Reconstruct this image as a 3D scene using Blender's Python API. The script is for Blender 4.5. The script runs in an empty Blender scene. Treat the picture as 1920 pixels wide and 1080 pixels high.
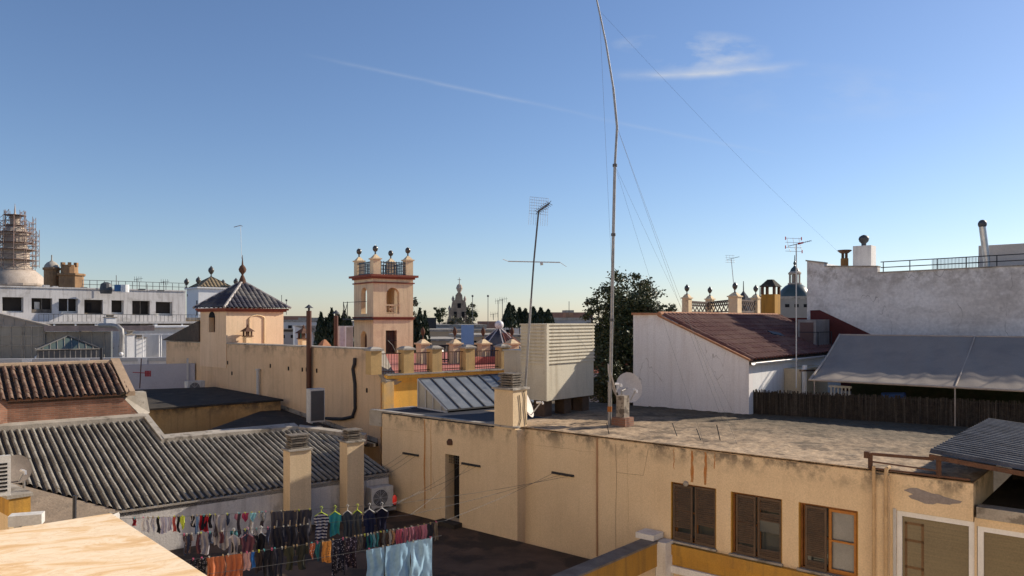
import bpy, math, random
from mathutils import Vector, Matrix
rnd = random.Random(7)
S = bpy.context.scene
COL = S.collection
# ---------------------------------------------------------------- camera, sky, sun, exposure
F = 1426.0
cd = bpy.data.cameras.new('camera'); cam = bpy.data.objects.new('camera', cd); COL.objects.link(cam)
cam.location = (0, 0, 0); cam.rotation_euler = (math.radians(90), 0, 0)
cd.sensor_width = 36; cd.lens = F/1920*36; cd.shift_y = 60/1920; cd.clip_end = 6000; cd.clip_start = .05
S.camera = cam
SUN_AZ, SUN_EL = 27.0, 27.0            # degrees: azimuth from +X towards +Y
sv = Vector((math.cos(math.radians(SUN_AZ))*math.cos(math.radians(SUN_EL)), math.sin(math.radians(SUN_AZ))*math.cos(math.radians(SUN_EL)), math.sin(math.radians(SUN_EL))))
sl = bpy.data.lights.new('sun', 'SUN'); so = bpy.data.objects.new('sun', sl); COL.objects.link(so)
sl.energy = 5.0; sl.angle = math.radians(.53); sl.color = (1, .89, .73)
so.rotation_euler = sv.to_track_quat('Z', 'Y').to_euler(); so.location = sv*500
W = bpy.data.worlds.new('World'); S.world = W; W.use_nodes = True
wt = W.node_tree; wt.nodes.clear()
wo = wt.nodes.new('ShaderNodeOutputWorld'); wb = wt.nodes.new('ShaderNodeBackground')
sky = wt.nodes.new('ShaderNodeTexSky'); sky.sky_type = 'NISHITA'; sky.sun_disc = False
sky.sun_elevation = math.radians(SUN_EL); sky.sun_rotation = math.radians(90-SUN_AZ)
sky.air_density = 1.0; sky.dust_density = .25; sky.ozone_density = 4.8; sky.altitude = 20
wb.inputs['Strength'].default_value = .10
wt.links.new(wb.outputs[0], wo.inputs[0])
def wn(t, **k):
    n = wt.nodes.new(t)
    for a, b in k.items(): setattr(n, a, b)
    return n
def wmath(op, a, b=None, c=None, clamp=False):
    n = wn('ShaderNodeMath', operation=op, use_clamp=clamp)
    for i, x in enumerate((a, b, c)):
        if x is None: continue
        if isinstance(x, (int, float)): n.inputs[i].default_value = x
        else: wt.links.new(x, n.inputs[i])
    return n.outputs[0]
tc = wn('ShaderNodeTexCoord'); sx = wn('ShaderNodeSeparateXYZ'); wt.links.new(tc.outputs['Generated'], sx.inputs[0])
yy = wmath('MAXIMUM', sx.outputs[1], .05)
ca = wmath('DIVIDE', sx.outputs[0], yy); cb = wmath('DIVIDE', sx.outputs[2], yy)
cxyz = wn('ShaderNodeCombineXYZ'); wt.links.new(ca, cxyz.inputs[0]); wt.links.new(cb, cxyz.inputs[1])
nz = wn('ShaderNodeTexNoise'); nz.inputs['Scale'].default_value = 9; nz.inputs['Detail'].default_value = 7; nz.inputs['Roughness'].default_value = .6
mp = wn('ShaderNodeMapping'); mp.inputs['Scale'].default_value = (1, 2.6, 1); mp.inputs['Rotation'].default_value = (0, 0, .25)
wt.links.new(cxyz.outputs[0], mp.inputs[0]); wt.links.new(mp.outputs[0], nz.inputs['Vector'])
nzf = nz.outputs[0]
def streak(p0, p1, width, amt, soft=1.0, bend=0.0):
    """thin cirrus streak in sky directions (azimuth/elevation tangents)"""
    x0, y0 = (p0[0]-960)/F, (600-p0[1])/F; x1, y1 = (p1[0]-960)/F, (600-p1[1])/F
    L = math.hypot(x1-x0, y1-y0); dx, dy = (x1-x0)/L, (y1-y0)/L
    rx = wmath('SUBTRACT', ca, x0); ry = wmath('SUBTRACT', cb, y0)
    t = wmath('ADD', wmath('MULTIPLY', rx, dx), wmath('MULTIPLY', ry, dy))
    d = wmath('ADD', wmath('MULTIPLY', rx, -dy), wmath('MULTIPLY', ry, dx))
    tn = wmath('DIVIDE', t, L)
    if bend: d = wmath('SUBTRACT', d, wmath('MULTIPLY', wmath('MULTIPLY', tn, wmath('SUBTRACT', 1.0, tn)), bend))
    d = wmath('ADD', d, wmath('MULTIPLY', wmath('SUBTRACT', nzf, .5), width*1.2*soft))
    g = wmath('SUBTRACT', 1.0, wmath('DIVIDE', wmath('ABSOLUTE', d), width), clamp=True)
    g = wmath('POWER', g, 1.6)
    e = wmath('MULTIPLY', wmath('MULTIPLY', tn, wmath('SUBTRACT', 1.0, tn)), 5.0, clamp=True)
    e = wmath('MINIMUM', e, wmath('GREATER_THAN', tn, 0.0)); 
    e = wmath('MINIMUM', e, wmath('LESS_THAN', tn, 1.0)); 
    nn = wmath('MULTIPLY', wmath('SUBTRACT', nzf, .25), 2.4, clamp=True)
    return wmath('MULTIPLY', wmath('MULTIPLY', wmath('MULTIPLY', g, e), nn), amt)
def blob(c, hx, hy, amt, lo=.42):
    x0, y0 = (c[0]-960)/F, (600-c[1])/F
    a = wmath('POWER', wmath('DIVIDE', wmath('SUBTRACT', ca, x0), hx/F), 2); b = wmath('POWER', wmath('DIVIDE', wmath('SUBTRACT', cb, y0), hy/F), 2)
    g = wmath('SUBTRACT', 1.0, wmath('ADD', a, b), clamp=True)
    nn = wmath('MULTIPLY', wmath('SUBTRACT', nzf, lo), 4.0, clamp=True)
    return wmath('MULTIPLY', wmath('MULTIPLY', g, nn), amt)
m = streak((560, 100), (1140, 224), .0045, .20)
for q in (streak((1080, 214), (1480, 294), .005, .13), streak((1130, 140), (1520, 118), .010, .6, .8, -.02),
          blob((1330, 100), 125, 44, .7), blob((1215, 84), 75, 20, .45), blob((1560, 175), 260, 60, .16)):
    m = wmath('ADD', m, q)
m = wmath('MINIMUM', m, .8)
tint = wn('ShaderNodeMix', data_type='RGBA', blend_type='MULTIPLY'); tint.inputs[0].default_value = 1; wt.links.new(sky.outputs[0], tint.inputs[6]); tint.inputs[7].default_value = (1.04,.965,.985,1)
mx = wn('ShaderNodeMix', data_type='RGBA'); wt.links.new(m, mx.inputs[0]); wt.links.new(tint.outputs[2], mx.inputs[6]); mx.inputs[7].default_value = (5.2, 5.4, 5.7, 1)
wt.links.new(mx.outputs[2], wb.inputs['Color'])
S.view_settings.view_transform = 'Standard'; S.view_settings.look = 'None'; S.view_settings.gamma = 1; S.view_settings.exposure = .38
S.render.engine = 'CYCLES'
# ---------------------------------------------------------------- frames and helpers
class Fr:
    """a ground frame: v runs right-and-away, u runs left-and-away"""
    def __init__(s, deg, ox=0, oy=0):
        a = math.radians(deg); s.v = Vector((math.cos(a), math.sin(a), 0)); s.u = Vector((-s.v.y, s.v.x, 0)); s.o = Vector((ox, oy, 0)); s.deg = deg
    def w(s, r, l, z=0.0): return s.o + s.v*r + s.u*l + Vector((0, 0, z))
M = Fr(49, 7.63, 16.0); L = Fr(39, -4.12, 25.5); C = Fr(49, -5.15, 30.0); T = Fr(35); I = Fr(0)
def at(px, py, Y): return Vector(((px-960)/F*Y, Y, (600-py)/F*Y))
def lin(c): return tuple(((x/255)/12.92 if x/255 <= .04045 else ((x/255+.055)/1.055)**2.4) for x in c)
class MB:
    def __init__(s): s.v = []; s.f = []
    def add(s, vs, fs):
        n = len(s.v); s.v += [Vector(p) for p in vs]; s.f += [tuple(i+n for i in f) for f in fs]; return s
    def hexa(s, b, t):
        return s.add(list(b)+list(t), [(3,2,1,0),(4,5,6,7),(0,1,5,4),(1,2,6,5),(2,3,7,6),(3,0,4,7)])
    def box(s, fr, r0, r1, l0, l1, z0, z1):
        if r0 > r1: r0, r1 = r1, r0
        if l0 > l1: l0, l1 = l1, l0
        if z0 > z1: z0, z1 = z1, z0
        q = [(r0,l0),(r1,l0),(r1,l1),(r0,l1)]
        return s.hexa([fr.w(a,b,z0) for a,b in q], [fr.w(a,b,z1) for a,b in q])
    def prism(s, ring, vec):
        n = len(ring); vec = Vector(vec); a = [Vector(p) for p in ring]; b = [p+vec for p in a]
        return s.add(a+b, [tuple(range(n-1,-1,-1)), tuple(range(n,2*n))]+[(i,(i+1)%n,n+(i+1)%n,n+i) for i in range(n)])
    def sheet(s, ring): return s.add(ring, [tuple(range(len(ring)))])
    def tube(s, pts, r, n=6, r1=None, cap=True):
        pts = [Vector(p) for p in pts]; m = len(pts); vs = []
        if r1 is None: r1 = r
        ref = None; a = None
        for i, p in enumerate(pts):
            t = (pts[min(i+1,m-1)]-pts[max(i-1,0)])
            if t.length < 1e-9: t = Vector((0,0,1))
            t.normalize()
            if a is None: a = t.cross(Vector((0,0,1)) if abs(t.z) < .9 else Vector((1,0,0)))
            else: a = a-t*a.dot(t)
            a.normalize(); b = t.cross(a).normalized()
            rr = r+(r1-r)*i/max(1,m-1)
            vs += [p+(a*math.cos(2*math.pi*k/n)+b*math.sin(2*math.pi*k/n))*rr for k in range(n)]
        fs = [(i*n+k, i*n+(k+1)%n, (i+1)*n+(k+1)%n, (i+1)*n+k) for i in range(m-1) for k in range(n)]
        if cap: fs += [tuple(range(n-1,-1,-1)), tuple((m-1)*n+k for k in range(n))]
        return s.add(vs, fs)
    def bar(s, p0, p1, w, h=None):
        p0 = Vector(p0); p1 = Vector(p1); h = h or w
        t = (p1-p0).normalized(); ref = Vector((0,0,1)) if abs(t.z) < .95 else Vector((1,0,0))
        a = t.cross(ref).normalized()*w/2; b = a.cross(t).normalized()*h/2
        return s.hexa([p0-a-b,p0+a-b,p0+a+b,p0-a+b],[p1-a-b,p1+a-b,p1+a+b,p1-a+b])
    def lathe(s, c, prof, n=12, ph=0.0):
        c = Vector(c); vs = []
        for r, z in prof: vs += [c+Vector((r*math.cos(ph+2*math.pi*k/n), r*math.sin(ph+2*math.pi*k/n), z)) for k in range(n)]
        m = len(prof)
        fs = [(i*n+k, i*n+(k+1)%n, (i+1)*n+(k+1)%n, (i+1)*n+k) for i in range(m-1) for k in range(n)]
        fs += [tuple(range(n-1,-1,-1)), tuple((m-1)*n+k for k in range(n))]
        return s.add(vs, fs)
    def ball(s, c, r, n=12, m=7, sz=1.0):
        return s.lathe(c, [(max(.001,r*math.sin(math.pi*i/m)), -r*sz*math.cos(math.pi*i/m)) for i in range(m+1)], n)
    def build(s, name, mat, parent=None, smooth=False, tint=None):
        if parent is not None: base = wloc(parent)
        else:
            xs = [p.x for p in s.v]; ys = [p.y for p in s.v]; zs = [p.z for p in s.v]
            base = Vector(((min(xs)+max(xs))/2, (min(ys)+max(ys))/2, min(zs)))
        me = bpy.data.meshes.new(name); me.from_pydata([tuple(p-base) for p in s.v], [], s.f); me.update()
        me.materials.append(mat)
        if smooth:
            me.polygons.foreach_set('use_smooth', [True]*len(me.polygons)); 
            try: me.set_sharp_from_angle(angle=math.radians(40))
            except Exception: pass
        o = bpy.data.objects.new(name, me); COL.objects.link(o)
        if parent is not None: o.parent = parent
        else: o.location = base
        return o
def wloc(o):
    p = Vector(o.location)
    while o.parent is not None: o = o.parent; p += Vector(o.location)
    return p
def tag(o, label=None, cat=None, group=None, kind=None):
    if label: o['label'] = label
    if cat: o['category'] = cat
    if group: o['group'] = group
    if kind: o['kind'] = kind
    return o
def thing(name, loc, label, cat, group=None):
    o = bpy.data.objects.new(name, None); COL.objects.link(o); o.location = Vector(loc); o.empty_display_size = .2
    return tag(o, label, cat, group)
def dup(root, loc, label=None, rot=0.0):
    r = root.copy(); COL.objects.link(r); r.location = Vector(loc); r.rotation_euler = (0, 0, rot)
    if label: r['label'] = label
    for ch in list(root.children):
        c = ch.copy(); COL.objects.link(c); c.parent = r
        for g in list(ch.children):
            d = g.copy(); COL.objects.link(d); d.parent = c
    return r
def holed(fr, axis, c0, c1, a0, a1, z0, z1, holes):
    """wall slab lying in plane axis=c0..c1, spanning a0..a1 x z0..z1, with rectangular holes (a,b,za,zb)"""
    A = sorted({a0, a1, *[x for h in holes for x in h[:2] if a0 < x < a1]}); Z = sorted({z0, z1, *[x for h in holes for x in h[2:4] if z0 < x < z1]})
    def solid(i, j):
        if i < 0 or j < 0 or i >= len(A)-1 or j >= len(Z)-1: return False
        x = (A[i]+A[i+1])/2; z = (Z[j]+Z[j+1])/2
        return not any(h[0] < x < h[1] and h[2] < z < h[3] for h in holes)
    g = MB(); P = (lambda c, a, z: fr.w(c, a, z)) if axis == 'r' else (lambda c, a, z: fr.w(a, c, z))
    for i in range(len(A)-1):
        for j in range(len(Z)-1):
            if not solid(i, j): continue
            x0, x1, y0, y1 = A[i], A[i+1], Z[j], Z[j+1]
            for c in (c0, c1): g.sheet([P(c,x0,y0),P(c,x1,y0),P(c,x1,y1),P(c,x0,y1)])
            if not solid(i-1,j): g.sheet([P(c0,x0,y0),P(c1,x0,y0),P(c1,x0,y1),P(c0,x0,y1)])
            if not solid(i+1,j): g.sheet([P(c0,x1,y0),P(c1,x1,y0),P(c1,x1,y1),P(c0,x1,y1)])
            if not solid(i,j-1): g.sheet([P(c0,x0,y0),P(c1,x0,y0),P(c1,x1,y0),P(c0,x1,y0)])
            if not solid(i,j+1): g.sheet([P(c0,x0,y1),P(c1,x0,y1),P(c1,x1,y1),P(c0,x1,y1)])
    return g
def wavy(E0, e, g, Lx, period, amp, tmin, tmax, course=0, step=.02, ns=8, shape='round', jit=0.0, seed=1):
    """corrugated or tiled roof skin. E0 corner at the eave, e unit along the eave, g unit up the slope; real relief."""
    E0 = Vector(E0); e = Vector(e).normalized(); g = Vector(g).normalized(); n = e.cross(g).normalized()
    if n.z < 0: n = -n
    R = random.Random(seed); out = MB()
    if not callable(tmin): a_ = tmin; tmin = lambda x: a_
    if not callable(tmax): b_ = tmax; tmax = lambda x: b_
    nx = max(2, int(round(Lx/period*ns)))
    T1 = max(tmax(i*Lx/nx) for i in range(nx+1)); T0 = min(tmin(i*Lx/nx) for i in range(nx+1))
    rows = []
    if course:
        k = int(math.floor(T0/course))
        while k*course < T1:
            rows += [(k*course, 1.0), ((k+1)*course-.002, 0.0)]; k += 1
    else:
        nr = max(2, int((T1-T0)/1.2)+1); rows = [(T0+(T1-T0)*i/(nr-1), 0) for i in range(nr)]
    offs = {}
    vs = []
    for i in range(nx+1):
        x = i*Lx/nx; ph = (x/period) % 1.0; w_ = int(x/period)
        if shape == 'round': h = (abs(math.sin(math.pi*ph)))**.8
        elif shape == 'cap': h = max(0.0, math.sin(math.pi*ph*1.0))**.5 if ph < .6 else .0
        else: h = .5-.5*math.cos(2*math.pi*ph)
        if shape == 'cap': h = math.sqrt(max(0, 1-((ph-.27)/.27)**2)) if ph < .54 else -.4*math.sin((ph-.54)/.46*math.pi)
        a, b = tmin(x), tmax(x)
        for j, (t, s_) in enumerate(rows):
            key = (w_, j//2 if course else 0)
            if key not in offs: offs[key] = (R.uniform(-jit, jit), R.uniform(-jit, jit))
            jj = offs[key]
            tt = min(max(t, a), max(a, b))
            vs.append(E0+e*(x+jj[1])+g*tt+n*(amp*h+step*s_+jj[0]))
    m = len(rows); fs = []
    for i in range(nx):
        xm = (i+.5)*Lx/nx
        for j in range(m-1):
            if rows[j+1][0] <= tmin(xm)-.0 and tmin(xm) > T0: continue
            if rows[j][0] >= tmax(xm): continue
            fs.append((i*m+j, (i+1)*m+j, (i+1)*m+j+1, i*m+j+1))
    return out.add(vs, fs)
# ---------------------------------------------------------------- materials
def newmat(name):
    m = bpy.data.materials.new(name); m.use_nodes = True; nt = m.node_tree; nt.nodes.clear()
    o = nt.nodes.new('ShaderNodeOutputMaterial'); b = nt.nodes.new('ShaderNodeBsdfPrincipled'); nt.links.new(b.outputs[0], o.inputs[0])
    return m, nt, b
def pm(name, c1, c2=None, sc=1.2, rough=.85, bump=.25, bsc=25, streak=None, samt=.5, sscale=(5, 5, .35), met=0.0, fine=.12, patch=None, pamt=.5, psc=.5, thr=.5, obj=False, top=None, spec=.3, crack=None, grad=None):
    """layered procedural surface: large mottling, optional vertical run-off streaks, patches, fine grain and bump"""
    m, nt, b = newmat(name); N = nt.nodes; K = nt.links.new
    geo = N.new('ShaderNodeNewGeometry'); vec = geo.outputs['Position']
    if obj:
        tc_ = N.new('ShaderNodeTexCoord'); vec = tc_.outputs['Object']
    def noise(scale, detail=5, mapping=None, rough_=.6):
        n = N.new('ShaderNodeTexNoise'); n.inputs['Scale'].default_value = scale; n.inputs['Detail'].default_value = detail; n.inputs['Roughness'].default_value = rough_
        if mapping:
            mp_ = N.new('ShaderNodeMapping'); mp_.inputs['Scale'].default_value = mapping; K(vec, mp_.inputs[0]); K(mp_.outputs[0], n.inputs['Vector'])
        else: K(vec, n.inputs['Vector'])
        return n.outputs[0]
    def ramp(x, lo, hi):
        r = N.new('ShaderNodeMapRange'); K(x, r.inputs[0]); r.inputs[1].default_value = lo; r.inputs[2].default_value = hi; r.clamp = True; return r.outputs[0]
    def mul(x, k):
        q = N.new('ShaderNodeMath'); q.operation = 'MULTIPLY'; K(x, q.inputs[0])
        if isinstance(k, (int, float)): q.inputs[1].default_value = k
        else: K(k, q.inputs[1])
        return q.outputs[0]
    def mix(f, a, bb, mode='MIX'):
        q = N.new('ShaderNodeMix'); q.data_type = 'RGBA'; q.blend_type = mode
        if isinstance(f, (int, float)): q.inputs[0].default_value = f
        else: K(f, q.inputs[0])
        for i, x in ((6, a), (7, bb)):
            if isinstance(x, tuple): q.inputs[i].default_value = (*x[:3], 1)
            else: K(x, q.inputs[i])
        return q.outputs[2]
    if c2 is None: c2 = tuple(x*.82 for x in c1)
    col = mix(ramp(noise(sc), .35, .68), tuple(c1), tuple(c2))
    if patch: col = mix(mul(ramp(noise(psc, 8), thr, thr+.07), pamt), col, tuple(patch))
    if streak: col = mix(mul(ramp(noise(1.0, 6, sscale), .50, .72), samt), col, tuple(streak))
    if grad:     # moss brown on one side, with cast shade put into the colour: (direction, from, to, colour, amount, noise)
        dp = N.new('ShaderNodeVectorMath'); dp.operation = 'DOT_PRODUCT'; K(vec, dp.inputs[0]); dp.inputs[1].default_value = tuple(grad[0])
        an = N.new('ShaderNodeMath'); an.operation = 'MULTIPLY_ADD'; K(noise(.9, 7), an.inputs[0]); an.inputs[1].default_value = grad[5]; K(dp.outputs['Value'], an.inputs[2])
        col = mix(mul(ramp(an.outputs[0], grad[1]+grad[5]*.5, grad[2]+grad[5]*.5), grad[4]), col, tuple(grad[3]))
    if crack:    # hairline cracks: (scale, colour, amount)
        cn = noise(crack[0], 4, (1,1,.45), .45); d1 = N.new('ShaderNodeMath'); d1.operation = 'SUBTRACT'; K(cn, d1.inputs[0]); d1.inputs[1].default_value = .5
        d2 = N.new('ShaderNodeMath'); d2.operation = 'ABSOLUTE'; K(d1.outputs[0], d2.inputs[0]); col = mix(mul(mul(ramp(d2.outputs[0], .0028, .0006), ramp(noise(.7, 3), .45, .55)), crack[2]), col, tuple(crack[1]))
    if top:      # mould under a coping: (z_low, z_high, colour, amount)
        sp = N.new('ShaderNodeSeparateXYZ'); K(vec, sp.inputs[0])
        zz = ramp(sp.outputs[2], top[0], top[1])
        col = mix(mul(mul(zz, ramp(noise(2.2, 9, (1, 1, .8), .7), .46, .6)), top[3]), col, tuple(top[2]))
    fn = noise(bsc*1.3, 3)
    gr = N.new('ShaderNodeMapRange'); K(fn, gr.inputs[0]); gr.inputs[1].default_value = .3; gr.inputs[2].default_value = .7; gr.inputs[3].default_value = 1-fine; gr.inputs[4].default_value = 1+fine
    cc = N.new('ShaderNodeVectorMath'); cc.operation = 'SCALE'; K(col, cc.inputs[0]); K(gr.outputs[0], cc.inputs['Scale'])
    K(cc.outputs[0], b.inputs['Base Color'])
    b.inputs['Roughness'].default_value = rough; b.inputs['Metallic'].default_value = met; b.inputs['Specular IOR Level'].default_value = spec
    if bump:
        bn = N.new('ShaderNodeBump'); bn.inputs['Strength'].default_value = bump; bn.inputs['Distance'].default_value = .02; K(noise(bsc, 6), bn.inputs['Height']); K(bn.outputs[0], b.inputs['Normal'])
    m['col'] = 1
    return m
def flat(name, c, rough=.6, met=0.0, spec=.3): return pm(name, c, tuple(x*.88 for x in c), sc=3, rough=rough, bump=.05, fine=.06, met=met, spec=spec, obj=True)
# ---------------------------------------------------------------- shared surfaces
MOULD = (.06, .052, .045)
m_yel = pm('yellow render', (.70,.54,.35), (.62,.47,.30), sc=.6, streak=(.50,.36,.22), samt=.28, top=(-3.7,-3.2,MOULD,.85), patch=(.69,.53,.35), psc=.9, thr=.56, pamt=.5, bump=.2)
m_yel2 = pm('yellow render in the patio', (.68,.52,.33), (.61,.46,.29), sc=.5, streak=(.48,.35,.21), samt=.35)
m_ochre = pm('ochre band paint', (.46,.25,.045), (.38,.20,.04), sc=1.5, streak=(.10,.07,.04), samt=.5)
m_cream = pm('cream church render', (.68,.49,.31), (.60,.42,.26), sc=.5, streak=(.34,.23,.15), samt=.35, top=(-1.75,-1.2,MOULD,.55), patch=(.48,.33,.2), psc=.6, thr=.55, pamt=.4)
m_orange = pm('saturated orange yellow paint', (.95,.56,.12), (.90,.50,.10), sc=.8, streak=(.42,.26,.10), samt=.3)
m_pink = pm('salmon render', (.77,.60,.375), (.69,.52,.315), sc=.7, streak=(.46,.32,.21), samt=.6, patch=(.60,.43,.28), psc=1.1, thr=.55, pamt=.5, crack=(1.2,(.3,.18,.12),.7))
m_white = pm('old white limewash', (.74,.71,.67), (.64,.61,.57), sc=.6, streak=(.38,.35,.32), samt=.45, patch=(.50,.47,.45), psc=.7, thr=.58, pamt=.5)
m_white2 = pm('clean white limewash', (.78,.77,.76), (.70,.69,.68), sc=.8, streak=(.50,.47,.44), samt=.35)
m_greywall = pm('stained grey white party wall', (.62,.575,.53), (.78,.75,.72), sc=.5, streak=(.32,.28,.25), samt=.4, sscale=(.6,.6,2.2), patch=(.42,.38,.35), psc=.62, thr=.55, pamt=.6, top=(.9,1.9,(.33,.29,.25),.75), bump=.6, bsc=7, crack=(.6,(.25,.22,.2),.8))
m_terr = pm('raw grey terrace wall', (.62,.59,.56), (.50,.48,.46), sc=.9, streak=(.22,.2,.19), samt=.5, patch=(.26,.25,.24), psc=1.6, thr=.56, pamt=.6, bump=.5)
m_cement = pm('weathered cement', (.40,.36,.31), (.27,.24,.2), sc=1.6, patch=(.12,.10,.08), psc=2.2, thr=.56, pamt=.7, bump=.5)
m_roofflat = pm('flaking flat roof', (.42,.30,.19), (.28,.195,.12), sc=1.1, rough=.95, bump=1.0, bsc=8, patch=(.12,.085,.055), psc=1.5, thr=.52, pamt=.75, fine=.3, streak=(.54,.41,.27), samt=.6, sscale=(2.2,3.2,1), grad=((.656,.7546,0),M.o.dot(M.v)+1.2,M.o.dot(M.v)+6.5,(.055,.045,.03),.85,4.0))  # grad puts the rear roof shadow into the colour as moss brown
m_bitumen = pm('blue black bitumen sheet', (.022,.024,.034), (.035,.037,.048), sc=2, rough=.75, patch=(.08,.08,.09), psc=1.5, thr=.6, pamt=.5)
m_dark = pm('dark lichened roof', (.055,.045,.035), (.03,.026,.022), sc=1.8, rough=.95, bump=.8, bsc=12, patch=(.11,.09,.07), psc=2, thr=.6, pamt=.5)
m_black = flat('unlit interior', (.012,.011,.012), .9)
m_glass, _n, _b = newmat('window glass'); _b.inputs['Base Color'].default_value = (.05,.06,.065,1); _b.inputs['Roughness'].default_value = .08; _b.inputs['Specular IOR Level'].default_value = .8
m_wood = pm('orange brown window wood', (.30,.12,.035), (.20,.08,.025), sc=4, rough=.6, streak=(.10,.05,.02), samt=.6)
m_shut = pm('weathered shutter slats', (.12,.078,.05), (.085,.058,.04), sc=5, rough=.8, fine=.2)
m_rust = pm('rusty iron', (.13,.065,.04), (.075,.042,.03), sc=6, rough=.9, bump=.5)
m_steel = pm('galvanised steel', (.34,.33,.32), (.24,.23,.22), sc=5, rough=.5, met=.4, bump=.05)
m_dsteel = flat('dull dark metal', (.10,.10,.105), .55, .4)
m_pvc = flat('white lacquered frame', (.72,.71,.70), .4)
m_grey = flat('light grey plastic', (.50,.50,.50), .5)
m_acw = pm('aged white metal casing', (.60,.59,.56), (.50,.48,.45), sc=4, rough=.55, streak=(.3,.26,.22), samt=.4)
m_brown = pm('brown lacquered flue', (.10,.035,.02), (.07,.028,.018), sc=3, rough=.5)
m_almagra = pm('red ochre trim', (.26,.075,.045), (.20,.06,.038), sc=2)
m_redfloor = pm('red terrace floor paint', (.50,.17,.13), (.40,.13,.10), sc=1.2, patch=(.30,.12,.09), psc=.8)
m_terra = pm('terracotta', (.42,.2,.10), (.30,.14,.08), sc=5)
m_green_urn = pm('dark glazed urn', (.045,.05,.05), (.10,.075,.05), sc=8, rough=.3, spec=.6)
m_iron = flat('black wrought iron', (.03,.03,.035), .6)
m_stackc = flat('grey cable', (.20,.15,.11))
m_rustdrip = pm('orange rust stain', (.42,.15,.035), (.40,.24,.11), sc=7, streak=(.25,.07,.02), samt=.5, sscale=(9,9,.8))
m_wire = flat('galvanised wire', (.10,.10,.10), .7, 0)

def roof_tiles_mat(name, a, b, c, sc=6, chan=None):
    m, nt, bs = newmat(name); N = nt.nodes; K = nt.links.new
    g = N.new('ShaderNodeNewGeometry'); n1 = N.new('ShaderNodeTexNoise'); n1.inputs['Scale'].default_value = sc; n1.inputs['Detail'].default_value = 3; K(g.outputs['Position'], n1.inputs['Vector'])
    n2 = N.new('ShaderNodeTexNoise'); n2.inputs['Scale'].default_value = .9; n2.inputs['Detail'].default_value = 8; K(g.outputs['Position'], n2.inputs['Vector'])
    r = N.new('ShaderNodeValToRGB'); r.color_ramp.elements[0].position = .36; r.color_ramp.elements[1].position = .66
    r.color_ramp.elements[0].color = (*a,1); r.color_ramp.elements[1].color = (*b,1); e = r.color_ramp.elements.new(.5); e.color = (*[(x+y)/2 for x, y in zip(a,b)],1)
    K(n1.outputs[0], r.inputs[0]); q = N.new('ShaderNodeMapRange'); K(n2.outputs[0], q.inputs[0]); q.inputs[1].default_value = .47; q.inputs[2].default_value = .62; q.inputs[4].default_value = .75
    x = N.new('ShaderNodeMix'); x.data_type = 'RGBA'; K(q.outputs[0], x.inputs[0]); K(r.outputs[0], x.inputs[6]); x.inputs[7].default_value = (*c,1); K(x.outputs[2], bs.inputs['Base Color'])
    if chan:      # dirt, lichen and ridge shade put into the channel colour: (frame, period, offset, colour, width)
        fr, per, off, cc, wd = chan
        dp = N.new('ShaderNodeVectorMath'); dp.operation = 'DOT_PRODUCT'; K(g.outputs['Position'], dp.inputs[0]); dp.inputs[1].default_value = tuple(fr.v)
        s1 = N.new('ShaderNodeMath'); s1.operation = 'SUBTRACT'; K(dp.outputs['Value'], s1.inputs[0]); s1.inputs[1].default_value = off
        s2 = N.new('ShaderNodeMath'); s2.operation = 'DIVIDE'; K(s1.outputs[0], s2.inputs[0]); s2.inputs[1].default_value = per
        s3 = N.new('ShaderNodeMath'); s3.operation = 'FRACT'; K(s2.outputs[0], s3.inputs[0])
        s4 = N.new('ShaderNodeMath'); s4.operation = 'SUBTRACT'; K(s3.outputs[0], s4.inputs[0]); s4.inputs[1].default_value = .77
        s5 = N.new('ShaderNodeMath'); s5.operation = 'ABSOLUTE'; K(s4.outputs[0], s5.inputs[0])
        s6 = N.new('ShaderNodeMapRange'); K(s5.outputs[0], s6.inputs[0]); s6.inputs[1].default_value = wd+.04; s6.inputs[2].default_value = wd-.04; s6.inputs[4].default_value = .92
        xx = N.new('ShaderNodeMix'); xx.data_type = 'RGBA'; K(s6.outputs[0], xx.inputs[0]); K(x.outputs[2], xx.inputs[6]); xx.inputs[7].default_value = (*cc,1); K(xx.outputs[2], bs.inputs['Base Color'])
    bs.inputs['Roughness'].default_value = .9; bn = N.new('ShaderNodeBump'); bn.inputs['Strength'].default_value = .5; bn.inputs['Distance'].default_value = .02
    n3 = N.new('ShaderNodeTexNoise'); n3.inputs['Scale'].default_value = 40; K(g.outputs['Position'], n3.inputs['Vector']); K(n3.outputs[0], bn.inputs['Height']); K(bn.outputs[0], bs.inputs['Normal'])
    return m
m_uralita = roof_tiles_mat('lichened grey roof channels', (.32,.295,.25), (.22,.20,.165), (.14,.125,.10), 9, (L,.198,L.o.dot(L.v)-12.0,(.05,.042,.034),.24))
m_teja = roof_tiles_mat('old clay tiles', (.12,.055,.035), (.24,.16,.11), (.055,.042,.032), 5, (L,.235,L.o.dot(L.v)-13.5,(.022,.014,.01),.25))
m_newtile = roof_tiles_mat('brown red mixed tiles', (.12,.045,.035), (.17,.065,.048), (.22,.115,.08), 9)
m_bluetile = roof_tiles_mat('blue black glazed tiles', (.022,.024,.045), (.05,.045,.055), (.16,.145,.13), 14)
m_oldtile = roof_tiles_mat('dark old tiles', (.06,.045,.035), (.10,.075,.055), (.05,.045,.035), 5)

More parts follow.
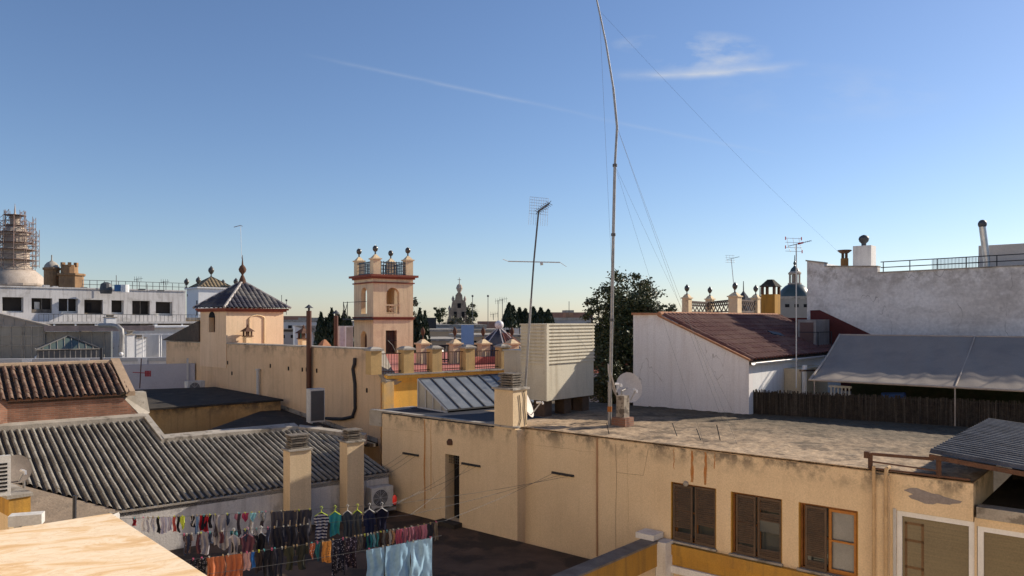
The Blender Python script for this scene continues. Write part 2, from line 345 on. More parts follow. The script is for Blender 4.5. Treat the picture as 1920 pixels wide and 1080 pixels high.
def brick_mat(name, c1, c2, mortar, scale=1.0):
    m, nt, bs = newmat(name); N = nt.nodes; K = nt.links.new
    g = N.new('ShaderNodeNewGeometry')
    rot = N.new('ShaderNodeVectorRotate'); rot.rotation_type = 'Z_AXIS'; rot.inputs['Angle'].default_value = -math.radians(39); K(g.outputs['Position'], rot.inputs['Vector'])
    sp = N.new('ShaderNodeSeparateXYZ'); K(rot.outputs[0], sp.inputs[0]); ad = N.new('ShaderNodeMath'); ad.operation = 'ADD'; K(sp.outputs[0], ad.inputs[0]); K(sp.outputs[1], ad.inputs[1])
    cb_ = N.new('ShaderNodeCombineXYZ'); K(ad.outputs[0], cb_.inputs[0]); K(sp.outputs[2], cb_.inputs[1])
    b = N.new('ShaderNodeTexBrick'); K(cb_.outputs[0], b.inputs['Vector']); b.inputs['Scale'].default_value = scale; b.inputs['Color1'].default_value = (*c1,1); b.inputs['Color2'].default_value = (*c2,1); b.inputs['Mortar'].default_value = (*mortar,1)
    b.inputs['Brick Width'].default_value = .25; b.inputs['Row Height'].default_value = .065; b.inputs['Mortar Size'].default_value = .009; b.inputs['Bias'].default_value = -.2
    n2 = N.new('ShaderNodeTexNoise'); n2.inputs['Scale'].default_value = 2; n2.inputs['Detail'].default_value = 8; K(g.outputs['Position'], n2.inputs['Vector'])
    q = N.new('ShaderNodeMapRange'); K(n2.outputs[0], q.inputs[0]); q.inputs[1].default_value = .3; q.inputs[2].default_value = .7; q.inputs[3].default_value = .7; q.inputs[4].default_value = 1.2
    v = N.new('ShaderNodeVectorMath'); v.operation = 'SCALE'; K(b.outputs['Color'], v.inputs[0]); K(q.outputs[0], v.inputs['Scale']); K(v.outputs[0], bs.inputs['Base Color']); bs.inputs['Roughness'].default_value = .9
    bn = N.new('ShaderNodeBump'); bn.invert = True; bn.inputs['Strength'].default_value = .5; bn.inputs['Distance'].default_value = .01; K(b.outputs['Fac'], bn.inputs['Height']); K(bn.outputs[0], bs.inputs['Normal'])
    return m
m_brick = brick_mat('hand made brick', (.28,.125,.075), (.16,.07,.045), (.22,.155,.115))

# ---------------------------------------------------------------- unseen building added behind and below the viewer to bounce warm light
hb = thing('bounce_building', M.w(-22,0,-16), 'unseen cream building added behind the viewer to bounce sunlight', 'building')
m_bounce = pm('light bouncing cream facade', (.76,.64,.49), (.68,.57,.43), sc=.5)
MB().box(M,-30,-19.5,-30,40,-16,5).build('upper_bounce_block', m_bounce, hb)
MB().box(M,-19.4,-16.2,-30,-4.2,-16,-1.6).build('lower_bounce_block', m_bounce, hb)
# ---------------------------------------------------------------- ground
gm = pm('city ground', (.34,.29,.24), (.24,.20,.17), sc=.02, bsc=.5, bump=0)
g = MB().sheet([(-3000,-300,-16),(3000,-300,-16),(3000,4000,-16),(-3000,4000,-16)]).build('ground', gm); tag(g, kind='structure')

# ================================================================ YELLOW HOUSE (right and centre)
ZT = -3.2; ZF = -6.4
house = thing('yellow_house', M.w(0,5,-16), 'long yellow rendered house with three shuttered windows and flaking flat roof', 'house')
wins = [(3.58,4.81,-5.56,-4.07),(1.97,3.21,-5.57,-4.08),(.33,1.60,-5.58,-4.08)]
bayd = (-2.9,-.40,-6.6,-3.92)
holed(M,'r',0,.28,-1.8,9.6,-16,ZT,[*wins,(-1.82,-.42,-6.6,-3.93)]).build('wall', m_yel, house)
holed(M,'r',-.35,.05,9.6,15.7,-16,ZT,[(11.97,12.60,-6.3,-4.22)]).build('wall', m_yel, house)
MB().box(M,.05,7.0,15.45,15.7,-16,ZT).build('wall', m_yel, house)           # left flank
MB().box(M,.28,2.2,-1.8,-1.55,-16,ZT).build('wall', m_yel, house)            # bay flank
from mathutils import noise as mnoise
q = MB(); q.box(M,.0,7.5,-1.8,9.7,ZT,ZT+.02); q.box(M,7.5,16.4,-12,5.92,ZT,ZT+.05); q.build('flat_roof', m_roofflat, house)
q = MB(); na, nb = 130, 200; vs = []
for i in range(na+1):
    for j in range(nb+1):
        a = 7.5*i/na; b = -1.8+11.5*j/nb; p = Vector((a*1.3,b*2.6,0)); ed = min(1, a/.25)
        h = .012*mnoise.noise(p*2.2)+.016*mnoise.fractal(p*1.1,1,2,4)
        vs.append(M.w(a,b,ZT+.052+ed*h))
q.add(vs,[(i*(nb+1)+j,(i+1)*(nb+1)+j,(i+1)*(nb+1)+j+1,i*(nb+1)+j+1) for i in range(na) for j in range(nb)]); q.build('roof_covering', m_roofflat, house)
cab_ = MB(); cab_.tube([M.w(-.012,6.45,-3.3),M.w(-.012,6.42,-4.2),M.w(-.012,6.45,-5.2),M.w(-.012,6.44,-6.4)],0.0035,4); cab_.tube([M.w(-.012,6.43,-4.05),M.w(-.012,5.6,-4.02),M.w(-.012,5.45,-3.3)],.003,4); cab_.build('cable', m_stackc, house)
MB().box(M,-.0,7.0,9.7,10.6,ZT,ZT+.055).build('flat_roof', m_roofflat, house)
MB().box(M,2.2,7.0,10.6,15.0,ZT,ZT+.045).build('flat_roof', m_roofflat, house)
MB().box(M,.0-.33,2.2,10.6,15.75,ZT,ZT+.05).build('roof_sheet', m_bitumen, house)
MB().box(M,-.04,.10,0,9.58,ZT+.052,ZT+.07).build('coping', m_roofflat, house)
MB().box(M,-.40,-.2,9.62,16.3,ZT+.052,ZT+.105).build('coping', m_cement, house)
MB().box(M,-.38,1.6,15.7,16.35,ZT-.45,ZT+.045).build('eaves_block', m_cement, house)
MB().box(M,-.09,-.001,-.30,-.04,-16,ZT-.02).build('pilaster', m_yel, house)
MB().box(M,-.03,-.001,7.02,7.07,-6.4,ZT).build('pilaster', pm('old pipe chase',(.40,.24,.14)), house)
q = MB(); q.box(M,-.14,-.001,-.0,5.02,-5.86,-5.60); q.box(M,-.09,-.001,-.0,5.02,-6.12,-5.862); q.build('sill_band', m_ochre, house)
MB().box(M,-.16,-.001,-.30,4.98,-6.30,-6.125).build('sill_band', m_white2, house)
def pipe(pts, r, mat, parent, name='pipe', n=8): return MB().tube(pts, r, n).build(name, mat, parent, smooth=True)
m_ypipe = pm('painted downpipe', (.52,.36,.2), (.42,.28,.15), sc=3)
pipe([M.w(-.14,-.02,-3.05),M.w(-.14,-.02,-9)], .035, m_ypipe, house, 'downpipe')
pipe([M.w(.1,-.26,-3.08),M.w(-.12,-.26,-3.08),M.w(-.15,-.26,-3.2),M.w(-.15,-.26,-9)], .04, m_ypipe, house, 'downpipe')
MB().box(M,-.21,-.09,-.32,.03,-6.02,-5.97).build('pipe_bracket', m_rust, house)
# stain strips: rust that ran out of the roof bolts
rs = random.Random(3)
def drip(l, z0, z1, w, rr=-.004):
    g = MB(); n = 9
    a = []; b = []
    for i in range(n):
        t = i/(n-1); ww = w*(.5+.5*t if t < .6 else (.8-.5*(t-.6)))*rs.uniform(.75,1.1)
        c = l+rs.uniform(-.012,.012); a.append(M.w(rr, c-ww/2, z0+(z1-z0)*t)); b.append(M.w(rr, c+ww/2, z0+(z1-z0)*t))
    for i in range(n-1): g.sheet([a[i],b[i],b[i+1],a[i+1]])
    return g
for l_, z1_, w_ in ((4.22,-4.0,.11),(3.86,-4.02,.10),(3.62,-3.6,.035),(4.72,-3.75,.025)): drip(l_, ZT-.02, z1_, w_).build('rust_stain', m_rustdrip, house)
m_drip2 = pm('faded rust stain', (.46,.20,.06), (.5,.28,.12), sc=5)
for l_, z1_, w_ in ((13.55,-6.1,.10),(13.25,-5.5,.04)): drip(l_, ZT-.02, z1_, w_, -.354).build('rust_stain', m_drip2, house)
RC = random.Random(19)
def crackline(r, l0, z0, l1, z1, n=26, j=.02):
    g = MB(); g.tube([M.w(r, l0+(l1-l0)*k/n+RC.uniform(-j,j)*.6, z0+(z1-z0)*k/n+RC.uniform(-j,j)) for k in range(n+1)], .003, 4); return g
m_crk = pm('crack shadow', (.34,.23,.14), (.5,.36,.22), sc=6)
for a_ in ((-.0,9.5,-3.62,7.1,-3.60),(-.352,15.6,-3.7,13.8,-3.65),(0,6.1,-3.35,6.05,-5.3),(-.352,13.2,-4.9,12.8,-6.2)): crackline(*a_).build('crack_line', m_crk, house)
# windows
def slats(g, fr, r, l0, l1, z0, z1, n, R=None, miss=()):
    st = .045; dz = (z1-z0-2*st)/n
    g.box(fr,r,r+.035,l0,l0+st,z0,z1); g.box(fr,r,r+.035,l1-st,l1,z0,z1); g.box(fr,r,r+.035,l0+st,l1-st,z0,z0+st*1.6); g.box(fr,r,r+.035,l0+st,l1-st,z1-st,z1)
    for i in range(n):
        z = z0+st*1.6+(i+.5)*(z1-z0-2.6*st)/n
        if any(a < (z-z0)/(z1-z0) < b for a, b in miss): continue
        tl = (R.uniform(-.006,.006) if R else 0)
        a = fr.w(r+.002,l0+st-.01,z-.014+tl); b_ = fr.w(r+.002,l1-st+.01,z-.014-tl); c = fr.w(r+.028,l1-st+.01,z+.014-tl); d = fr.w(r+.028,l0+st-.01,z+.014+tl)
        up = Vector((0,0,.006)); g.hexa([a,b_,c,d],[a+up,b_+up,c+up,d+up])
R1 = random.Random(5)
def window(l0, l1, z0, z1, kind):
    g = MB(); t = .055; r = .10
    g.box(M,r,r+.07,l0,l0+t,z0,z1); g.box(M,r,r+.07,l1-t,l1,z0,z1); g.box(M,r,r+.07,l0+t,l1-t,z1-t,z1); g.box(M,r,r+.07,l0+t,l1-t,z0,z0+t)
    mid = (l0+l1)/2
    w = g.build('window', m_wood, house)
    MB().box(M,.005,.27,l0,l0+.02,z0,z1).box(M,.005,.27,l1-.02,l1,z0,z1).build('reveal', m_ochre, w)
    MB().box(M,-.06,.095,l0-.02,l1+.02,z0-.02,z0+.03).build('sill', m_cement, w)
    MB().box(M,.23,.25,l0,l1,z0,z1).build('pane', m_glass, w)
    gl = MB()
    for a, b in ((l0+t,mid),(mid,l1-t)):
        gl.box(M,.175,.205,a,a+.04,z0+t,z1-t); gl.box(M,.175,.205,b-.04,b,z0+t,z1-t); gl.box(M,.175,.205,a+.04,b-.04,(z0+z1)/2-.02,(z0+z1)/2+.02); gl.box(M,.175,.205,a+.04,b-.04,z0+t,z0+t+.06)
    gl.build('casement', m_wood, w)
    if kind == 0:
        s = MB(); slats(s,M,.02,mid+.03,l1-.05,z0+.04,z1-.05,26,R1,[(.17,.22)]); s.build('shutter', m_shut, w)
        s = MB(); slats(s,M,.03,l0+.03,mid-.03,z0+.04,z1-.04,26,R1,[(.2,.34)]); s.build('shutter', m_shut, w)
    if kind == 1:
        s = MB(); slats(s,M,.02,mid+.02,l1-.12,z0+.04,z1-.05,26,R1,[(.14,.18),(.6,.63)]); s.build('shutter', m_shut, w)
        s = MB(); slats(s,M,.03,l0+.03,mid-.03,z0+.04,z1-.04,26,R1,[(.16,.62),(.75,.78)]); s.build('shutter', m_shut, w)
        MB().box(M,.04,.05,l0+.08,mid-.08,z0+.66,z0+.93).build('glass_slip', m_glass, w)
    if kind == 2:
        s = MB(); slats(s,M,.02,mid+.03,l1-.14,z0+.04,z1-.05,30,R1,[(.15,.19)]); s.build('shutter', m_shut, w)
        pn = MB().box(M,.150,.170,l0+.10,mid-.05,z0+.12,z1-.10).build('pane', pm('dusty grey glass',(.22,.22,.22),(.15,.15,.155),sc=1.5,rough=.15,bump=0,spec=.7), w)
        c = MB(); a, b = l0+.055, mid+.0
        c.box(M,.08,.12,a,a+.055,z0+.05,z1-.06); c.box(M,.08,.12,b-.055,b,z0+.05,z1-.06); c.box(M,.08,.12,a+.055,b-.055,z0+.05,z0+.13); c.box(M,.08,.12,a+.055,b-.055,z1-.12,z1-.06); c.box(M,.08,.12,a+.055,b-.055,(z0+z1)/2-.02,(z0+z1)/2+.02); c.build('casement', pm('bright orange wood',(.42,.17,.03),(.34,.13,.03),sc=4,rough=.5), w)
    return w
for i, (a, b, z0, z1) in enumerate(wins): window(a, b, z0, z1, i)
MB().ball(M.w(-.02,4.38,-4.06),.07).build('bird_nest', m_cement, house)
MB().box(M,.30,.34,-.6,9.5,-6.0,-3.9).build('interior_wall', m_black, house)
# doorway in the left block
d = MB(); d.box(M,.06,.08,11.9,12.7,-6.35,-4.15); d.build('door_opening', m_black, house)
dd = MB()
for k in range(7): dd.box(M,-.20,-.19,12.03+k*.085,12.04+k*.085,-4.52,-4.24)
for k in range(4): dd.box(M,-.20,-.19,12.0,12.6,-4.52+k*.09,-4.51+k*.09)
dd.build('door_grille', m_dsteel, house)
MB().box(M,-.72,-.34,11.85,12.7,-6.4,-6.27).build('door_step', m_dark, house)
MB().lathe(M.w(-.36,12.37,-3.93),[(.0,0),(.10,.02),(.11,.12),(.06,.2)],10).build('wall_vent', m_rust, house)
# side wall patch above glazed door
pt = MB(); ring = []
for k in range(22):
    a = 2*math.pi*k/22; rr = 1+.22*math.sin(3*a+1)+.12*math.sin(7*a)
    ring.append(M.w(-.004, -1.03-.46*rr*math.cos(a), -3.57+.12*rr*math.sin(a)-.04*math.cos(a)))
pt.sheet(ring).build('render_patch', pm('bare grey cement patch',(.27,.24,.23),(.22,.19,.18),sc=4), house)
# glazed doors right
m_reflglass = pm('khaki glass with painted reflection', (.17,.135,.075), (.13,.10,.055), sc=.7, sscale=(.4,.4,30), streak=(.20,.15,.08), samt=.6, rough=.25, bump=0, spec=.5)  # khaki bands put the reflection in the door panes into the colour
def gdoor(l0, l1, z0, z1, r, par):
    f_ = MB(); t = .10
    f_.box(M,r,r+.08,l0,l0+t,z0,z1); f_.box(M,r,r+.08,l1-t,l1,z0,z1); f_.box(M,r,r+.08,l0+t,l1-t,z1-t,z1); f_.box(M,r,r+.08,l0+t,l1-t,z0,z0+t)
    o = f_.build('glazed_door', m_pvc, par)
    MB().box(M,r+.04,r+.05,l0+t,l1-t,z0+t,z1-t).build('pane', m_reflglass, o)
    return o
o1 = gdoor(-1.82,-.42,-6.6,-3.94,.03,house)
rf = MB(); a, b = -.92, -.56
for s0, s1, y0, y1 in ((a,a+.05,-5.6,-4.15),(b-.05,b,-5.6,-4.15),(a,b,-4.2,-4.15),(a,b,-4.55,-4.5),(a,b,-5.1,-5.05)): rf.box(M,.066,.069,s0,s1,y0,y1)
rf.build('pane_bars', pm('brown bars on the pane',(.17,.10,.05)), o1)  # thin brown bars lying on the pane
MB().box(M,-.02,.02,-.42,-.36,-6.6,-3.9).build('reveal', m_grey, house)
# lower wing right of the bay
wing = thing('lower_wing', M.w(2,-4.5,-16), 'low yellow wing with grey ledge beside the glazed door at right edge', 'building')
holed(M,'r',.0,.2,-6,-1.82,-16,-3.84,[(-3.6,-1.86,-6.6,-4.0)]).build('wall', m_yel2, wing)
gdoor(-3.6,-1.87,-6.6,-4.0,.02,wing)
MB().box(M,.005-.05,.3,-6,-1.86,-3.84,-3.62).build('ledge', m_cement, wing)
MB().box(M,.3,9,-6,-1.81,-3.9,-3.72).build('floor_slab', m_dark, wing)
MB().box(M,4.0,4.2,-6,-1.9,-3.72,-3.1).build('wall', m_dark, wing)
h = MB(); h.bar(M.w(-.05,-2.35,-4.95),M.w(-.05,-2.65,-4.96),.025); h.build('handle', m_grey, wing)
# ---- corrugated canopy
can = thing('corrugated_canopy', M.w(1,-2.4,-3.2), 'grey corrugated sheet canopy on rusty frame, right edge', 'canopy')
e0 = M.w(-.1,-1.05,-2.66); dn = (M.u*-1+Vector((0,0,-.09))).normalized()
wavy(e0, M.v, dn, 6.5, .26, .08, 0, 4.6, ns=10, shape='sin').build('corrugated_sheet', pm('dull corrugated metal',(.15,.145,.14),(.075,.07,.066),sc=2,rough=.5,met=.2,streak=(.04,.035,.03),samt=.5), can, smooth=True)
fm = MB(); fm.bar(e0+Vector((0,0,-.07)), e0+dn*4.5+Vector((0,0,-.07)), .05,.09); fm.bar(M.w(-.02,.05,-2.82),M.w(.05,-1.1,-2.80),.06,.06)
fm.bar(M.w(-.02,.08,-3.15),M.w(-.02,.08,-2.80),.07); fm.bar(M.w(.0,-1.2,-3.15),M.w(.0,-1.2,-2.72),.07); fm.bar(M.w(-.02,.1,-2.98),M.w(0,-1.2,-3.02),.03); fm.bar(M.w(-.02,.08,-3.12),M.w(0,-1.75,-3.12),.04)
fm.box(M,-.06,.06,.10,.2,-2.92,-2.78)
fm.bar(e0+M.v*3+Vector((0,0,-.07)), e0+M.v*3+dn*4.5+Vector((0,0,-.07)), .05,.08); fm.bar(e0+M.v*6.2+Vector((0,0,-.07)), e0+M.v*6.2+dn*4.5+Vector((0,0,-.07)), .05,.08)
fm.bar(M.w(6.1,-1.1,-3.15),M.w(6.1,-1.1,-2.7),.06)
fm.build('frame', m_rust, can)

# ---- patio parapet with pillar
m_stackt2 = pm('dark weathered cement', (.22,.19,.16), (.12,.10,.085), sc=2.5, bump=.6)
pp = thing('patio_parapet', M.w(-3,5.1,-16), 'ochre topped parapet wall meeting the yellow house at a grey pillar', 'wall')
MB().box(M,-9,-.36,5.02,5.28,-16,-6.14).build('wall', m_yel2, pp)
MB().box(M,-9,-.36,4.96,5.30,-6.14,-5.56).build('band', m_ochre, pp)
MB().box(M,-9,-.36,4.94,5.38,-5.56,-5.51).build('coping', m_stackt2, pp)
pl = thing('parapet_pillar', M.w(-.55,5.05,-16), 'grey white square pillar with cap slab in the patio corner', 'pillar')
MB().box(M,-.42,-.02,4.72,5.0,-16,-5.52).build('shaft', m_white, pl)
MB().box(M,-.52,-.03,5.0,5.52,-5.50,-5.36).build('cap', m_white, pl)
# ---- terrace floor
tf = MB().hexa([M.w(-16,5.3,-6.5),M.w(-.35,5.3,-6.5),M.w(-.35,17,-6.5),M.w(-16,28,-6.5)],[M.w(-16,5.3,-6.4),M.w(-.35,5.3,-6.4),M.w(-.35,17,-6.4),M.w(-16,28,-6.4)])
tag(tf.build('terrace_floor', pm('terracotta floor tiles',(.12,.075,.05),(.06,.04,.028),sc=1.2,patch=(.035,.026,.02),psc=.8,pamt=.85)), kind='structure')

# ---- main chimney
def stack(fr, r0, r1, l0, l1, z, n, par, mat, h=.065):
    g = MB(); R = random.Random(int(abs(r0*100)))
    for k in range(n):
        j = .03 if k % 2 else 0
        zz = z+k*h
        d1, d2 = R.uniform(-.012,.012), R.uniform(-.012,.012)
        g.box(fr,r0+j+d1,r1-j+d1,l0+j+d2,l1-j+d2,zz,zz+h*.62)
        for a, b in ((r0+.06,l0+.06),(r1-.12,l0+.06),(r0+.06,l1-.12),(r1-.12,l1-.12)): g.box(fr,a,a+.06,b,b+.06,zz+h*.62,zz+h)
    g.box(fr,r0-.01,r1+.01,l0-.01,l1+.01,z+n*h,z+n*h+.04)
    return g.build('vent_stack', mat, par)
m_stackt = pm('sooty tile slabs', (.20,.17,.14), (.10,.085,.07), sc=5, bump=.6)
CH0, CH1 = 9.76, 10.49
c = thing('chimney', M.w(0,10.0,ZT), 'broad rendered chimney with slatted tile cap above the dark doorway', 'chimney')
MB().box(M,-.36,.28,CH0,CH1,ZT,-2.05).build('shaft', m_yel2, c)
MB().box(M,-.42,.34,CH0-.06,CH1+.06,-2.05,-1.99).build('cap', m_cement, c)
stack(M,-.28,.2,CH0+.08,CH1-.08,-1.99,5,c,m_stackt,.075)
cb2 = MB(); cb2.tube([*[M.w(a,CH0-.02,b) for a,b in ((-.1,-2.2),(-.05,-2.5),(-.02,-2.9),(-.1,-3.1))]],.012,5); cb2.tube([*[M.w(a,CH0-.02,b) for a,b in ((.1,-2.1),(.16,-2.3),(.14,-2.6),(.22,-3.1))]],.012,5); cb2.build('cable', m_iron, c)
def lchim(r0, r1, l0, l1, zt, label, n):
    c = thing('chimney', L.w((r0+r1)/2,(l0+l1)/2,ZF), label, 'chimney')
    MB().box(L,r0,r1,l0,l1,ZF,zt).build('shaft', m_yel2, c)
    MB().box(L,r0-.05,r1+.05,l0-.05,l1+.05,zt,zt+.05).build('cap', m_cement, c)
    stack(L,r0+.04,r1-.04,l0+.04,l1-.04,zt+.05,n,c,m_stackt,.075)
lchim(-3.72,-3.05,-.62,-.12,-3.93,'square rendered chimney with slatted cap, half lit, left of its twin on the terrace',5)
lchim(-1.86,-1.28,-.64,-.12,-3.86,'square rendered chimney with slatted cap nearest the wall air conditioner',4)
# ---- lantern skylight
sk = thing('skylight', at(785,762,27.3), 'lean-to glass skylight with dark bars on the bitumen roof', 'skylight')
b0 = at(785,762,27.3); zb = -3.13
b0.z = zb; LEN = 4.3; D = -L.u*1.85
h1 = Vector((0,0,1.0)); h0 = Vector((0,0,.06))
m_sglass = pm('milky skylight glass', (.17,.185,.20), (.12,.13,.145), sc=1.5, rough=.38, bump=0, spec=.5, streak=(.27,.27,.28), samt=.6, sscale=(3,3,1))
MB().hexa([b0+h1-Vector((0,0,.01)),b0+D+h0-Vector((0,0,.01)),b0+D+L.v*LEN+h0-Vector((0,0,.01)),b0+L.v*LEN+h1-Vector((0,0,.01))],[b0+h1,b0+D+h0,b0+D+L.v*LEN+h0,b0+L.v*LEN+h1]).build('roof_glass', m_sglass, sk)
MB().prism([b0,b0+D,b0+D+h0,b0+h1], L.v*.02).build('side_glass', pm('dusty side glass',(.42,.38,.30),(.34,.30,.24),sc=2,rough=.3,bump=0,spec=.6), sk)
MB().prism([b0+L.v*LEN,b0+D+L.v*LEN,b0+D+h0+L.v*LEN,b0+h1+L.v*LEN], L.v*.02).build('side_glass', m_sglass, sk)
MB().hexa([b0+L.u*.02,b0,b0+L.v*LEN,b0+L.v*LEN+L.u*.02],[b0+L.u*.02+h1,b0+h1,b0+L.v*LEN+h1,b0+L.v*LEN+L.u*.02+h1]).build('back_panel', m_grey, sk)
g = MB(); u_ = Vector((0,0,.02))
for k in range(9):
    t = LEN*k/8; g.bar(b0+h1+L.v*t+u_, b0+D+h0+L.v*t+u_, .045,.04)
g.bar(b0+h1+u_,b0+h1+L.v*LEN+u_,.05,.05); g.bar(b0+D+h0,b0+D+h0+L.v*LEN,.05,.05)
g.build('glazing_bar', m_dsteel, sk)
g = MB(); 
for t in (0,.27,.53,.8):
    p = b0+D*t-L.v*.03; g.bar(p, p+h1*(1-t)+h0*t, .04,.04)
g.bar(b0-L.v*.03, b0+D-L.v*.03, .05,.05); g.bar(b0+h1-L.v*.03,b0+D+h0-L.v*.03,.045,.045)
g.build('side_frame', m_grey, sk)
kb = MB(); q0 = b0-L.v*.25+L.u*.2; q1 = q0+D*1.0-L.u*.5
kb.hexa([q0+Vector((0,0,-.2)),q1+Vector((0,0,-.2)),q1+L.v*(LEN+.5)+Vector((0,0,-.2)),q0+L.v*(LEN+.5)+Vector((0,0,-.2))],[q0+Vector((0,0,-.02)),q1+Vector((0,0,-.02)),q1+L.v*(LEN+.5)+Vector((0,0,-.02)),q0+L.v*(LEN+.5)+Vector((0,0,-.02))]).build('kerb', m_bitumen, sk)

# ---- water tank house
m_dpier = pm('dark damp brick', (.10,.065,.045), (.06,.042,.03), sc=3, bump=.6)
tk = thing('tank_house', M.w(3.5,12,ZT), 'beige ribbed metal tank housing raised on brick piers', 'tank housing')
m_beige = pm('beige painted sheet', (.56,.51,.40), (.49,.44,.34), sc=1.0, rough=.6, streak=(.30,.24,.16), samt=.5, patch=(.38,.33,.25), psc=1.6, thr=.62, pamt=.6)
l0, l1, r0, r1 = 10.55, 11.62, 2.2, 4.85; zt, zm, zb = -.17, -1.42, -2.62
g = MB(); g.box(M,r0,r1,l0,l1,zb,zm); g.build('lower_casing', m_beige, tk)
g = MB(); n = 11; dz = (zt-zm)/n
for k in range(n):
    z = zm+k*dz
    for (A,B_,off) in ((M.w(r0,l0,0),M.w(r1,l0,0),-M.u),(M.w(r0,l1,0),M.w(r0,l0,0),-M.v)):
        o_ = off*.05; zz = Vector((0,0,z)); z2 = Vector((0,0,z+dz*.55)); z3 = Vector((0,0,z+dz))
        g.hexa([A-off*.02+zz,A+o_+zz,B_+o_+zz,B_-off*.02+zz],[A-off*.02+z2,A+o_*.9+z2,B_+o_*.9+z2,B_-off*.02+z2]); g.hexa([A-off*.02+z2,A+o_*.1+z2,B_+o_*.1+z2,B_-off*.02+z2],[A-off*.02+z3,A+o_*.1+z3,B_+o_*.1+z3,B_-off*.02+z3])
g.box(M,r0+.02,r1,l0+.02,l1,zm,zt-.01)
g.build('ribbed_casing', m_beige, tk)
MB().box(M,r0-.04,r1+.04,l0-.06,l1+.04,zt,zt+.05).build('lid', m_beige, tk)
MB().box(M,r0-.06,r0+.06,l0-.06,l0+.03,zb,zt).build('corner_post', m_beige, tk)
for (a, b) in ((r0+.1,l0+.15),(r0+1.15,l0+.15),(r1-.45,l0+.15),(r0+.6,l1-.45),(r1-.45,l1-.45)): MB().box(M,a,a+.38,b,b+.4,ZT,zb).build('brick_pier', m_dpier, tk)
c2 = thing('cabinet', M.w(3,14,ZT), 'plain beige cabinet tucked left of the ribbed tank housing', 'cabinet')
MB().box(M,6.0,7.4,14.75,15.75,ZT-2,-1.25).build('casing', m_beige, c2); MB().box(M,5.96,7.45,14.7,15.8,-1.25,-1.2).build('lid', m_beige, c2)

# ---- satellite dishes, mast, pier
m_dish = pm('chalky dish', (.58,.53,.48), (.50,.45,.41), sc=3, rough=.6, bump=.05, obj=True)
def dish(c, aim, R, label, post=None, arm=1.0, depth=.16, group=None, mat=None):
    c = Vector(c); aim = Vector(aim).normalized(); t = thing('satellite_dish', post if post is not None else c, label, 'satellite dish', group)
    a = aim.cross(Vector((0,0,1))).normalized(); b = a.cross(aim).normalized()
    if b.z < 0: b = -b
    g = MB(); n = 26; m = 6; vs = []
    for side in (0, 1):
        for j in range(m+1):
            rr = R*j/m
            for k in range(n):
                th = 2*math.pi*k/n; dp = depth*R*(j/m)**2*1.0-(.012 if side else 0)
                vs.append(c+(a*math.cos(th)+b*math.sin(th)*1.08)*max(rr,.001)+aim*dp)
    o_ = (m+1)*n; fs = []
    for side in (0,1):
        for j in range(m):
            for k in range(n): fs.append((side*o_+j*n+k, side*o_+j*n+(k+1)%n, side*o_+(j+1)*n+(k+1)%n, side*o_+(j+1)*n+k))
    for k in range(n): fs.append((m*n+k, m*n+(k+1)%n, o_+m*n+(k+1)%n, o_+m*n+k))
    g.add(vs, fs); g.build('reflector', mat or m_dish, t, smooth=True)
    e = c-b*R*.9+aim*.05; f2 = c+aim*R*arm*1.1-b*R*.35
    g = MB(); g.bar(e, f2, .03,.03); g.build('feed_arm', m_grey, t)
    g = MB(); g.tube([f2-aim*.02, f2-aim*.14+b*.04], .035, 8); g.tube([f2+b*.0+aim*.03, f2-b*.09+aim*.03], .03, 8); g.build('feed_horn', m_pvc, t)
    if post is not None:
        g = MB(); g.tube([Vector(post), Vector((post[0],post[1],c.z-.05)), c-aim*.06], .025, 6); g.build('bracket', m_steel, t)
    return t
# dishes near the mast
m_pier = pm('blotchy crumbling masonry', (.36,.31,.25), (.22,.18,.14), sc=4, patch=(.09,.07,.055), psc=5, thr=.5, pamt=.85, bump=1, bsc=12)
pier = thing('brick_pier', M.w(2.2,7.7,ZT), 'stubby weathered masonry pier behind the foot of the tall mast', 'pier')
MB().box(M,2.08,2.36,7.52,7.80,ZT+.05,-2.25).build('shaft', m_pier, pier)
MB().box(M,1.98,2.45,7.42,7.9,ZT+.05,-2.9).build('foot', m_brick, pier)
dish(at(1178,727,24.1), (.30,-.92,.25), .45, 'large round satellite dish facing us right of the tall mast', post=M.w(3.0,8.2,ZT+.05))
dish(M.w(2.35,8.2,-1.85), (.97,-.05,.25), .48, 'satellite dish seen edge on just behind the tall mast', post=M.w(2.35,8.25,ZT+.05), arm=.5)
dish(M.w(.75,10.25,-2.55), (.93,-.25,.42), .45, 'satellite dish seen edge on beside the broad chimney', post=M.w(.7,10.3,ZT+.05))
mast = thing('tall_mast', at(1143,800,22.8), 'very tall bent galvanised pole with guy wires rising above the roofs', 'mast')
Ym = 22.8
pts = [at(1143,800,Ym),at(1145,700,Ym),at(1147,600,Ym),at(1150,440,Ym),at(1153,310,Ym),at(1157,238,Ym),at(1150,165,Ym),at(1136,80,Ym),at(1119,0,Ym),at(1110,-60,Ym)]
MB().tube(pts[:5], .055, 8, .045).build('lower_tube', m_steel, mast, smooth=True)
MB().tube(pts[4:7], .036, 8).build('upper_tube', m_steel, mast, smooth=True)
MB().tube(pts[6:], .030, 8, .02).build('upper_tube', m_steel, mast, smooth=True)
g = MB()
for (x, y) in ((1147,600),(1153,310),(1150,440)): p = at(x,y,Ym); g.tube([p-Vector((0,0,.04)),p+Vector((0,0,.04))],.07,8)
g.build('collar', m_dsteel, mast)
MB().tube([at(1143,772,Ym),at(1143.3,762,Ym)],.068,8).build('collar_band', pm('orange tape',(.45,.16,.04)), mast)
jn = at(1153,310,Ym); tp = at(1124,20,Ym); md = at(1157,238,Ym)
g = MB()
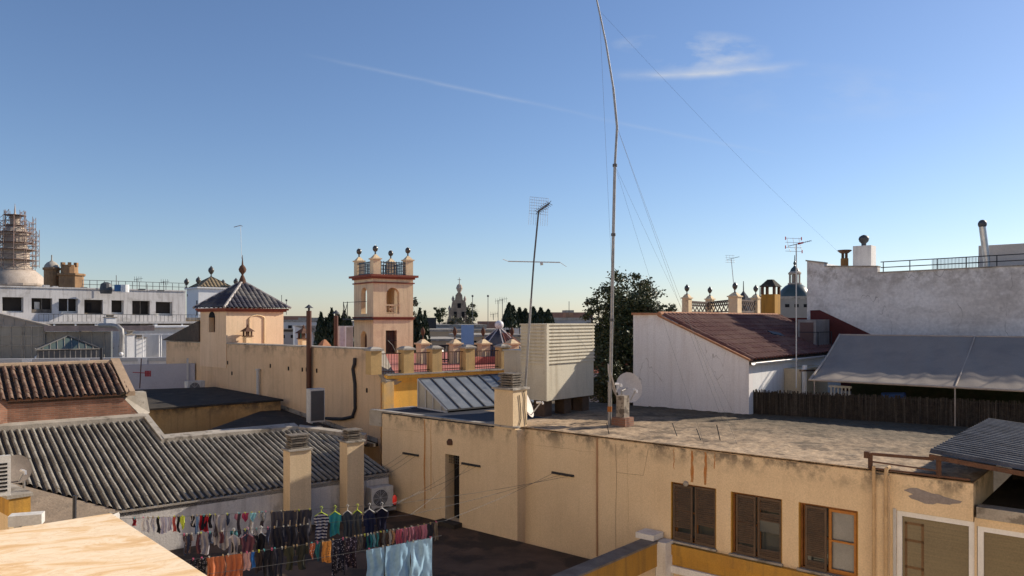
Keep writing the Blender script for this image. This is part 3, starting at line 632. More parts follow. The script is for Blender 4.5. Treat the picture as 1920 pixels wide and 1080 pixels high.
for a, b in ((tp, at(1575,475,34)),(jn+Vector((0,0,0)), M.w(6.9,6.3,-3.15)),(md, M.w(5.2,5.9,-3.15)),(md, M.w(1.2,3.6,-3.15)),(jn, M.w(.6,4.2,-3.15)),(tp, M.w(6.5,10.6,-3.1))):
    n = 6; L_ = (Vector(b)-Vector(a)).length
    g.tube([Vector(a).lerp(Vector(b), k/n)-Vector((0,0,math.sin(math.pi*k/n)*L_*.012)) for k in range(n+1)], .0032, 4)
g.build('guy_wire', m_wire, mast)
g = MB()
for k, (p, q_) in enumerate(((M.w(1.4,5.4,ZT+.05),.35),(M.w(1.2,4.6,ZT+.05),.3),(M.w(1.5,4.2,ZT+.05),.4),(M.w(.5,7.0,ZT+.05),.3))): g.bar(p, p+Vector((-.12+.02*k,.05,q_)), .02)
g.build('anchor', m_iron, mast)
# ---- TV antennas
ant = thing('tv_antenna', at(985,725,22.9), 'old tv aerial with square mesh reflector and long crossbar on leaning pole', 'antenna')
Ya = 22.9
MB().tube([at(984,740,Ya),at(996,560,Ya)],.034,8).build('pole', m_steel, ant, smooth=True)
MB().tube([at(996,560,Ya),at(1001,490,Ya),at(1010,395,Ya)],.026,8).build('pole', m_dsteel, ant, smooth=True)
g = MB(); g.tube([at(953,490,Ya-.1),at(1050,492,Ya+.3)],.018,6); g.tube([at(1013,495,Ya),at(1018,494,Ya)],.05,6); g.tube([at(943,486,Ya-.1),at(953,490,Ya)],.01,5); g.tube([at(1050,492,Ya),at(1062,500,Ya)],.008,4); g.build('crossbar', m_grey, ant)
m_thin = flat('fine bright wire', (.45,.46,.48), .4, .5)
g = MB(); c0 = at(1011,398,Ya); ex = Vector((.97,.25,-.05)); ez = Vector((.05,0,1)); cc = c0-ex*.02+Vector((0,-.0,0))
for k in range(9): g.tube([cc+ex*(-.29+k*.0725)+ez*(-.40),cc+ex*(-.29+k*.0725)+ez*.44],.0045,4)
for k in range(7): g.tube([cc+ex*-.29+ez*(-.06+k*.083),cc+ex*.29+ez*(-.06+k*.083)],.0045,4)
g.build('mesh_reflector', m_thin, ant)
g = MB(); a = c0+Vector((-.05,-.1,.0)); b = c0+Vector((.28,-.55,.18)); g.tube([a,b],.018,5)
for k in range(8):
    p = a.lerp(b,k/7); g.tube([p+Vector((-.09,.0,.05)),p+Vector((.09,0,-.05))],.008,4); g.tube([p+Vector((-.05,.0,-.08)),p+Vector((.05,0,.08))],.008,4)
g.build('director_boom', m_dsteel, ant)
def yagi(base, top, Yd, label, s=1.0, red=False):
    t = thing('tv_antenna', base, label, 'antenna'); top = Vector(top); base = Vector(base)
    MB().tube([base, top], .02*s+.004, 6).build('pole', m_grey, t)
    g = MB(); bd = Vector((.93,-.25,.22)).normalized(); a = top-bd*.35*s; b = top+bd*.62*s; g.tube([a,b],.014*s,5)
    for k in range(9):
        p = top.lerp(b, k/8); g.tube([p+Vector((.03,.10*s,0)),p-Vector((.03,.10*s,0))],.007*s,4); g.tube([p+Vector((0,0,.04*s)),p-Vector((0,0,.04*s))],.006*s,4)
    g.build('director_boom', m_dsteel, t)
    g = MB()
    for sx in (-.36,-.1,.16): g.tube([top+Vector((sx*s,.1,.30*s)),top+Vector((sx*s+.06*s,.1,-.05)),top+Vector((sx*s+.16*s,.1,-.32*s))],.009*s,4)
    for zz in (.28,.1,-.12,-.28): g.tube([top+Vector((-.42*s,.1,zz*s)),top+Vector((.30*s,.1,zz*s-.02))],.008*s,4)
    g.build('reflector_bars', m_thin, t)
    if red:
        g = MB()
        for p in ((-.42,.28),(-.42,-.1),(.3,-.3),(.27,.26)): g.tube([top+Vector((p[0]*s,.1,p[1]*s+.05)),top+Vector((p[0]*s,.1,p[1]*s-.06))],.018,5)
        g.tube([top+bd*.05,top+bd*.22],.03,6); g.build('red_cap', flat('red plastic',(.5,.04,.03)), t)
    return t
yagi(at(1493,672,25.6)-Vector((0,0,1.0)), at(1493,458,25.6), 25.6, 'slim white antenna pole with red tipped aerial before the tiled roof', .78, True)
yagi(at(1377,548,45), at(1371,485,45), 45, 'small thin tv aerial rising behind the lattice balustrade', .75)
# ---- white gable house
gh = thing('white_gable_house', M.w(12,9,-16), 'white house with brown red tiled pitched roof and bare gable wall', 'house')
ring = [M.w(7.2,10.4,-16),M.w(7.2,10.4,.22),M.w(7.2,9.25,.19),M.w(7.2,5.92,-1.32),M.w(7.2,5.92,-16)]
MB().prism(ring, M.v*.3).build('gable_wall', pm('white gable limewash', (.80,.76,.74), (.72,.68,.66), sc=.5, streak=(.55,.48,.44), samt=.4, crack=(.7,(.4,.36,.33),.7), top=(-.4,.3,(.45,.33,.28),.5)), gh)
MB().box(M,7.5,18,5.92,6.12,-16,-1.5).build('side_wall', m_white2, gh)
MB().box(M,7.5,18,10.2,10.4,-16,.1).build('side_wall', m_white2, gh)
up = (M.w(0,9.25,.19)-M.w(0,5.80,-1.36)).normalized()
wavy(M.w(7.22,5.80,-1.36), M.v, up, 10.85, .29, .10, 0, 3.78, course=.36, step=.025, ns=9, shape='round', jit=.006, seed=4).build('tiled_roof', m_newtile, gh, smooth=False)
MB().prism([M.w(7.22,5.85,-1.40),M.w(7.22,9.3,.12),M.w(7.22,9.3,.02),M.w(7.22,5.85,-1.5)], M.v*10.8).build('roof_deck', m_oldtile, gh)
g = MB(); g.prism([M.w(7.1,10.42,.19),M.w(7.1,9.3,.19),M.w(7.1,9.3,.245),M.w(7.1,10.42,.27)], M.v*10.9)
for k in range(36): g.tube([M.w(7.1+k*.30,9.26,.21),M.w(7.1+k*.30+.31,9.26,.225)],.09,8)
g.build('ridge', m_terra, gh)
g = MB(); g.prism([M.w(7.12,9.3,.20),M.w(7.12,5.86,-1.30),M.w(7.12,5.86,-1.37),M.w(7.12,9.3,.12)], M.v*.22); g.build('verge', m_terra, gh)
g = MB()
vs = []
for i in range(2):
    for k in range(7):
        a = math.pi*k/6; vs.append(M.w(7.15+i*7.0,5.76-.075*math.cos(a)*1.0-.02,-1.42-.08*math.sin(a)))
g.add(vs,[(k,k+1,8+k,7+k) for k in range(6)])
g.tube([M.w(7.15,5.66,-1.42),M.w(14.15,5.66,-1.42)],.014,5)
g.build('gutter', m_pvc, gh, smooth=True)
MB().box(M,18.0,18.25,3,10.4,-16,.10).build('rear_wall', pm('maroon waterproof paint',(.14,.03,.028),(.11,.025,.022),sc=1), gh)
# rooflight box and metal duct housing standing on the tiles
bx = thing('roof_cooler', M.w(15,6.7,-1.2), 'galvanised ventilation box standing on the brown tiled slope', 'ventilation unit')
MB().box(M,14.6,16.2,6.3,7.05,-1.25,.02).build('housing', pm('dull zinc sheet',(.30,.29,.29),(.20,.19,.19),sc=2,rough=.5,met=.4,streak=(.12,.11,.1),samt=.5), bx)
MB().box(M,14.585,14.6,6.4,6.95,-.95,-.1).build('louvre', pm('brown louvre',(.16,.10,.09)), bx)
g = MB()
for a, b in ((14.4,6.15),(16.0,6.15)): g.bar(M.w(a,b,-1.25),M.w(a,b,-.5),.03)
g.bar(M.w(14.4,6.15,-.5),M.w(16.0,6.15,-.5),.03); g.bar(M.w(14.4,6.15,-.5),M.w(14.4,6.9,-.5),.03); g.build('support', m_iron, bx)
wm = MB(); wm.prism([M.w(12.6,7.3,-.62),M.w(13.3,7.1,-.72),M.w(13.5,7.35,-.6),M.w(12.8,7.6,-.50)],Vector((0,0,.08))); tag(wm.build('roof_hatch', m_iron),'small dark hatch lying open on the brown tiles','roof hatch')
# side porch wall details: lit white return behind the fence
sp = thing('cream_outbuilding', M.w(10.5,5.2,-3.2), 'small cream lit outbuilding with pipe under the tiled eave', 'outbuilding')
MB().box(M,10.2,13,5.3,5.9,ZT,-1.75).build('wall', pm('warm cream render',(.66,.56,.40),(.58,.48,.33),sc=1), sp)
MB().tube([M.w(10.0,5.1,-3.15),M.w(10.0,5.1,-1.6)],.09,8).build('pipe', m_pvc, sp)
MB().bar(M.w(9.3,5.0,-1.75),M.w(10.9,5.0,-1.82),.06).build('bracket', m_rust, sp)
# ---- reed fence
fc = thing('reed_fence', M.w(8,2,ZT), 'dark brown reed screen fence along the back of the flat roof', 'fence')
g = MB(); R = random.Random(11); N_ = 420
A = M.w(7.55,5.95,ZT+.05); B = M.w(9.3,-3.6,ZT+.05); dirf = (B-A).normalized(); nf = Vector((dirf.y,-dirf.x,0))
for k in range(N_):
    p = A.lerp(B, k/N_)+nf*R.uniform(-.012,.012); hh = .80+R.uniform(-.05,.04)
    g.bar(p, p+Vector((R.uniform(-.02,.02),0,hh)), .026,.02)
g.build('reed_panel', pm('weathered reed',(.06,.045,.032),(.03,.024,.018),sc=9,fine=.4,sscale=(20,20,.5),streak=(.17,.14,.11),samt=.7), fc)
g = MB()
for z in (.15,.45,.72): g.tube([A+Vector((0,0,z))-nf*.03,B+Vector((0,0,z))-nf*.03],.012,4)
g.build('fence_wire', m_wire, fc)
MB().hexa([A-nf*.02,B-nf*.02,B-nf*.03,A-nf*.03],[A-nf*.02+Vector((0,0,.72)),B-nf*.02+Vector((0,0,.72)),B-nf*.03+Vector((0,0,.72)),A-nf*.03+Vector((0,0,.72))]).build('backing', m_black, fc)
for k, px in enumerate((1700,)):
    pass
# ---- awning
aw = thing('fabric_awning', M.w(10.5,1,ZT), 'large grey fabric awning over the roof terrace', 'awning')
fa = M.w(8.6,4.45,-2.0); fb = M.w(8.6,-5.0,-2.0); ta = M.w(12.9,4.85,-.56); tb = M.w(12.9,-5.0,-.56)
nx, ny = 150, 20; vs = []
for i in range(nx+1):
    for j in range(ny+1):
        s_, t_ = i/nx, j/ny; p = fa.lerp(fb, s_).lerp(ta.lerp(tb, s_), t_)
        p.z -= .10*math.sin(math.pi*t_)*(1+.5*math.sin(s_*9))+(.02*math.sin(s_*47+t_*5)+.012*math.sin(s_*110+t_*9+2*math.sin(s_*20)))*math.sin(math.pi*t_)**.6; vs.append(p)
g = MB(); n_ = (nx+1)*(ny+1)
fs = [(i*(ny+1)+j,(i+1)*(ny+1)+j,(i+1)*(ny+1)+j+1,i*(ny+1)+j+1) for i in range(nx) for j in range(ny)]
g.add(vs, fs); g.add([p-Vector((0,0,.012)) for p in vs], fs)
m_awn = pm('grey awning cloth', (.32,.265,.215), (.275,.23,.19), sc=.8, rough=.9, bump=.08, streak=(.17,.155,.15), samt=.4, sscale=(1,1,1))
g.build('fabric', m_awn, aw, smooth=True)
g = MB(); 
def awp(s_, t_): 
    p = fa.lerp(fb, s_).lerp(ta.lerp(tb, s_), t_); p.z -= .10*math.sin(math.pi*t_)*(1+.5*math.sin(s_*9)); return p
for s_ in (.003,.455,.78): g.tube([awp(s_,j/10)+Vector((0,0,.012)) for j in range(11)],.035 if s_ < .01 else .022,6)
m_hem = pm('pale hem',(.46,.38,.31),(.38,.31,.25),sc=3); g.build('seam', m_hem, aw)
g = MB(); g.tube([fa,fb],.035,8); g.tube([ta,tb],.03,8); g.build('front_bar', m_hem, aw)
for s_ in (.02,.455,.95):
    p = fa.lerp(fb,s_); MB().tube([p,Vector((p.x,p.y,ZT))],.02,6).build('post', m_hem, aw)
# things beneath the awning
MB_ = MB().box(M,12.2,12.6,-4,4.2,ZT,-1.55); o = MB_.build('terrace_hedge', pm('dark foliage',(.03,.045,.02),(.05,.05,.03),sc=5,bump=1,bsc=8)); 
tag(o,'dark clipped hedge in the shade under the awning','hedge')
bl = MB(); bl.tube([M.w(10.2,2.6,-2.55),M.w(10.2,1.9,-2.5)],.13,10); o = bl.build('blue_tarp_roll', flat('blue plastic',(.05,.12,.4))); tag(o,'rolled blue plastic tarp behind the reed fence under the awning','tarp')
g = thing('terrace_chair', M.w(10.0,3.9,ZT), 'pale slatted chair back showing above the reed fence', 'chair')
q = MB(); 
for k in range(6): q.box(M,9.95,9.98,3.55+k*.12,3.60+k*.12,-2.75,-2.32)
q.box(M,9.94,9.99,3.5,4.25,-2.32,-2.25); q.build('backrest', m_pvc, g); MB().box(M,9.9,10.4,3.5,4.25,-2.8,-2.75).build('seat', m_pvc, g)
for a, b in ((9.92,3.52),(9.92,4.2),(10.36,3.52),(10.36,4.2)): MB().box(M,a,a+.03,b,b+.03,ZT+.05,-2.8).build('leg', m_pvc, g)
# ---- big stained party wall building
bw = thing('party_wall_building', M.w(20,0,-16), 'tall building with stained grey white blank party wall at right', 'building')
PR = 16.5
ring = [M.w(PR,7.35,-16),M.w(PR,7.35,2.57),M.w(PR,6.62,2.44),M.w(PR,6.62,2.30),M.w(PR,4.47,2.20),M.w(PR,4.47,1.94),M.w(PR,-12,2.12),M.w(PR,-12,-16)]
MB().prism(ring, M.v*.35).build('party_wall', m_greywall, bw)
MB().box(M,PR+.35,26,-12,7.1,-16,1.7).build('body', m_white2, bw)
MB().box(M,PR+.35,20,7.08,7.35,-16,2.55).build('side_wall', m_white2, bw)
g = MB(); g.prism([M.w(PR-.05,7.4,2.57),M.w(PR-.05,6.6,2.44),M.w(PR-.05,6.6,2.5),M.w(PR-.05,7.4,2.63)],M.v*.45); g.prism([M.w(PR-.05,6.58,2.30),M.w(PR-.05,4.45,2.20),M.w(PR-.05,4.45,2.24),M.w(PR-.05,6.58,2.34)],M.v*.45); g.prism([M.w(PR-.04,4.45,1.94),M.w(PR-.04,-12,2.12),M.w(PR-.04,-12,2.16),M.w(PR-.04,4.45,1.98)],M.v*.43); g.build('coping', m_cement, bw)
m_maroon = pm('maroon flashing paint',(.11,.028,.026),(.085,.022,.02),sc=1.2)
MB().prism([M.w(PR,7.2,.42),M.w(PR,6.8,.43),M.w(PR,4.5,-.70),M.w(PR,4.5,-3),M.w(PR,7.2,-3)], M.v*-.03).build('flashing', m_maroon, bw)
for seg, (la, lb) in enumerate(((4.4,-5),)):
    g = MB(); n = 12
    for k in range(n): l_ = 4.3-k*1.0; g.bar(M.w(PR+.2,l_,1.95),M.w(PR+.2,l_,2.40-(l_-4.4)*.012),.028)
    for z0_ in (.22,.45): g.bar(M.w(PR+.2,4.4,1.95+z0_),M.w(PR+.2,-8,2.09+z0_),.035)
    g.build('railing', m_iron, bw)
g = MB()
for k in range(34): l_ = 2.5-k*.048; g.bar(M.w(PR+.25,l_,1.96),M.w(PR+.25,l_,2.42),.014)
g.bar(M.w(PR+.25,2.52,2.2),M.w(PR+.25,.85,2.2),.025); g.build('mesh_guard', m_iron, bw)
MB().box(M,18.5,23,-10,1.2,1.7,3.0).build('roof_hut', pm('beige hut render',(.55,.49,.43),(.46,.41,.36),sc=1), bw)
cm = thing('roof_chimney', M.w(18,5.4,1.7), 'white square chimney with ball shaped metal cowl on the party wall building', 'chimney')
MB().box(M,17.7,18.4,5.05,5.8,1.7,3.22).build('shaft', m_white, cm)
MB().lathe(M.w(18.05,5.45,3.22),[(.10,0),(.10,.12),(.18,.2),(.22,.32),(.18,.42),(.08,.48),(.0,.50)],12).build('cowl', m_dsteel, cm, smooth=True)
cm = thing('roof_chimney', M.w(17.7,6.15,1.7), 'rusty round flue with flared open cap beside the white chimney', 'chimney')
MB().lathe(M.w(17.7,6.15,1.7),[(.16,0),(.16,1.0),(.12,1.01)],12).build('pipe', pm('rust brown flue',(.22,.11,.04),(.15,.08,.03),sc=4), cm)
g = MB()
for k in range(4): a = k*math.pi/2; g.bar(M.w(17.7,6.15,2.68)+Vector((.11*math.cos(a),.11*math.sin(a),0)),M.w(17.7,6.15,2.95)+Vector((.11*math.cos(a),.11*math.sin(a),0)),.045)
g.lathe(M.w(17.7,6.15,2.92),[(.02,0),(.16,.01),(.30,.12),(.28,.15),(.02,.15)],14); g.build('cap', m_rust, cm)
cm = thing('steel_flue', M.w(17.6,.85,1.9), 'leaning shiny steel flue pipe with round cowl near the top right', 'flue')
p0 = at(1850,487,29.9); p1 = at(1842,425,29.9)
MB().tube([p0-Vector((0,0,.6)),p0,p1],.125,12).build('pipe', pm('bright flue steel',(.5,.5,.5),(.4,.4,.4),sc=4,rough=.35,met=.8,bump=0), cm, smooth=True)
MB().ball(p1+Vector((0,0,.1)),.16,12,7,1.1).build('cowl', m_dsteel, cm, smooth=True)
# ---- lattice balustrade terrace far behind tiled roof
m_lat = pm('dark lattice', (.10,.07,.06), (.07,.05,.045), sc=3)
def urn(p, h, mat=None, slim=1.0):
    p = Vector(p); s = h
    return MB().lathe(p,[(.10*s,0),(.16*s,.04*s),(.06*s,.12*s),(.05*s,.28*s),(.12*s,.34*s),(.22*s,.5*s),(.25*s,.64*s),(.2*s,.8*s),(.09*s,.9*s),(.03*s,1.0*s),(.0,1.02*s)][:0] or [(r_*slim,z_) for r_,z_ in ((.10*s,0),(.16*s,.04*s),(.06*s,.12*s),(.05*s,.28*s),(.12*s,.34*s),(.22*s,.5*s),(.25*s,.64*s),(.2*s,.8*s),(.09*s,.9*s),(.03*s,1.0*s),(.001,1.02*s))],12)
bt = thing('balustraded_terrace', at(1350,590,45), 'cream roof terrace with lattice balustrade and urn topped pillars', 'terrace')
Bf = Fr(49,0,0)
def bpil(px, ytop, ybot, Y, w, par, zcap=.12, um=m_green_urn, uh=.62):
    c = at(px,ytop,Y); b = at(px,ybot,Y)
    fr = Fr(49,c.x,c.y); g = MB(); g.box(fr,-w/2,w/2,-w/2,w/2,b.z,c.z); 
    o_ = g.build('pillar', m_pink, par)
    q = MB(); q.box(fr,-w/2-.06,w/2+.06,-w/2-.06,w/2+.06,c.z,c.z+.07)
    q.hexa([fr.w(a,b_,c.z+.07) for a,b_ in ((-w/2,-w/2),(w/2,-w/2),(w/2,w/2),(-w/2,w/2))],[fr.w(a,b_,c.z+.25) for a,b_ in ((-.1,-.1),(.1,-.1),(.1,.1),(-.1,.1))]); q.build('cap', m_pink, o_)
    if um: urn(c+Vector((0,0,.23)),uh).build('urn', um, o_, smooth=True)
    return c
Yb = 45
cs = [bpil(1288,560,600,Yb,.42,bt), bpil(1331,562,600,Yb+4,.42,bt), bpil(1378,557,590,Yb-2,.55,bt), bpil(1417,560,592,Yb+2,.42,bt)]
def lattice(a, b, z0, z1, par, n=5):
    a = Vector((a.x,a.y,0)); b = Vector((b.x,b.y,0)); g = MB(); zA = Vector((0,0,z0)); zB = Vector((0,0,z1))
    g.bar(a+zA,b+zA,.07); g.bar(a+zB,b+zB,.07)
    for k in range(n):
        p = a.lerp(b,k/n); q = a.lerp(b,(k+1)/n); g.bar(p+zA,q+zB,.05); g.bar(p+zB,q+zA,.05); mzz = Vector((0,0,(z0+z1)/2)); g.bar(p.lerp(q,.0)+mzz,p.lerp(q,.5)+zB,.05); g.bar(p.lerp(q,.5)+zB,q+mzz,.05)
    g.build('lattice_panel', m_lat, par)
lattice(cs[0],cs[1],.5,1.12,bt,6); lattice(cs[1],cs[2],.5,1.15,bt,6); lattice(cs[2],cs[3],.5,1.15,bt,5)
q0 = Vector((cs[2].x,cs[2].y,0)); q1 = Vector((cs[3].x+.3,cs[3].y+.3,0)); qa = Vector((cs[0].x-.3,cs[0].y,0))
dd_ = Vector((.2,.8,0))
MB().hexa([q0-dd_*.3+Vector((0,0,-14)),q1-dd_*.3+Vector((0,0,-14)),q1+dd_*3+Vector((0,0,-14)),qa+dd_+Vector((0,0,-14))],[q0-dd_*.3+Vector((0,0,.42)),q1-dd_*.3+Vector((0,0,.42)),q1+dd_*3+Vector((0,0,.42)),qa+dd_+Vector((0,0,.42))]).build('terrace_body', m_pink, bt)
MB().bar(q0-dd_*.35+Vector((0,0,.32)),q1-dd_*.35+Vector((0,0,.32)),.2,.12).build('cornice', m_pink, bt)
cm = thing('roof_chimney', at(1447,595,38), 'tall ochre square chimney with dark pyramid cap beyond the tiled ridge', 'chimney')
cf = Fr(49,at(1445,595,38).x,38)
MB().box(cf,-.35,.35,-.35,.35,-3,1.28).build('shaft', m_ochre, cm)
g = MB()
for a, b in ((-.36,-.36),(.24,-.36),(-.36,.24),(.24,.24)): g.box(cf,a,a+.12,b,b+.12,1.28,1.66)
g.build('cap_posts', m_rust, cm)
MB().hexa([cf.w(a,b,1.66) for a,b in ((-.42,-.42),(.42,-.42),(.42,.42),(-.42,.42))],[cf.w(a,b,2.02) for a,b in ((-.12,-.12),(.12,-.12),(.12,.12),(-.12,.12))]).build('cap', m_dark, cm)
# ---- tree behind tank
def leafy(name, trunk_base, crowns, nleaf, size, label, cat, seed, mats, limbs=True, group=None):
    R = random.Random(seed); t = thing(name, trunk_base, label, cat, group); tb = Vector(trunk_base)
    top = Vector((sum(c[0].x for c in crowns)/len(crowns), sum(c[0].y for c in crowns)/len(crowns), max(c[0].z for c in crowns)))
    g = MB(); fork = tb.lerp(top,.55); g.tube([tb,tb.lerp(top,.3)+Vector((.1,0,0)),fork],.24,8,.16)
    for c, rx, rz in crowns: g.tube([fork, fork.lerp(c,.5)+Vector((R.uniform(-.2,.2),0,R.uniform(0,.3))), c], .12,6,.03)
    for _ in range(60):
        c, rx, rz = R.choice(crowns); d = Vector((R.gauss(0,1),R.gauss(0,1),R.gauss(0,1))).normalized(); e = c+Vector((d.x*rx,d.y*rx,d.z*rz))*R.uniform(.8,1.12); g.tube([c, c.lerp(e,.5)+Vector((0,0,.1)), e], .03,4,.008)
    g.build('trunk', m_bark, t)
    gs = [MB()]
    tot = sum(rx*rx*rz for c, rx, rz in crowns)
    for c, rx, rz in crowns:
        k = int(nleaf*rx*rx*rz/tot); subs = []
        for _ in range(max(6,k//70)):
            d = Vector((R.gauss(0,1),R.gauss(0,1),R.gauss(0,1))).normalized(); q = R.uniform(.45,1.0); subs.append((c+Vector((d.x*rx,d.y*rx,d.z*rz))*q, R.uniform(.18,.36)*rx))
        for _ in range(k):
            s_, sr = R.choice(subs); d = Vector((R.gauss(0,1),R.gauss(0,1),R.gauss(0,.8)))*sr*.55; p = s_+d
            a = Vector((R.gauss(0,1),R.gauss(0,1),R.gauss(0,.6))).normalized()*size*R.uniform(.6,1.3); b = a.cross(Vector((R.gauss(0,1),R.gauss(0,1),R.gauss(0,1)))).normalized()*size*R.uniform(.35,.6)
            gs[0].sheet([p-a,p-b,p+a,p+b])
    gs[0].build('crown', mats, t)
    return t
m_bark = pm('bark', (.10,.075,.055), (.06,.045,.035), sc=6)
def leafmat(name, *cs):
    m, nt, b = newmat(name); N = nt.nodes; K = nt.links.new; g = N.new('ShaderNodeNewGeometry'); r = N.new('ShaderNodeValToRGB'); K(g.outputs['Random Per Island'], r.inputs[0])
    r.color_ramp.elements[0].color = (*cs[0],1); r.color_ramp.elements[1].color = (*cs[-1],1)
    for k, c in enumerate(cs[1:-1]): e = r.color_ramp.elements.new((k+1)/(len(cs)-1)); e.color = (*c,1)
    K(r.outputs[0], b.inputs['Base Color']); b.inputs['Roughness'].default_value = .5; b.inputs['Specular IOR Level'].default_value = .35
    return m
m_leaf = leafmat('dark tree leaves',(.035,.045,.02),(.07,.09,.035),(.11,.10,.05),(.055,.075,.03),(.09,.11,.045))
m_cyp = leafmat('cypress green',(.012,.022,.012),(.03,.045,.022),(.045,.06,.03))
m_pale = leafmat('dusty foliage',(.10,.09,.05),(.16,.14,.09),(.07,.08,.04))
cr = [(at(x,y,Y), r, rz) for x, y, Y, r, rz in ((1175,560,33,1.2,1.0),(1140,610,33,1.0,.9),(1120,570,33,.6,.5),(1215,575,33,1.0,.8),(1240,600,33.5,.9,.6),(1160,650,33,1.3,1.2),(1130,700,32,1.1,1.2),(1190,690,33,1.2,1.2),(1150,530,33.5,.6,.5),(1200,535,34,.7,.5),(1165,750,33,1.2,1.0),(1125,745,32.5,.8,.8),(1145,575,33,1.0,.9),(1185,600,33.4,1.1,1.0),(1225,610,34,.8,.7),(1110,600,33,.5,.5),(1135,660,32.5,.9,1.0),(1175,625,33,1.2,1.0),(1150,710,32.6,1.0,1.0),(1255,580,34,.35,.3))]
leafy('tree', at(1160,760,33)+Vector((0,0,-12)), cr, 34000, .075, 'large dark leafy tree behind the tall mast and tank housing', 'tree', 21, m_leaf)
# ================================================================ LEFT SIDE
# ---- grey terrace wall with the big corrugated roof behind it
lh = thing('low_roofed_house', L.w(-4,3,-16), 'low house with wide grey ribbed roof above the grey terrace wall', 'house')
SL = .22
gv = (L.u+Vector((0,0,SL))).normalized()
MB().box(L,-8.4,-.02,0,.25,-16,-5.16).build('terrace_wall', m_terr, lh)
ZE = -5.1
kk = 1/math.sqrt(1+SL*SL)
def rz(l): return ZE+SL*l
E0 = L.w(-12.0,0,ZE-.02)
def tmx(x):
    r = -12.0+x
    if r < -6.0: return 7.05/kk
    if r < -1.2: return 4.62/kk
    return (4.62-(r+1.2)*1.0)/kk
def tmn(x):
    r = -12.0+x
    return max(0, (-8.2-r)*1.32)/kk
wavy(E0, L.v, gv, 12.0, .198, .066, tmn, tmx, ns=10, shape='cap', jit=.008, seed=2, course=.62, step=.014).build('ribbed_roof', m_uralita, lh, smooth=False)
g = MB(); dd2 = Vector((0,0,-.07))
g.prism([L.w(-8.2,0,ZE)+dd2,L.w(0,0,ZE)+dd2,L.w(0,3.4,rz(3.4))+dd2,L.w(-1.2,4.6,rz(4.6))+dd2,L.w(-5.98,4.6,rz(4.6))+dd2,L.w(-5.98,7.05,rz(7.05))+dd2,L.w(-12,7.05,rz(7.05))+dd2,L.w(-12,5.0,rz(5.0))+dd2], Vector((0,0,-.1))); g.build('roof_deck', m_dark, lh)
g = MB(); up_ = Vector((0,0,.14))
def capb(r0, l0, r1, l1, w=.16, dz=0.0, hh=.16):
    a = L.w(r0,l0,rz(l0)+dz); b = L.w(r1,l1,rz(l1)+dz); g.bar(a+Vector((0,0,hh/2)), b+Vector((0,0,hh/2)), w, hh)
g.hexa([L.w(-12,6.9,rz(7)-.2),L.w(-5.9,6.9,rz(7)-.2),L.w(-5.9,7.3,rz(7)-.2),L.w(-12,7.3,rz(7)-.2)],[L.w(-12,6.9,rz(7)+.14),L.w(-5.9,6.9,rz(7)+.14),L.w(-5.9,7.3,rz(7)+.2),L.w(-12,7.3,rz(7)+.2)])
g.hexa([L.w(-5.9,4.6,rz(4.6)-.3),L.w(-1.2,4.6,rz(4.6)-.3),L.w(-1.2,5.0,rz(4.6)-.3),L.w(-5.9,5.0,rz(4.6)-.3)],[L.w(-5.9,4.6,rz(4.6)+.14),L.w(-1.2,4.6,rz(4.6)+.14),L.w(-1.2,5.0,rz(4.6)+.22),L.w(-5.9,5.0,rz(4.6)+.22)])
g.hexa([L.w(-1.2,4.6,-4.6),L.w(.6,2.8,-4.6),L.w(.75,2.95,-4.6),L.w(-1.05,4.85,-4.6)],[L.w(-1.2,4.6,-3.98),L.w(.6,2.8,-4.25),L.w(.75,2.95,-4.2),L.w(-1.05,4.85,-3.93)])
g.build('parapet', m_cement, lh)
g = MB(); g.hexa([L.w(-5.98,4.6,rz(4.6)-.1),L.w(-5.78,4.6,rz(4.6)-.1),L.w(-5.78,7.2,rz(7.2)-.1),L.w(-5.98,7.2,rz(7.2)-.1)],[L.w(-5.98,4.6,rz(4.6)+.12),L.w(-5.78,4.6,rz(4.6)+.12),L.w(-5.78,7.2,rz(7.2)+.14),L.w(-5.98,7.2,rz(7.2)+.14)]); g.build('verge', m_cement, lh)
g = MB()
for i in range(24):
    r_ = -11.5+i*.48
    if r_ > -6: break
g.box(L,-8.45,0.0,-.03,.28,-5.16,-5.11); g.build('coping', m_cement, lh)
MB().box(L,-5.85,-.1,4.9,5.1,-16,rz(4.6)).build('rear_wall', m_yel2, lh)
# cement hip left of it
hp = MB(); hp.add([L.w(-8.2,-.02,ZE-.0),L.w(-11.6,4.2,rz(4.2)+.02),L.w(-13.5,1.5,-5.35),L.w(-10.2,-.9,-5.45)],[(0,1,2,3)]); hp.add([L.w(-8.2,-.02,ZE-.12),L.w(-11.6,4.2,rz(4.2)-.1),L.w(-13.5,1.5,-5.47),L.w(-10.2,-.9,-5.57)],[(0,1,2,3)]); MB().add([L.w(-8.2,-.02,ZE-.02),L.w(-10.2,-.9,-5.47),L.w(-10.2,-.9,-16),L.w(-8.2,-.02,-16)],[(0,1,2,3)]).add([L.w(-13.5,1.5,-5.37),L.w(-10.2,-.9,-5.47),L.w(-10.2,-.9,-16),L.w(-13.5,1.5,-16)],[(0,1,2,3)]).build('hip_wall', m_white, lh)
hp.build('cement_hip', pm('brown grey cement slope',(.33,.26,.19),(.24,.19,.14),sc=2,bump=.6,bsc=14,streak=(.16,.13,.1)), lh)
yb = thing('ochre_stub_wall', at(25,960,16)+Vector((0,0,-8)), 'short ochre wall end with cement coping at the left edge behind the marble', 'wall')
yc = at(17,925,16.5); yf = Fr(49,yc.x,yc.y)
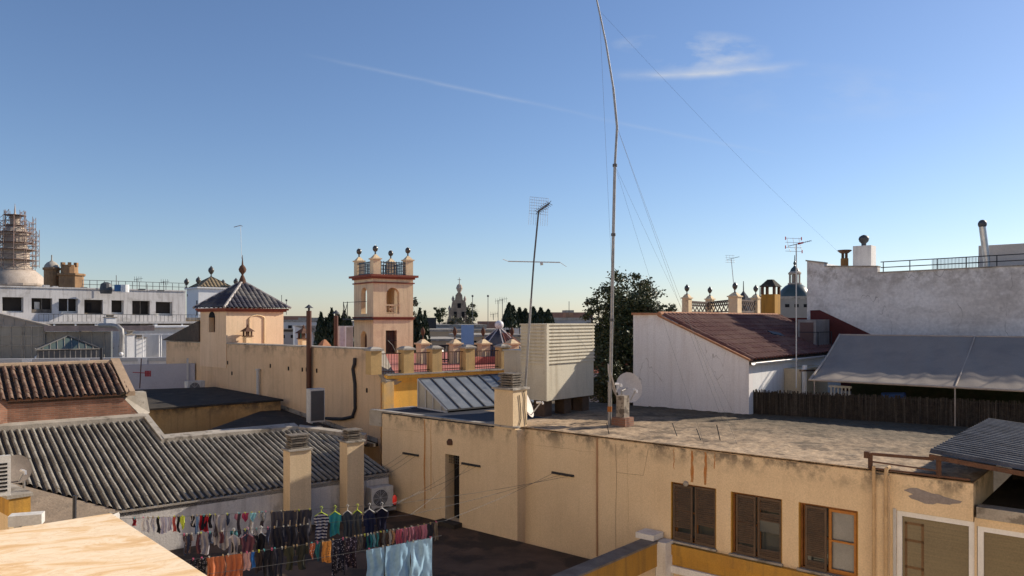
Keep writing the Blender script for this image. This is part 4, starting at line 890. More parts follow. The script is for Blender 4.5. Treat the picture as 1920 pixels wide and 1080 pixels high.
MB().box(yf,-.0,.40,.0,4,-16,yc.z-.5).build('wall', m_yel2, yb); MB().box(yf,-.01,.41,-.01,4,yc.z-.5,yc.z-.12).build('wall', m_ochre, yb); MB().box(yf,-.05,.45,-.05,4.1,yc.z-.12,yc.z-.05).build('coping', m_cement, yb)
# things near the left edge
dish(at(31,880,17.2), (.80,-.55,.30), .30, 'grey satellite dish by the left edge in front of the ribbed roof', post=at(45,915,17.4), arm=1.1, mat=pm('shaded brown dish',(.20,.165,.14),(.15,.125,.105),sc=3,bump=.05,obj=True))  # darker copy of the dish colour, its shaded face put into the tone
def acunit(fr, r0, l0, z0, w, d, h, label, side='l', fan=True, par_cat='air conditioner'):
    """w along v, d along u; fan grille on the camera side (low l)"""
    t = thing('air_conditioner', fr.w(r0+w/2,l0+d/2,z0), label, par_cat)
    g = MB(); g.box(fr,r0,r0+w,l0,l0+d,z0+.04,z0+h); g.box(fr,r0+.06,r0+.12,l0+.02,l0+d-.02,z0,z0+.04); g.box(fr,r0+w-.12,r0+w-.06,l0+.02,l0+d-.02,z0,z0+.04); g.build('casing', m_acw, t)
    if fan:
        c_ = fr.w(r0+w*.40,l0-.012,z0+h*.52); g = MB(); R_ = h*.38; n = 24
        for q_ in range(1,7):
            rr = R_*q_/6; g.tube([c_+fr.v*rr*math.cos(a)+Vector((0,0,rr*math.sin(a))) for a in [2*math.pi*k/n for k in range(n+1)]],.005,4)
        for k in range(8): a = math.pi*k/4; g.tube([c_, c_+fr.v*R_*math.cos(a)+Vector((0,0,R_*math.sin(a)))],.006,4)
        g.build('fan_grille', m_grey, t)
        MB().prism([c_+fr.u*.006+fr.v*R_*math.cos(a)+Vector((0,0,R_*math.sin(a))) for a in [2*math.pi*k/n for k in range(n)]], fr.u*.004).build('fan', m_dsteel, t)
    return t
acunit(L,-.92,-.48,-6.15,.80,.34,.70,'white wall air conditioner with round fan beside the red lantern')
MB_ = MB(); MB_.box(L,-.98,-.02,-.5,-.02,-6.25,-6.16); o = MB_.build('unit_shelf', m_steel); tag(o,'metal bracket shelf carrying the terrace air conditioner','shelf')
a1 = acunit(L,-.3,5.6,-4.05,.62,.35,1.35,'tall white air conditioner with dark grille at foot of the cream wall',fan=False)
MB().box(L,-.26,.28,5.585,5.598,-3.95,-2.78).build('grille', m_dsteel, a1)
acunit(Fr(20,at(50,992,9.4).x,at(50,992,9.4).y),-.20,0,at(50,992,9.4).z,.36,.18,.17,'pale blue grey air conditioner just behind the marble slab',fan=False)
vt = MB(); q = at(8,893,15); vt.box(Fr(40,q.x-.25,q.y),-.1,.32,0,.1,q.z-.42,q.z+.38); 
o = vt.build('louvred_box', m_acw); tag(o,'white louvred box cut by the left edge beside the dish','vent box')
g = MB(); 
ff = Fr(40,q.x-.25,q.y)
for k in range(8): g.box(ff,.0,.26,-.01,.0,q.z-.33+k*.075,q.z-.29+k*.075)
g.build('louvres', m_black, o)
pb = at(139,965,9.0); o = MB().tube([pb+Vector((0,0,-.3)),at(140,929,9.0)],.022,8).build('dark_post', m_iron); tag(o,'short black post standing just behind the marble slab','post')
# red lantern
rl = thing('red_lantern', L.w(-.06,-.9,-5.9), 'small red glowing lantern hanging beside the terrace air conditioner', 'lantern')
cc_ = at(740,935,23.6)
m_red, _n, _b = newmat('red translucent plastic'); _b.inputs['Base Color'].default_value = (.6,.02,.015,1); _b.inputs['Roughness'].default_value = .3; _b.inputs['Emission Color'].default_value = (1,.05,.03,1); _b.inputs['Emission Strength'].default_value = .12
MB().lathe(cc_-Vector((0,0,.17)),[(.04,0),(.065,.05),(.07,.2),(.04,.27),(.0,.29)],10).build('shade', m_red, rl, smooth=True)
MB().lathe(cc_-Vector((0,0,.20)),[(.06,0),(.06,.03)],10).build('rim', m_iron, rl)
# ---- brick attic with clay tiles
br = thing('brick_attic', L.w(-8,8,-4), 'brick attic with old clay tiled roof at left', 'building')
l_ = 7.3
MB().prism([L.w(-10.02,l_,-3.55),L.w(-5.95,l_,-3.55),L.w(-6.70,l_,-2.60),L.w(-10.02,l_,-2.60)], L.u*.25).build('brick_wall', m_brick, br)
MB().prism([L.w(-10.02,l_,-3.6),L.w(-10.02,l_,-2.6),L.w(-13.5,l_-1.6,-2.3),L.w(-13.5,l_-1.6,-3.6)], L.u*.2+L.v*.02).build('brick_wall', m_brick, br)
MB().prism([L.w(-5.95,l_+.02,-3.5),L.w(-6.72,l_+.02,-2.58),L.w(-5.75,l_+.3,-2.62),L.w(-5.62,l_+.3,-3.4)], L.u*.5).build('cement_wing', m_cement, br)
e0_ = L.w(-13.5,l_-.12,-2.63); gt = (L.u+Vector((0,0,.42))).normalized()
# tile columns lean with the roof as seen in the photograph
wavy(e0_, L.v, gt, 7.1, .235, .075, 0, lambda x: 2.5, course=.36, step=.02, ns=10, shape='cap', jit=.012, seed=8).build('tiled_roof', m_teja, br)
MB().prism([L.w(-13.5,l_,-2.68),L.w(-6.45,l_,-2.68),L.w(-6.45,l_+2.35,-1.70),L.w(-13.5,l_+2.35,-1.70)], Vector((0,0,-.08))).build('roof_deck', m_oldtile, br)
g = MB(); g.prism([L.w(-6.5,l_-.1,-2.70),L.w(-6.2,l_-.1,-2.70),L.w(-6.2,l_+2.4,-1.62),L.w(-6.5,l_+2.4,-1.62)], Vector((0,0,.16))); g.tube([L.w(-13.5,l_+2.38,-1.62),L.w(-6.2,l_+2.38,-1.62)],.11,8)
g.build('verge', pm('pale brown mortar',(.42,.30,.2),(.3,.22,.15),sc=3), br)
MB().box(L,-13.5,-6.2,l_+2.4,l_+4.5,-16,-1.72).build('rear', m_white, br)
# ---- dark roofs and low ochre wall between
lw = thing('low_ochre_house', L.w(-2,12,-16), 'low ochre walled house with dark lichened roof behind the ribbed roof', 'house')
MB().hexa([L.w(-5.6,11.3,-16),L.w(.5,10.5,-16),L.w(.5,10.8,-16),L.w(-5.6,11.6,-16)],[L.w(-5.6,11.3,-3.72),L.w(.5,10.5,-3.62),L.w(.5,10.8,-3.62),L.w(-5.6,11.6,-3.72)]).build('wall', pm('stained ochre render',(.50,.31,.13),(.42,.25,.10),sc=.8,top=(-4.3,-3.6,MOULD,.85),streak=(.2,.12,.06),samt=.5), lw)
MB().hexa([L.w(-5.9,11.2,-3.72),L.w(.6,10.4,-3.62),L.w(-.6,16,-3.5),L.w(-8.0,19,-3.7)],[L.w(-5.9,11.2,-3.64),L.w(.6,10.4,-3.54),L.w(-.6,16,-3.3),L.w(-8.0,19,-3.4)]).build('roof', m_dark, lw)
dr = thing('dark_lean_to_roof', C.w(-1,4,-4.5), 'dark debris strewn low roof at the foot of the cream wall', 'roof')
MB().prism([L.w(-5.7,4.9,-4.20),L.w(-1.0,4.8,-4.22),L.w(.8,2.8,-4.6),C.w(-.02,.2,-4.88),C.w(-.02,7.7,-3.98)], Vector((0,0,-.12))).build('roof', m_dark, dr)
g = MB(); R = random.Random(4)
for k in range(26):
    p = C.w(-.3-R.random()*2.2, 1+R.random()*5.2, 0); p.z = -4.10-.12*(7.7-(p-C.o).dot(C.u))*.9; d_ = Vector((R.uniform(-1,1),R.uniform(-1,1),R.uniform(0,.1))); g.bar(p,p+d_*R.uniform(.15,.6),.04)
g.build('debris', m_cement, dr)
MB().prism([C.w(-.05,.2,-4.86),C.w(-.05,7.7,-3.96),C.w(-.05,7.7,-3.8),C.w(-.05,.2,-4.70)], C.v*.06).build('flashing', m_cement, dr)
# ---- cream church flank wall
cw = thing('cream_wall_building', C.w(2,9,-16), 'long plain cream walled church flank with mouldy top', 'building')
zt_ = -1.2
MB().box(C,0,.6,0.9,18.6,-16,zt_).build('wall', m_cream, cw)
MB().prism([C.w(0,.9,-16),C.w(0,.9,zt_),C.w(0,.7,zt_-.10),C.w(0,.5,-1.62),C.w(0,.2,-2.05),C.w(0,.05,-2.2),C.w(0,.05,-16)], C.v*.6).build('scroll_end', m_cream, cw)
g = MB(); sc_ = [C.w(.3,.95,zt_+.03),C.w(.3,.72,zt_-.05),C.w(.3,.5,-1.60),C.w(.3,.2,-2.02),C.w(.3,-.22,-2.34)]
for a, b in zip(sc_, sc_[1:]): g.bar(a,b,.75,.12)
g.bar(sc_[-1]+C.u*.1,sc_[-1]-C.u*.16-Vector((0,0,.12)),.8,.22)
g.build('scroll_coping', m_cement, cw)
MB().box(C,-.02,.62,.93,18.62,zt_,zt_+.06).build('coping', m_cement, cw)
MB().box(C,.6,9,.9,18.4,-16,-2.4).build('body', m_cream, cw)
g = MB(); 
for px,py in ((427,680),(507,686),(541,691),(567,693),(575,693),(594,695),(435,700),(688,732)):
    h_ = None
    k = (px-960)/F; n = C.v; Y = (C.o.dot(n))/(k*n.x+n.y); p = at(px,py,Y); g.box(C,*[x for x in (-.012,.01)],(p-C.o).dot(C.u)-.05,(p-C.o).dot(C.u)+.05,p.z-.09,p.z+.09)
g.build('putlog_hole', m_black, cw)
MB().box(C,-.012,.05,3.95,4.42,-3.9,-2.95).build('small_window', m_black, cw)
fl = thing('brown_flue', C.w(-.18,4.7,-3.9), 'tall dark brown round flue with conical cap against the cream wall', 'flue')
MB().tube([C.w(-.16,4.7,-3.85),C.w(-.16,4.7,.40)],.115,12).build('pipe', m_brown, fl, smooth=True)
MB().lathe(C.w(-.16,4.7,.40),[(.05,0),(.05,.12),(.20,.12),(.0,.28)],12).build('cap', m_dsteel, fl)
fl = thing('brown_flue', at(630,652,36), 'thinner brown flue with conical cap before the cypress trees', 'flue')
p = at(630,652,36); MB().tube([p-Vector((0,0,.6)),at(630,592,36)],.10,10).build('pipe', m_brown, fl, smooth=True); MB().lathe(at(630,592,36),[(.05,0),(.05,.1),(.19,.1),(.0,.28)],12).build('cap', m_dsteel, fl)
o = MB().tube([C.w(-.12,8.9,-3.75),C.w(-.12,8.9,-2.36)],.07,8).tube([C.w(-.12,8.9,-2.36),C.w(-.12,8.9,-2.30)],.12,8).build('vent_pipe', m_grey); tag(o,'short pale grey vent pipe with cap before the cream wall','pipe')
o = MB().tube([C.w(-.06,1.62,-1.55),C.w(-.10,1.60,-1.8),C.w(-.06,1.75,-2.0),C.w(-.06,1.62,-2.6),C.w(-.06,1.6,-3.6),C.w(-.08,1.75,-3.95),C.w(-.1,2.4,-4.1),C.w(-.2,3.4,-4.15)],.07,8).build('black_hose', m_iron,smooth=True); tag(o,'thick black hose snaking down the cream wall near its right end','hose')
aq = at(352,742,37.5); AF = Fr(45,aq.x,aq.y)
a2 = acunit(AF,0,0,aq.z+.02,.85,.4,.68,'dusty air conditioner pair on a plinth against the cream wall',fan=True)
MB().box(AF,-.2,1.1,-.25,.6,aq.z-.2,aq.z+.01).build('plinth', m_white, a2)
# cupola
m_cream2 = pm('cream turret render', (.74,.55,.37), (.67,.48,.31), sc=.5, streak=(.38,.26,.17), samt=.3)
cu = thing('church_cupola', C.w(1.3,13.3,-1.2), 'square cream turret with blue black tiled pyramid roof and finial', 'turret')
ca0, ca1, cl0, cl1 = .0, 3.2, 12.0, 14.65
holed(C,'r',-.03,.25,cl0,cl1,-2.4,.42,[(13.1,13.75,-.62,.12)]).build('wall', m_cream2, cu)
ar = MB(); R_ = .325
ar.prism([C.w(.0,13.425+R_*math.cos(a),.12+R_*math.sin(a)) for a in [math.pi*k/10 for k in range(11)]], C.v*-.035); ar.build('arch_head', m_black, cu)
MB().box(C,.26,.3,13.0,13.9,-.7,.2).build('opening_back', m_rust, cu)
MB().box(C,.25,ca1,cl0,cl0+.25,-2.4,.42).build('wall', m_cream2, cu)
MB().box(C,ca1-.25,ca1,cl0+.25,cl1,-2.4,.42).build('wall', m_cream2, cu); MB().box(C,.25,ca1-.25,cl1-.25,cl1,-2.4,.42).build('wall', m_cream2, cu)
g = MB(); w_ = .06
g.box(C,1.2,1.26,cl0-w_,cl0,-1.2,.10); g.box(C,2.05,2.11,cl0-w_,cl0,-1.2,.10)
g.tube([C.w(1.655+.43*math.cos(a),cl0-.03,.05+.2*math.sin(a)) for a in [math.pi*k/8 for k in range(9)]],.03,5); g.build('blind_arch', m_pink, cu)
g = MB(); g.box(C,-.12,ca1+.12,cl0-.12,cl1+.12,.42,.50); g.box(C,-.2,ca1+.2,cl0-.2,cl1+.2,.50,.60); g.build('cornice', m_almagra, cu)
pc = C.w((ca0+ca1)/2,(cl0+cl1)/2,2.02); zc = .60
# pyramid roof faces
def pyr(fr, r0, r1, l0, l1, z0, apex, mat, par, period=.21, amp=.045, course=.34, seed=1, name='tiled_roof', hip=None, hr=.07):
    cor = [fr.w(r0,l0,z0),fr.w(r1,l0,z0),fr.w(r1,l1,z0),fr.w(r0,l1,z0)]
    allm = MB()
    for k in range(4):
        a, b = cor[k], cor[(k+1)%4]; e = (b-a); Lx = e.length; e = e/Lx; mid = (a+b)/2
        ap = Vector(apex); px_ = (ap-a).dot(e); foot = a+e*px_; gv_ = ap-foot; H = gv_.length; gv_ /= H
        m_ = wavy(a, e, gv_, Lx, period, amp, 0, (lambda x, px_=px_, H=H, Lx=Lx: max(.001, H*min(x/px_, (Lx-x)/(Lx-px_)))), course=course, step=.02, ns=7, shape='round', jit=.004, seed=seed+k)
        allm.add(m_.v, m_.f)
    allm.build(name, mat, par)
    if hip:
        g = MB()
        for c_ in cor: g.tube([c_+Vector((0,0,.03)), Vector(apex)+Vector((0,0,.03))], hr, 6)
        g.build('hip_tiles', hip, par)
m_hip = pm('whitish hip mortar',(.50,.46,.42),(.3,.27,.25),sc=6)
pyr(C, -.28, ca1+.28, cl0-.28, cl1+.28, zc, pc, m_bluetile, cu, period=.26, amp=.07, hip=m_hip)
g = MB(); g.lathe(pc-Vector((0,0,.2)),[(.22,0),(.16,.3),(.10,.45),(.05,.55),(.07,.6),(.17,.72),(.2,.84),(.14,.98),(.05,1.08),(.03,1.3),(.01,1.6)],12); g.build('finial', m_rust, cu, smooth=True)
g = MB(); g.tube([pc+Vector((-.05,0,1.2)),pc+Vector((-.1,0,2.9))],.012,5); g.tube([pc+Vector((-.45,0,2.86)),pc+Vector((-.1,0,2.95)),pc+Vector((.0,0,2.9))],.02,5); g.build('weather_vane', m_thin, cu)
# lean-to dark roof left of the cupola
MB().prism([C.w(-.1,14.66,-.02),C.w(-.1,14.66,-1.12),C.w(-.1,18.9,-1.12)], C.v*2.2).build('lean_to_roof', m_oldtile, cu)
def chimlet(p, s, label):
    t = thing('small_chimney', p, label, 'chimney'); p = Vector(p); f_ = Fr(49,p.x,p.y)
    MB().box(f_,-.2*s,.2*s,-.2*s,.2*s,p.z,p.z+.55*s).build('shaft', m_pink, t)
    g = MB(); g.box(f_,-.25*s,.25*s,-.25*s,.25*s,p.z+.55*s,p.z+.6*s)
    for a, b in ((-.2,-.2),(.12,-.2),(-.2,.12),(.12,.12)): g.box(f_,a*s,(a+.08)*s,b*s,(b+.08)*s,p.z+.6*s,p.z+.85*s)
    g.hexa([f_.w(a*s,b*s,p.z+.85*s) for a,b in ((-.32,-.32),(.32,-.32),(.32,.32),(-.32,.32))],[f_.w(a*s,b*s,p.z+1.1*s) for a,b in ((-.06,-.06),(.06,-.06),(.06,.06),(-.06,.06))]); g.lathe(p+Vector((0,0,1.08*s)),[(.05*s,0),(.07*s,.1*s),(.0,.22*s)],6)
    g.build('cap', m_rust, t)
chimlet(C.w(.9,11.6,-1.3), .85, 'small pink chimney with lantern cap in front of the turret wall')
chimlet(C.w(1.9,8.2,-1.45), .95, 'small terracotta pavilion chimney right of the turret')
o = MB().lathe(C.w(1.2,5.5,-1.25),[(.35,0),(.3,.1),(.08,.35),(.0,.38)],4).build('pyramid_chimney', m_terra); tag(o,'low pyramid chimney cap behind the wall by the dark brown flue','chimney cap')
# ---- tower
tw = at(700,663,47.5); TF = Fr(35, tw.x, tw.y)
to = thing('lookout_tower', TF.w(1.4,1.4,-2.1), 'salmon lookout tower with arched openings and four ball topped pillars', 'tower')
wv, wu = 2.78, 3.0; z0 = -2.2; zm1 = -.72; ztop = 2.60
k_ = 47.5/F
holed(TF,'l',0,.3,0,wv,z0,ztop,[(.85,1.62,z0-.1,-.66),(.90,1.80,.40,2.05)]).build('wall', m_pink, to)
holed(TF,'r',0,.3,.3,wu-.3,z0,ztop,[(.95,1.95,z0-.1,-.7),(.95,1.85,.40,2.08)]).build('wall', m_pink, to)
holed(TF,'l',wu-.3,wu,0,wv,z0,ztop,[(.7,1.95,.42,2.1)]).build('wall', m_pink, to)
holed(TF,'r',wv-.3,wv,.3,wu-.3,z0,ztop,[(.8,2.1,.42,2.1)]).build('wall', m_pink, to)
def archf(fr, axis, c, mid, hw, zs, par):
    """fill the corners above the springing so the opening reads as an arch"""
    g = MB(); n = 8
    P = (lambda a, z: fr.w(c,a,z)) if axis == 'r' else (lambda a, z: fr.w(a,c,z)); dv = (fr.v if axis == 'r' else fr.u)*.3
    for sgn in (-1,1):
        arc = [(mid+sgn*hw*math.cos(math.pi/2*k/n), zs+hw*math.sin(math.pi/2*k/n)) for k in range(n+1)]
        for (a, z), (a2, z2) in zip(arc, arc[1:]):
            g.prism([P(a,z),P(a2,z2),P(a2,zs+hw),P(a,zs+hw)], dv)
    return g
for z_, hw, mid in ((1.55,.395,1.325),):
    holes_top = z_
archm = MB()
for fr_, ax, c_, mid, hw, zs in ((TF,'l',0.001,1.35,.45,2.05-.45),(TF,'r',0.001,1.4,.45,2.08-.45),(TF,'r',.001,1.45,.5,-.7-.5)):
    q = archf(fr_,ax,c_,mid,hw,zs,to); archm.add(q.v,q.f)
archm.build('arch_spandrel', m_pink, to)
g = MB(); g.box(TF,-.06,wv+.06,-.06,wu+.06,.02,.14); g.box(TF,-.10,wv+.10,-.10,wu+.10,.14,.20); g.build('string_course', m_almagra, to)
g = MB(); g.box(TF,-.08,wv+.08,-.08,wu+.08,ztop-.28,ztop-.2); g.box(TF,-.10,wv+.10,-.10,wu+.10,ztop,ztop+.12); g.box(TF,-.26,wv+.26,-.26,wu+.26,ztop+.12,ztop+.26); g.build('cornice', m_almagra, to)
for (a, b, hh) in ((0,0,1.35),(wv-.5,0,1.2),(0,wu-.5,1.35),(wv-.5,wu-.5,1.2)):
    g = MB(); g.box(TF,a,a+.5,b,b+.5,ztop+.26,ztop+.26+.95); o_ = g.build('corner_pillar', m_pink, to)
    q = MB(); zz = ztop+1.21; q.box(TF,a-.07,a+.57,b-.07,b+.57,zz,zz+.08); q.hexa([TF.w(a+x,b+y,zz+.08) for x,y in ((0,0),(.5,0),(.5,.5),(0,.5))],[TF.w(a+x,b+y,zz+.32) for x,y in ((.19,.19),(.31,.19),(.31,.31),(.19,.31))]); q.build('cap', m_pink, o_)
    q = MB(); cc2 = TF.w(a+.25,b+.25,zz+.30); q.lathe(cc2,[(.05,0),(.05,.22),(.001,.24)],8); q.ball(cc2+Vector((0,0,.38)),.175,14,9,1.15); q.lathe(cc2+Vector((0,0,.55)),[(.03,0),(.001,.10)],6); q.build('ball', m_green_urn, o_, smooth=True)
g = MB()
for ax, c_, a0, a1 in (('l',.12,.5,wv-.5),('r',.12,.5,wu-.5),('l',wu-.12,.5,wv-.5),('r',wv-.12,.5,wu-.5)):
    P = (lambda a, z: TF.w(a,c_,z)) if ax == 'l' else (lambda a, z: TF.w(c_,a,z))
    for z_ in (ztop+.34,ztop+1.05): g.bar(P(a0,z_),P(a1,z_),.06)
    for k in range(10):
        a = a0+(a1-a0)*(k+.5)/10; g.bar(P(a,ztop+.26),P(a,ztop+1.12),.05)
    for z_ in (ztop+.6,ztop+.82): g.bar(P(a0,z_),P(a1,z_),.035)
g.build('railing', flat('blue grey iron',(.07,.09,.11)), to)
g = MB(); zz0, zz1 = .42, .95
g.bar(TF.w(.90,.08,zz1),TF.w(1.80,.08,zz1),.07); g.bar(TF.w(.90,.08,zz0+.03),TF.w(1.80,.08,zz0+.03),.05)
cx_ = 1.35; czz = (zz0+zz1)/2
for k in range(4):
    a = k*math.pi/2+math.pi/4
    g.tube([TF.w(cx_+.13*math.cos(a)+.15*math.cos(t_),.08,czz+.13*math.sin(a)+.15*math.sin(t_)) for t_ in [2*math.pi*j/12 for j in range(13)]],.02,4)
g.build('lattice_parapet', m_pink, to)
g = MB()
for k in range(7): g.bar(TF.w(.9+.11*k,.05,z0),TF.w(.9+.11*k,.05,-.68),.022)
g.bar(TF.w(.85,.05,-1.3),TF.w(1.62,.05,-1.3),.03); g.tube([TF.w(1.0,.02,-1.3),TF.w(1.3,.0,-1.6),TF.w(1.5,.0,-2.0)],.03,5); g.build('door_grille', m_iron, to)
g = MB(); g.box(TF,-.55,-.05,-.1,wu+.6,.0,.10)
for b_ in (wu+.55,wu-.1,): g.bar(TF.w(-.5,b_,.1),TF.w(-.5,b_,1.2),.04)
g.bar(TF.w(-.5,-.1,1.15),TF.w(-.5,wu+.55,1.15),.03); g.bar(TF.w(-.5,wu+.55,.1),TF.w(-.5,wu-.1,1.1),.03); g.bar(TF.w(-.5,wu+.55,1.1),TF.w(-.5,wu-.1,.1),.03)
g.build('iron_gallery', m_iron, to)
g = MB(); g.box(TF,.3,wv-.3,.3,wu-.3,z0,-.3); g.build('inner_floor', m_rust, to)
wcab = thing('white_cabinet', at(660,652,40), 'tall white metal cabinet with open door left of the tower', 'cabinet')
wf = Fr(30, at(637,652,40).x, 40); MB().box(wf,0,.72,0,.5,-1.6,-.32).build('casing', m_acw, wcab); MB().box(wf,.28,.33,-.03,0,-1.6,-.32).build('door_edge', m_pvc, wcab); MB().box(wf,.36,.70,-.02,0,-1.5,-.38).build('louvre', m_cement, wcab)
# ---- orange terrace building right of the cream wall
OF = Fr(37, *(C.w(0,-.25)[:2]))
ob = thing('orange_terrace_house', OF.w(3,1,-16), 'bright orange yellow house with red floored terrace and square ochre pillars', 'house')
LO = 8.6
MB().box(OF,.0,LO,.02,.35,-16,-2.42).build('wall', m_orange, ob)
MB().box(OF,-.15,.30,-.14,.02,-16,-2.42).build('corner_strip', pm('weathered orange corner',(.80,.50,.16),(.66,.46,.24),sc=2.5,streak=(.4,.33,.22),samt=.6), ob)
g = MB(); g.box(OF,0,LO,-.06,.35,-2.42,-2.30); g.box(OF,0,LO,-.14,.35,-2.30,-2.18); g.build('cornice', m_orange, ob)
MB().box(OF,-.0,LO,-.2,.4,-2.18,-2.12).build('ledge', m_cement, ob)
MB().box(OF,0,14,.4,16,-2.6,-2.14).build('terrace_floor', m_redfloor, ob)
def kpx(px): 
    k = (px-960)/F; n = OF.u; Y = (OF.o.dot(n))/(k*n.x+n.y); return (Vector((k*Y,Y,0))-OF.o).dot(OF.v)
prs = []; m_opil = pm('ochre pillar render',(.58,.39,.17),(.48,.32,.14),sc=2,streak=(.28,.2,.12),samt=.4)
for px in (703,764,817,879,945):
    a = kpx(px); prs.append(a); f_ = .23
    MB().box(OF,a-f_,a+f_,-.12,.34,-2.12,-1.2).build('pillar', m_opil, ob)
    g = MB(); g.box(OF,a-f_-.06,a+f_+.06,-.18,.40,-1.2,-1.13); g.hexa([OF.w(a+x,.11+y,-1.13) for x,y in ((-.27,-.27),(.27,-.27),(.27,.27),(-.27,.27))],[OF.w(a+x,.11+y,-1.05) for x,y in ((-.12,-.12),(.12,-.12),(.12,.12),(-.12,.12))]); g.build('pillar_cap', m_cement, ob)
for a, b in zip(prs, prs[1:]):
    g = MB(); a += .23; b -= .23
    g.bar(OF.w(a,.11,-1.33),OF.w(b,.11,-1.33),.035); g.bar(OF.w(a,.11,-2.03),OF.w(b,.11,-2.03),.03)
    n = int((b-a)/.11)
    for k in range(n): t_ = a+(b-a)*(k+.5)/n; g.bar(OF.w(t_,.11,-2.12),OF.w(t_,.11,-1.33),.016)
    g.build('railing', m_rust, ob)
up_ = []
for px, py in ((793,652),(853,652),(906,652),(960,652)):
    p = at(px,650,37.5); f2_ = Fr(37,p.x,p.y)
    t = thing('urn_pillar', (p.x,p.y,-2.14), {793:'terrace pillar topped by urn nearest the tower',853:'terrace pillar topped by urn before the blue panel',906:'terrace pillar topped by urn left of the white ball pyramid',960:'terrace pillar topped by urn overlapping the tiled pyramid right side'}[px], 'pillar', 'urn pillars on the red terrace')
    MB().box(f2_,-.25,.25,-.25,.25,-2.14,-1.2).build('shaft', m_pink, t)
    g = MB(); g.box(f2_,-.32,.32,-.32,.32,-1.2,-1.13); g.hexa([f2_.w(x,y,-1.13) for x,y in ((-.25,-.25),(.25,-.25),(.25,.25),(-.25,.25))],[f2_.w(x,y,-.95) for x,y in ((-.07,-.07),(.07,-.07),(.07,.07),(-.07,.07))]); g.build('cap', m_pink, t)
    urn(Vector((p.x,p.y,-.96)),.62,None,.72).build('urn', m_rust, t, smooth=True); up_.append(p)
g = MB()
for a, b in zip(up_, up_[1:]):
    A_ = Vector((a.x,a.y,0)); B_ = Vector((b.x,b.y,0)); g.bar(A_+Vector((0,0,-1.25)),B_+Vector((0,0,-1.25)),.06); g.bar(A_+Vector((0,0,-1.95)),B_+Vector((0,0,-1.95)),.06)
    for k in range(8): p = A_.lerp(B_,(k+1)/9); g.bar(p+Vector((0,0,-2.1)),p+Vector((0,0,-1.25)),.045)
o = g.build('terrace_railing', m_iron); tag(o,'dark baluster railing between the urn topped terrace pillars','railing')
o = MB().box(Fr(37,up_[2].x-.4,up_[2].y-1.2),0,1.3,0,.4,-2.14,-1.78).build('red_planter', m_redfloor); tag(o,'low dull red planter box on the terrace before the pyramid','planter')
# pyramid skylight
py = thing('pyramid_skylight', at(933,662,39.5), 'dark tiled pyramid roof with white ribs and white ball on top', 'roof')
pcx = at(936,600,40.5); PF = Fr(60, pcx.x, pcx.y)
nseg = 8; Rb = 2.15; ap = Vector((pcx.x,pcx.y,-.38)); base = [Vector((pcx.x+Rb*math.cos(math.pi*2*k/nseg+.2),pcx.y+Rb*math.sin(math.pi*2*k/nseg+.2),-2.05)) for k in range(nseg)]
g = MB(); g.add(base+[ap],[(k,(k+1)%nseg,nseg) for k in range(nseg)]); g.build('tiled_faces', m_bluetile, py)
g = MB()
for b_ in base: g.tube([b_,ap],.035,6)
g.build('rib', pm('pale ridge',(.55,.5,.48)), py)
g = MB()
for k in range(nseg):
    a_, b_ = base[k], base[(k+1)%nseg]
    if (a_+b_).x/2 > pcx.x+.5:
        for j in range(1,5): q_ = a_.lerp(b_,j/5); g.tube([q_+Vector((.02,-.02,.03)),q_.lerp(ap,.8)+Vector((.02,-.02,.03))],.03,4)
g.build('red_rib', pm('red tile rib',(.30,.12,.09)), py)
MB().ball(ap+Vector((0,0,.12)),.24,14,9).build('ball', m_pvc, py, smooth=True)
def hit(fr, px, c=0.0, ax='l'):
    """coordinate along the plane ax=c of frame fr seen at column px, and its depth"""
    k = (px-960)/F; n = fr.u if ax == 'l' else fr.v; Y = (c+fr.o.dot(n))/(k*n.x+n.y); p = Vector((k*Y,Y,0))-fr.o
    return (p.dot(fr.v) if ax == 'l' else p.dot(fr.u)), Y
def zat(py, Y): return (600-py)/F*Y
# ---- long white building at far left
p = at(50,541,60); WF = Fr(43, p.x, p.y)
wbd = thing('white_flat_building', WF.w(3,3,-16), 'long white flat roofed building with row of seven dark openings at left', 'building')
m_wfar = pm('greyish white render', (.56,.54,.53), (.48,.46,.45), sc=.5, streak=(.24,.21,.2), samt=.6, patch=(.30,.28,.26), psc=.8, thr=.55, pamt=.5)
hl = []
for a, b, t, bo in ((4,44,557,586),(59,98,559,587),(110,146,560,588),(158,193,562,589),(209,232,563,589),(248,281,564,591),(292,323,566,592)):
    x0, Y0 = hit(WF,a); x1, Y1 = hit(WF,b); Ym_ = (Y0+Y1)/2; hl.append((x0,x1,zat(bo,Ym_),zat(t,Ym_)))
xl = hit(WF,-60)[0]; xr = hit(WF,348)[0]
holed(WF,'l',0,.3,xl,xr,-.2,2.55,hl).build('wall', m_wfar, wbd)
for h_ in hl: MB().box(WF,h_[0],h_[1],.6,.65,h_[2],h_[3]).build('window', pm('brown shaded opening',(.055,.045,.038),(.03,.025,.022),sc=.6) , wbd)
for k_, h_ in enumerate(hl):
    w_ = h_[1]-h_[0]; g = MB(); g.box(WF,h_[0],h_[0]+.07,.3,.4,h_[2],h_[3]); g.box(WF,h_[1]-.07,h_[1],.3,.4,h_[2],h_[3])
    if k_ in (1,2,5): g.box(WF,h_[0]+w_*.5,h_[0]+w_*.5+.06,.3,.4,h_[2],h_[3])
    g.box(WF,h_[0]+.07,h_[1]-.07,.3,.38,h_[2],h_[2]+(.12,.3,.2,.1,.15,.1,.2)[k_]); g.build('window_frame', m_stackt if k_ % 2 else m_acw, wbd)
    if k_ in (1,3): MB().box(WF,h_[0]+w_*.2,h_[0]+w_*.45,.5,.55,h_[2],h_[2]+.9).build('inner_door', m_black if k_ == 3 else m_acw, wbd)
MB().box(WF,xl,xr,.9,7,-16,2.5).build('body', m_wfar, wbd)
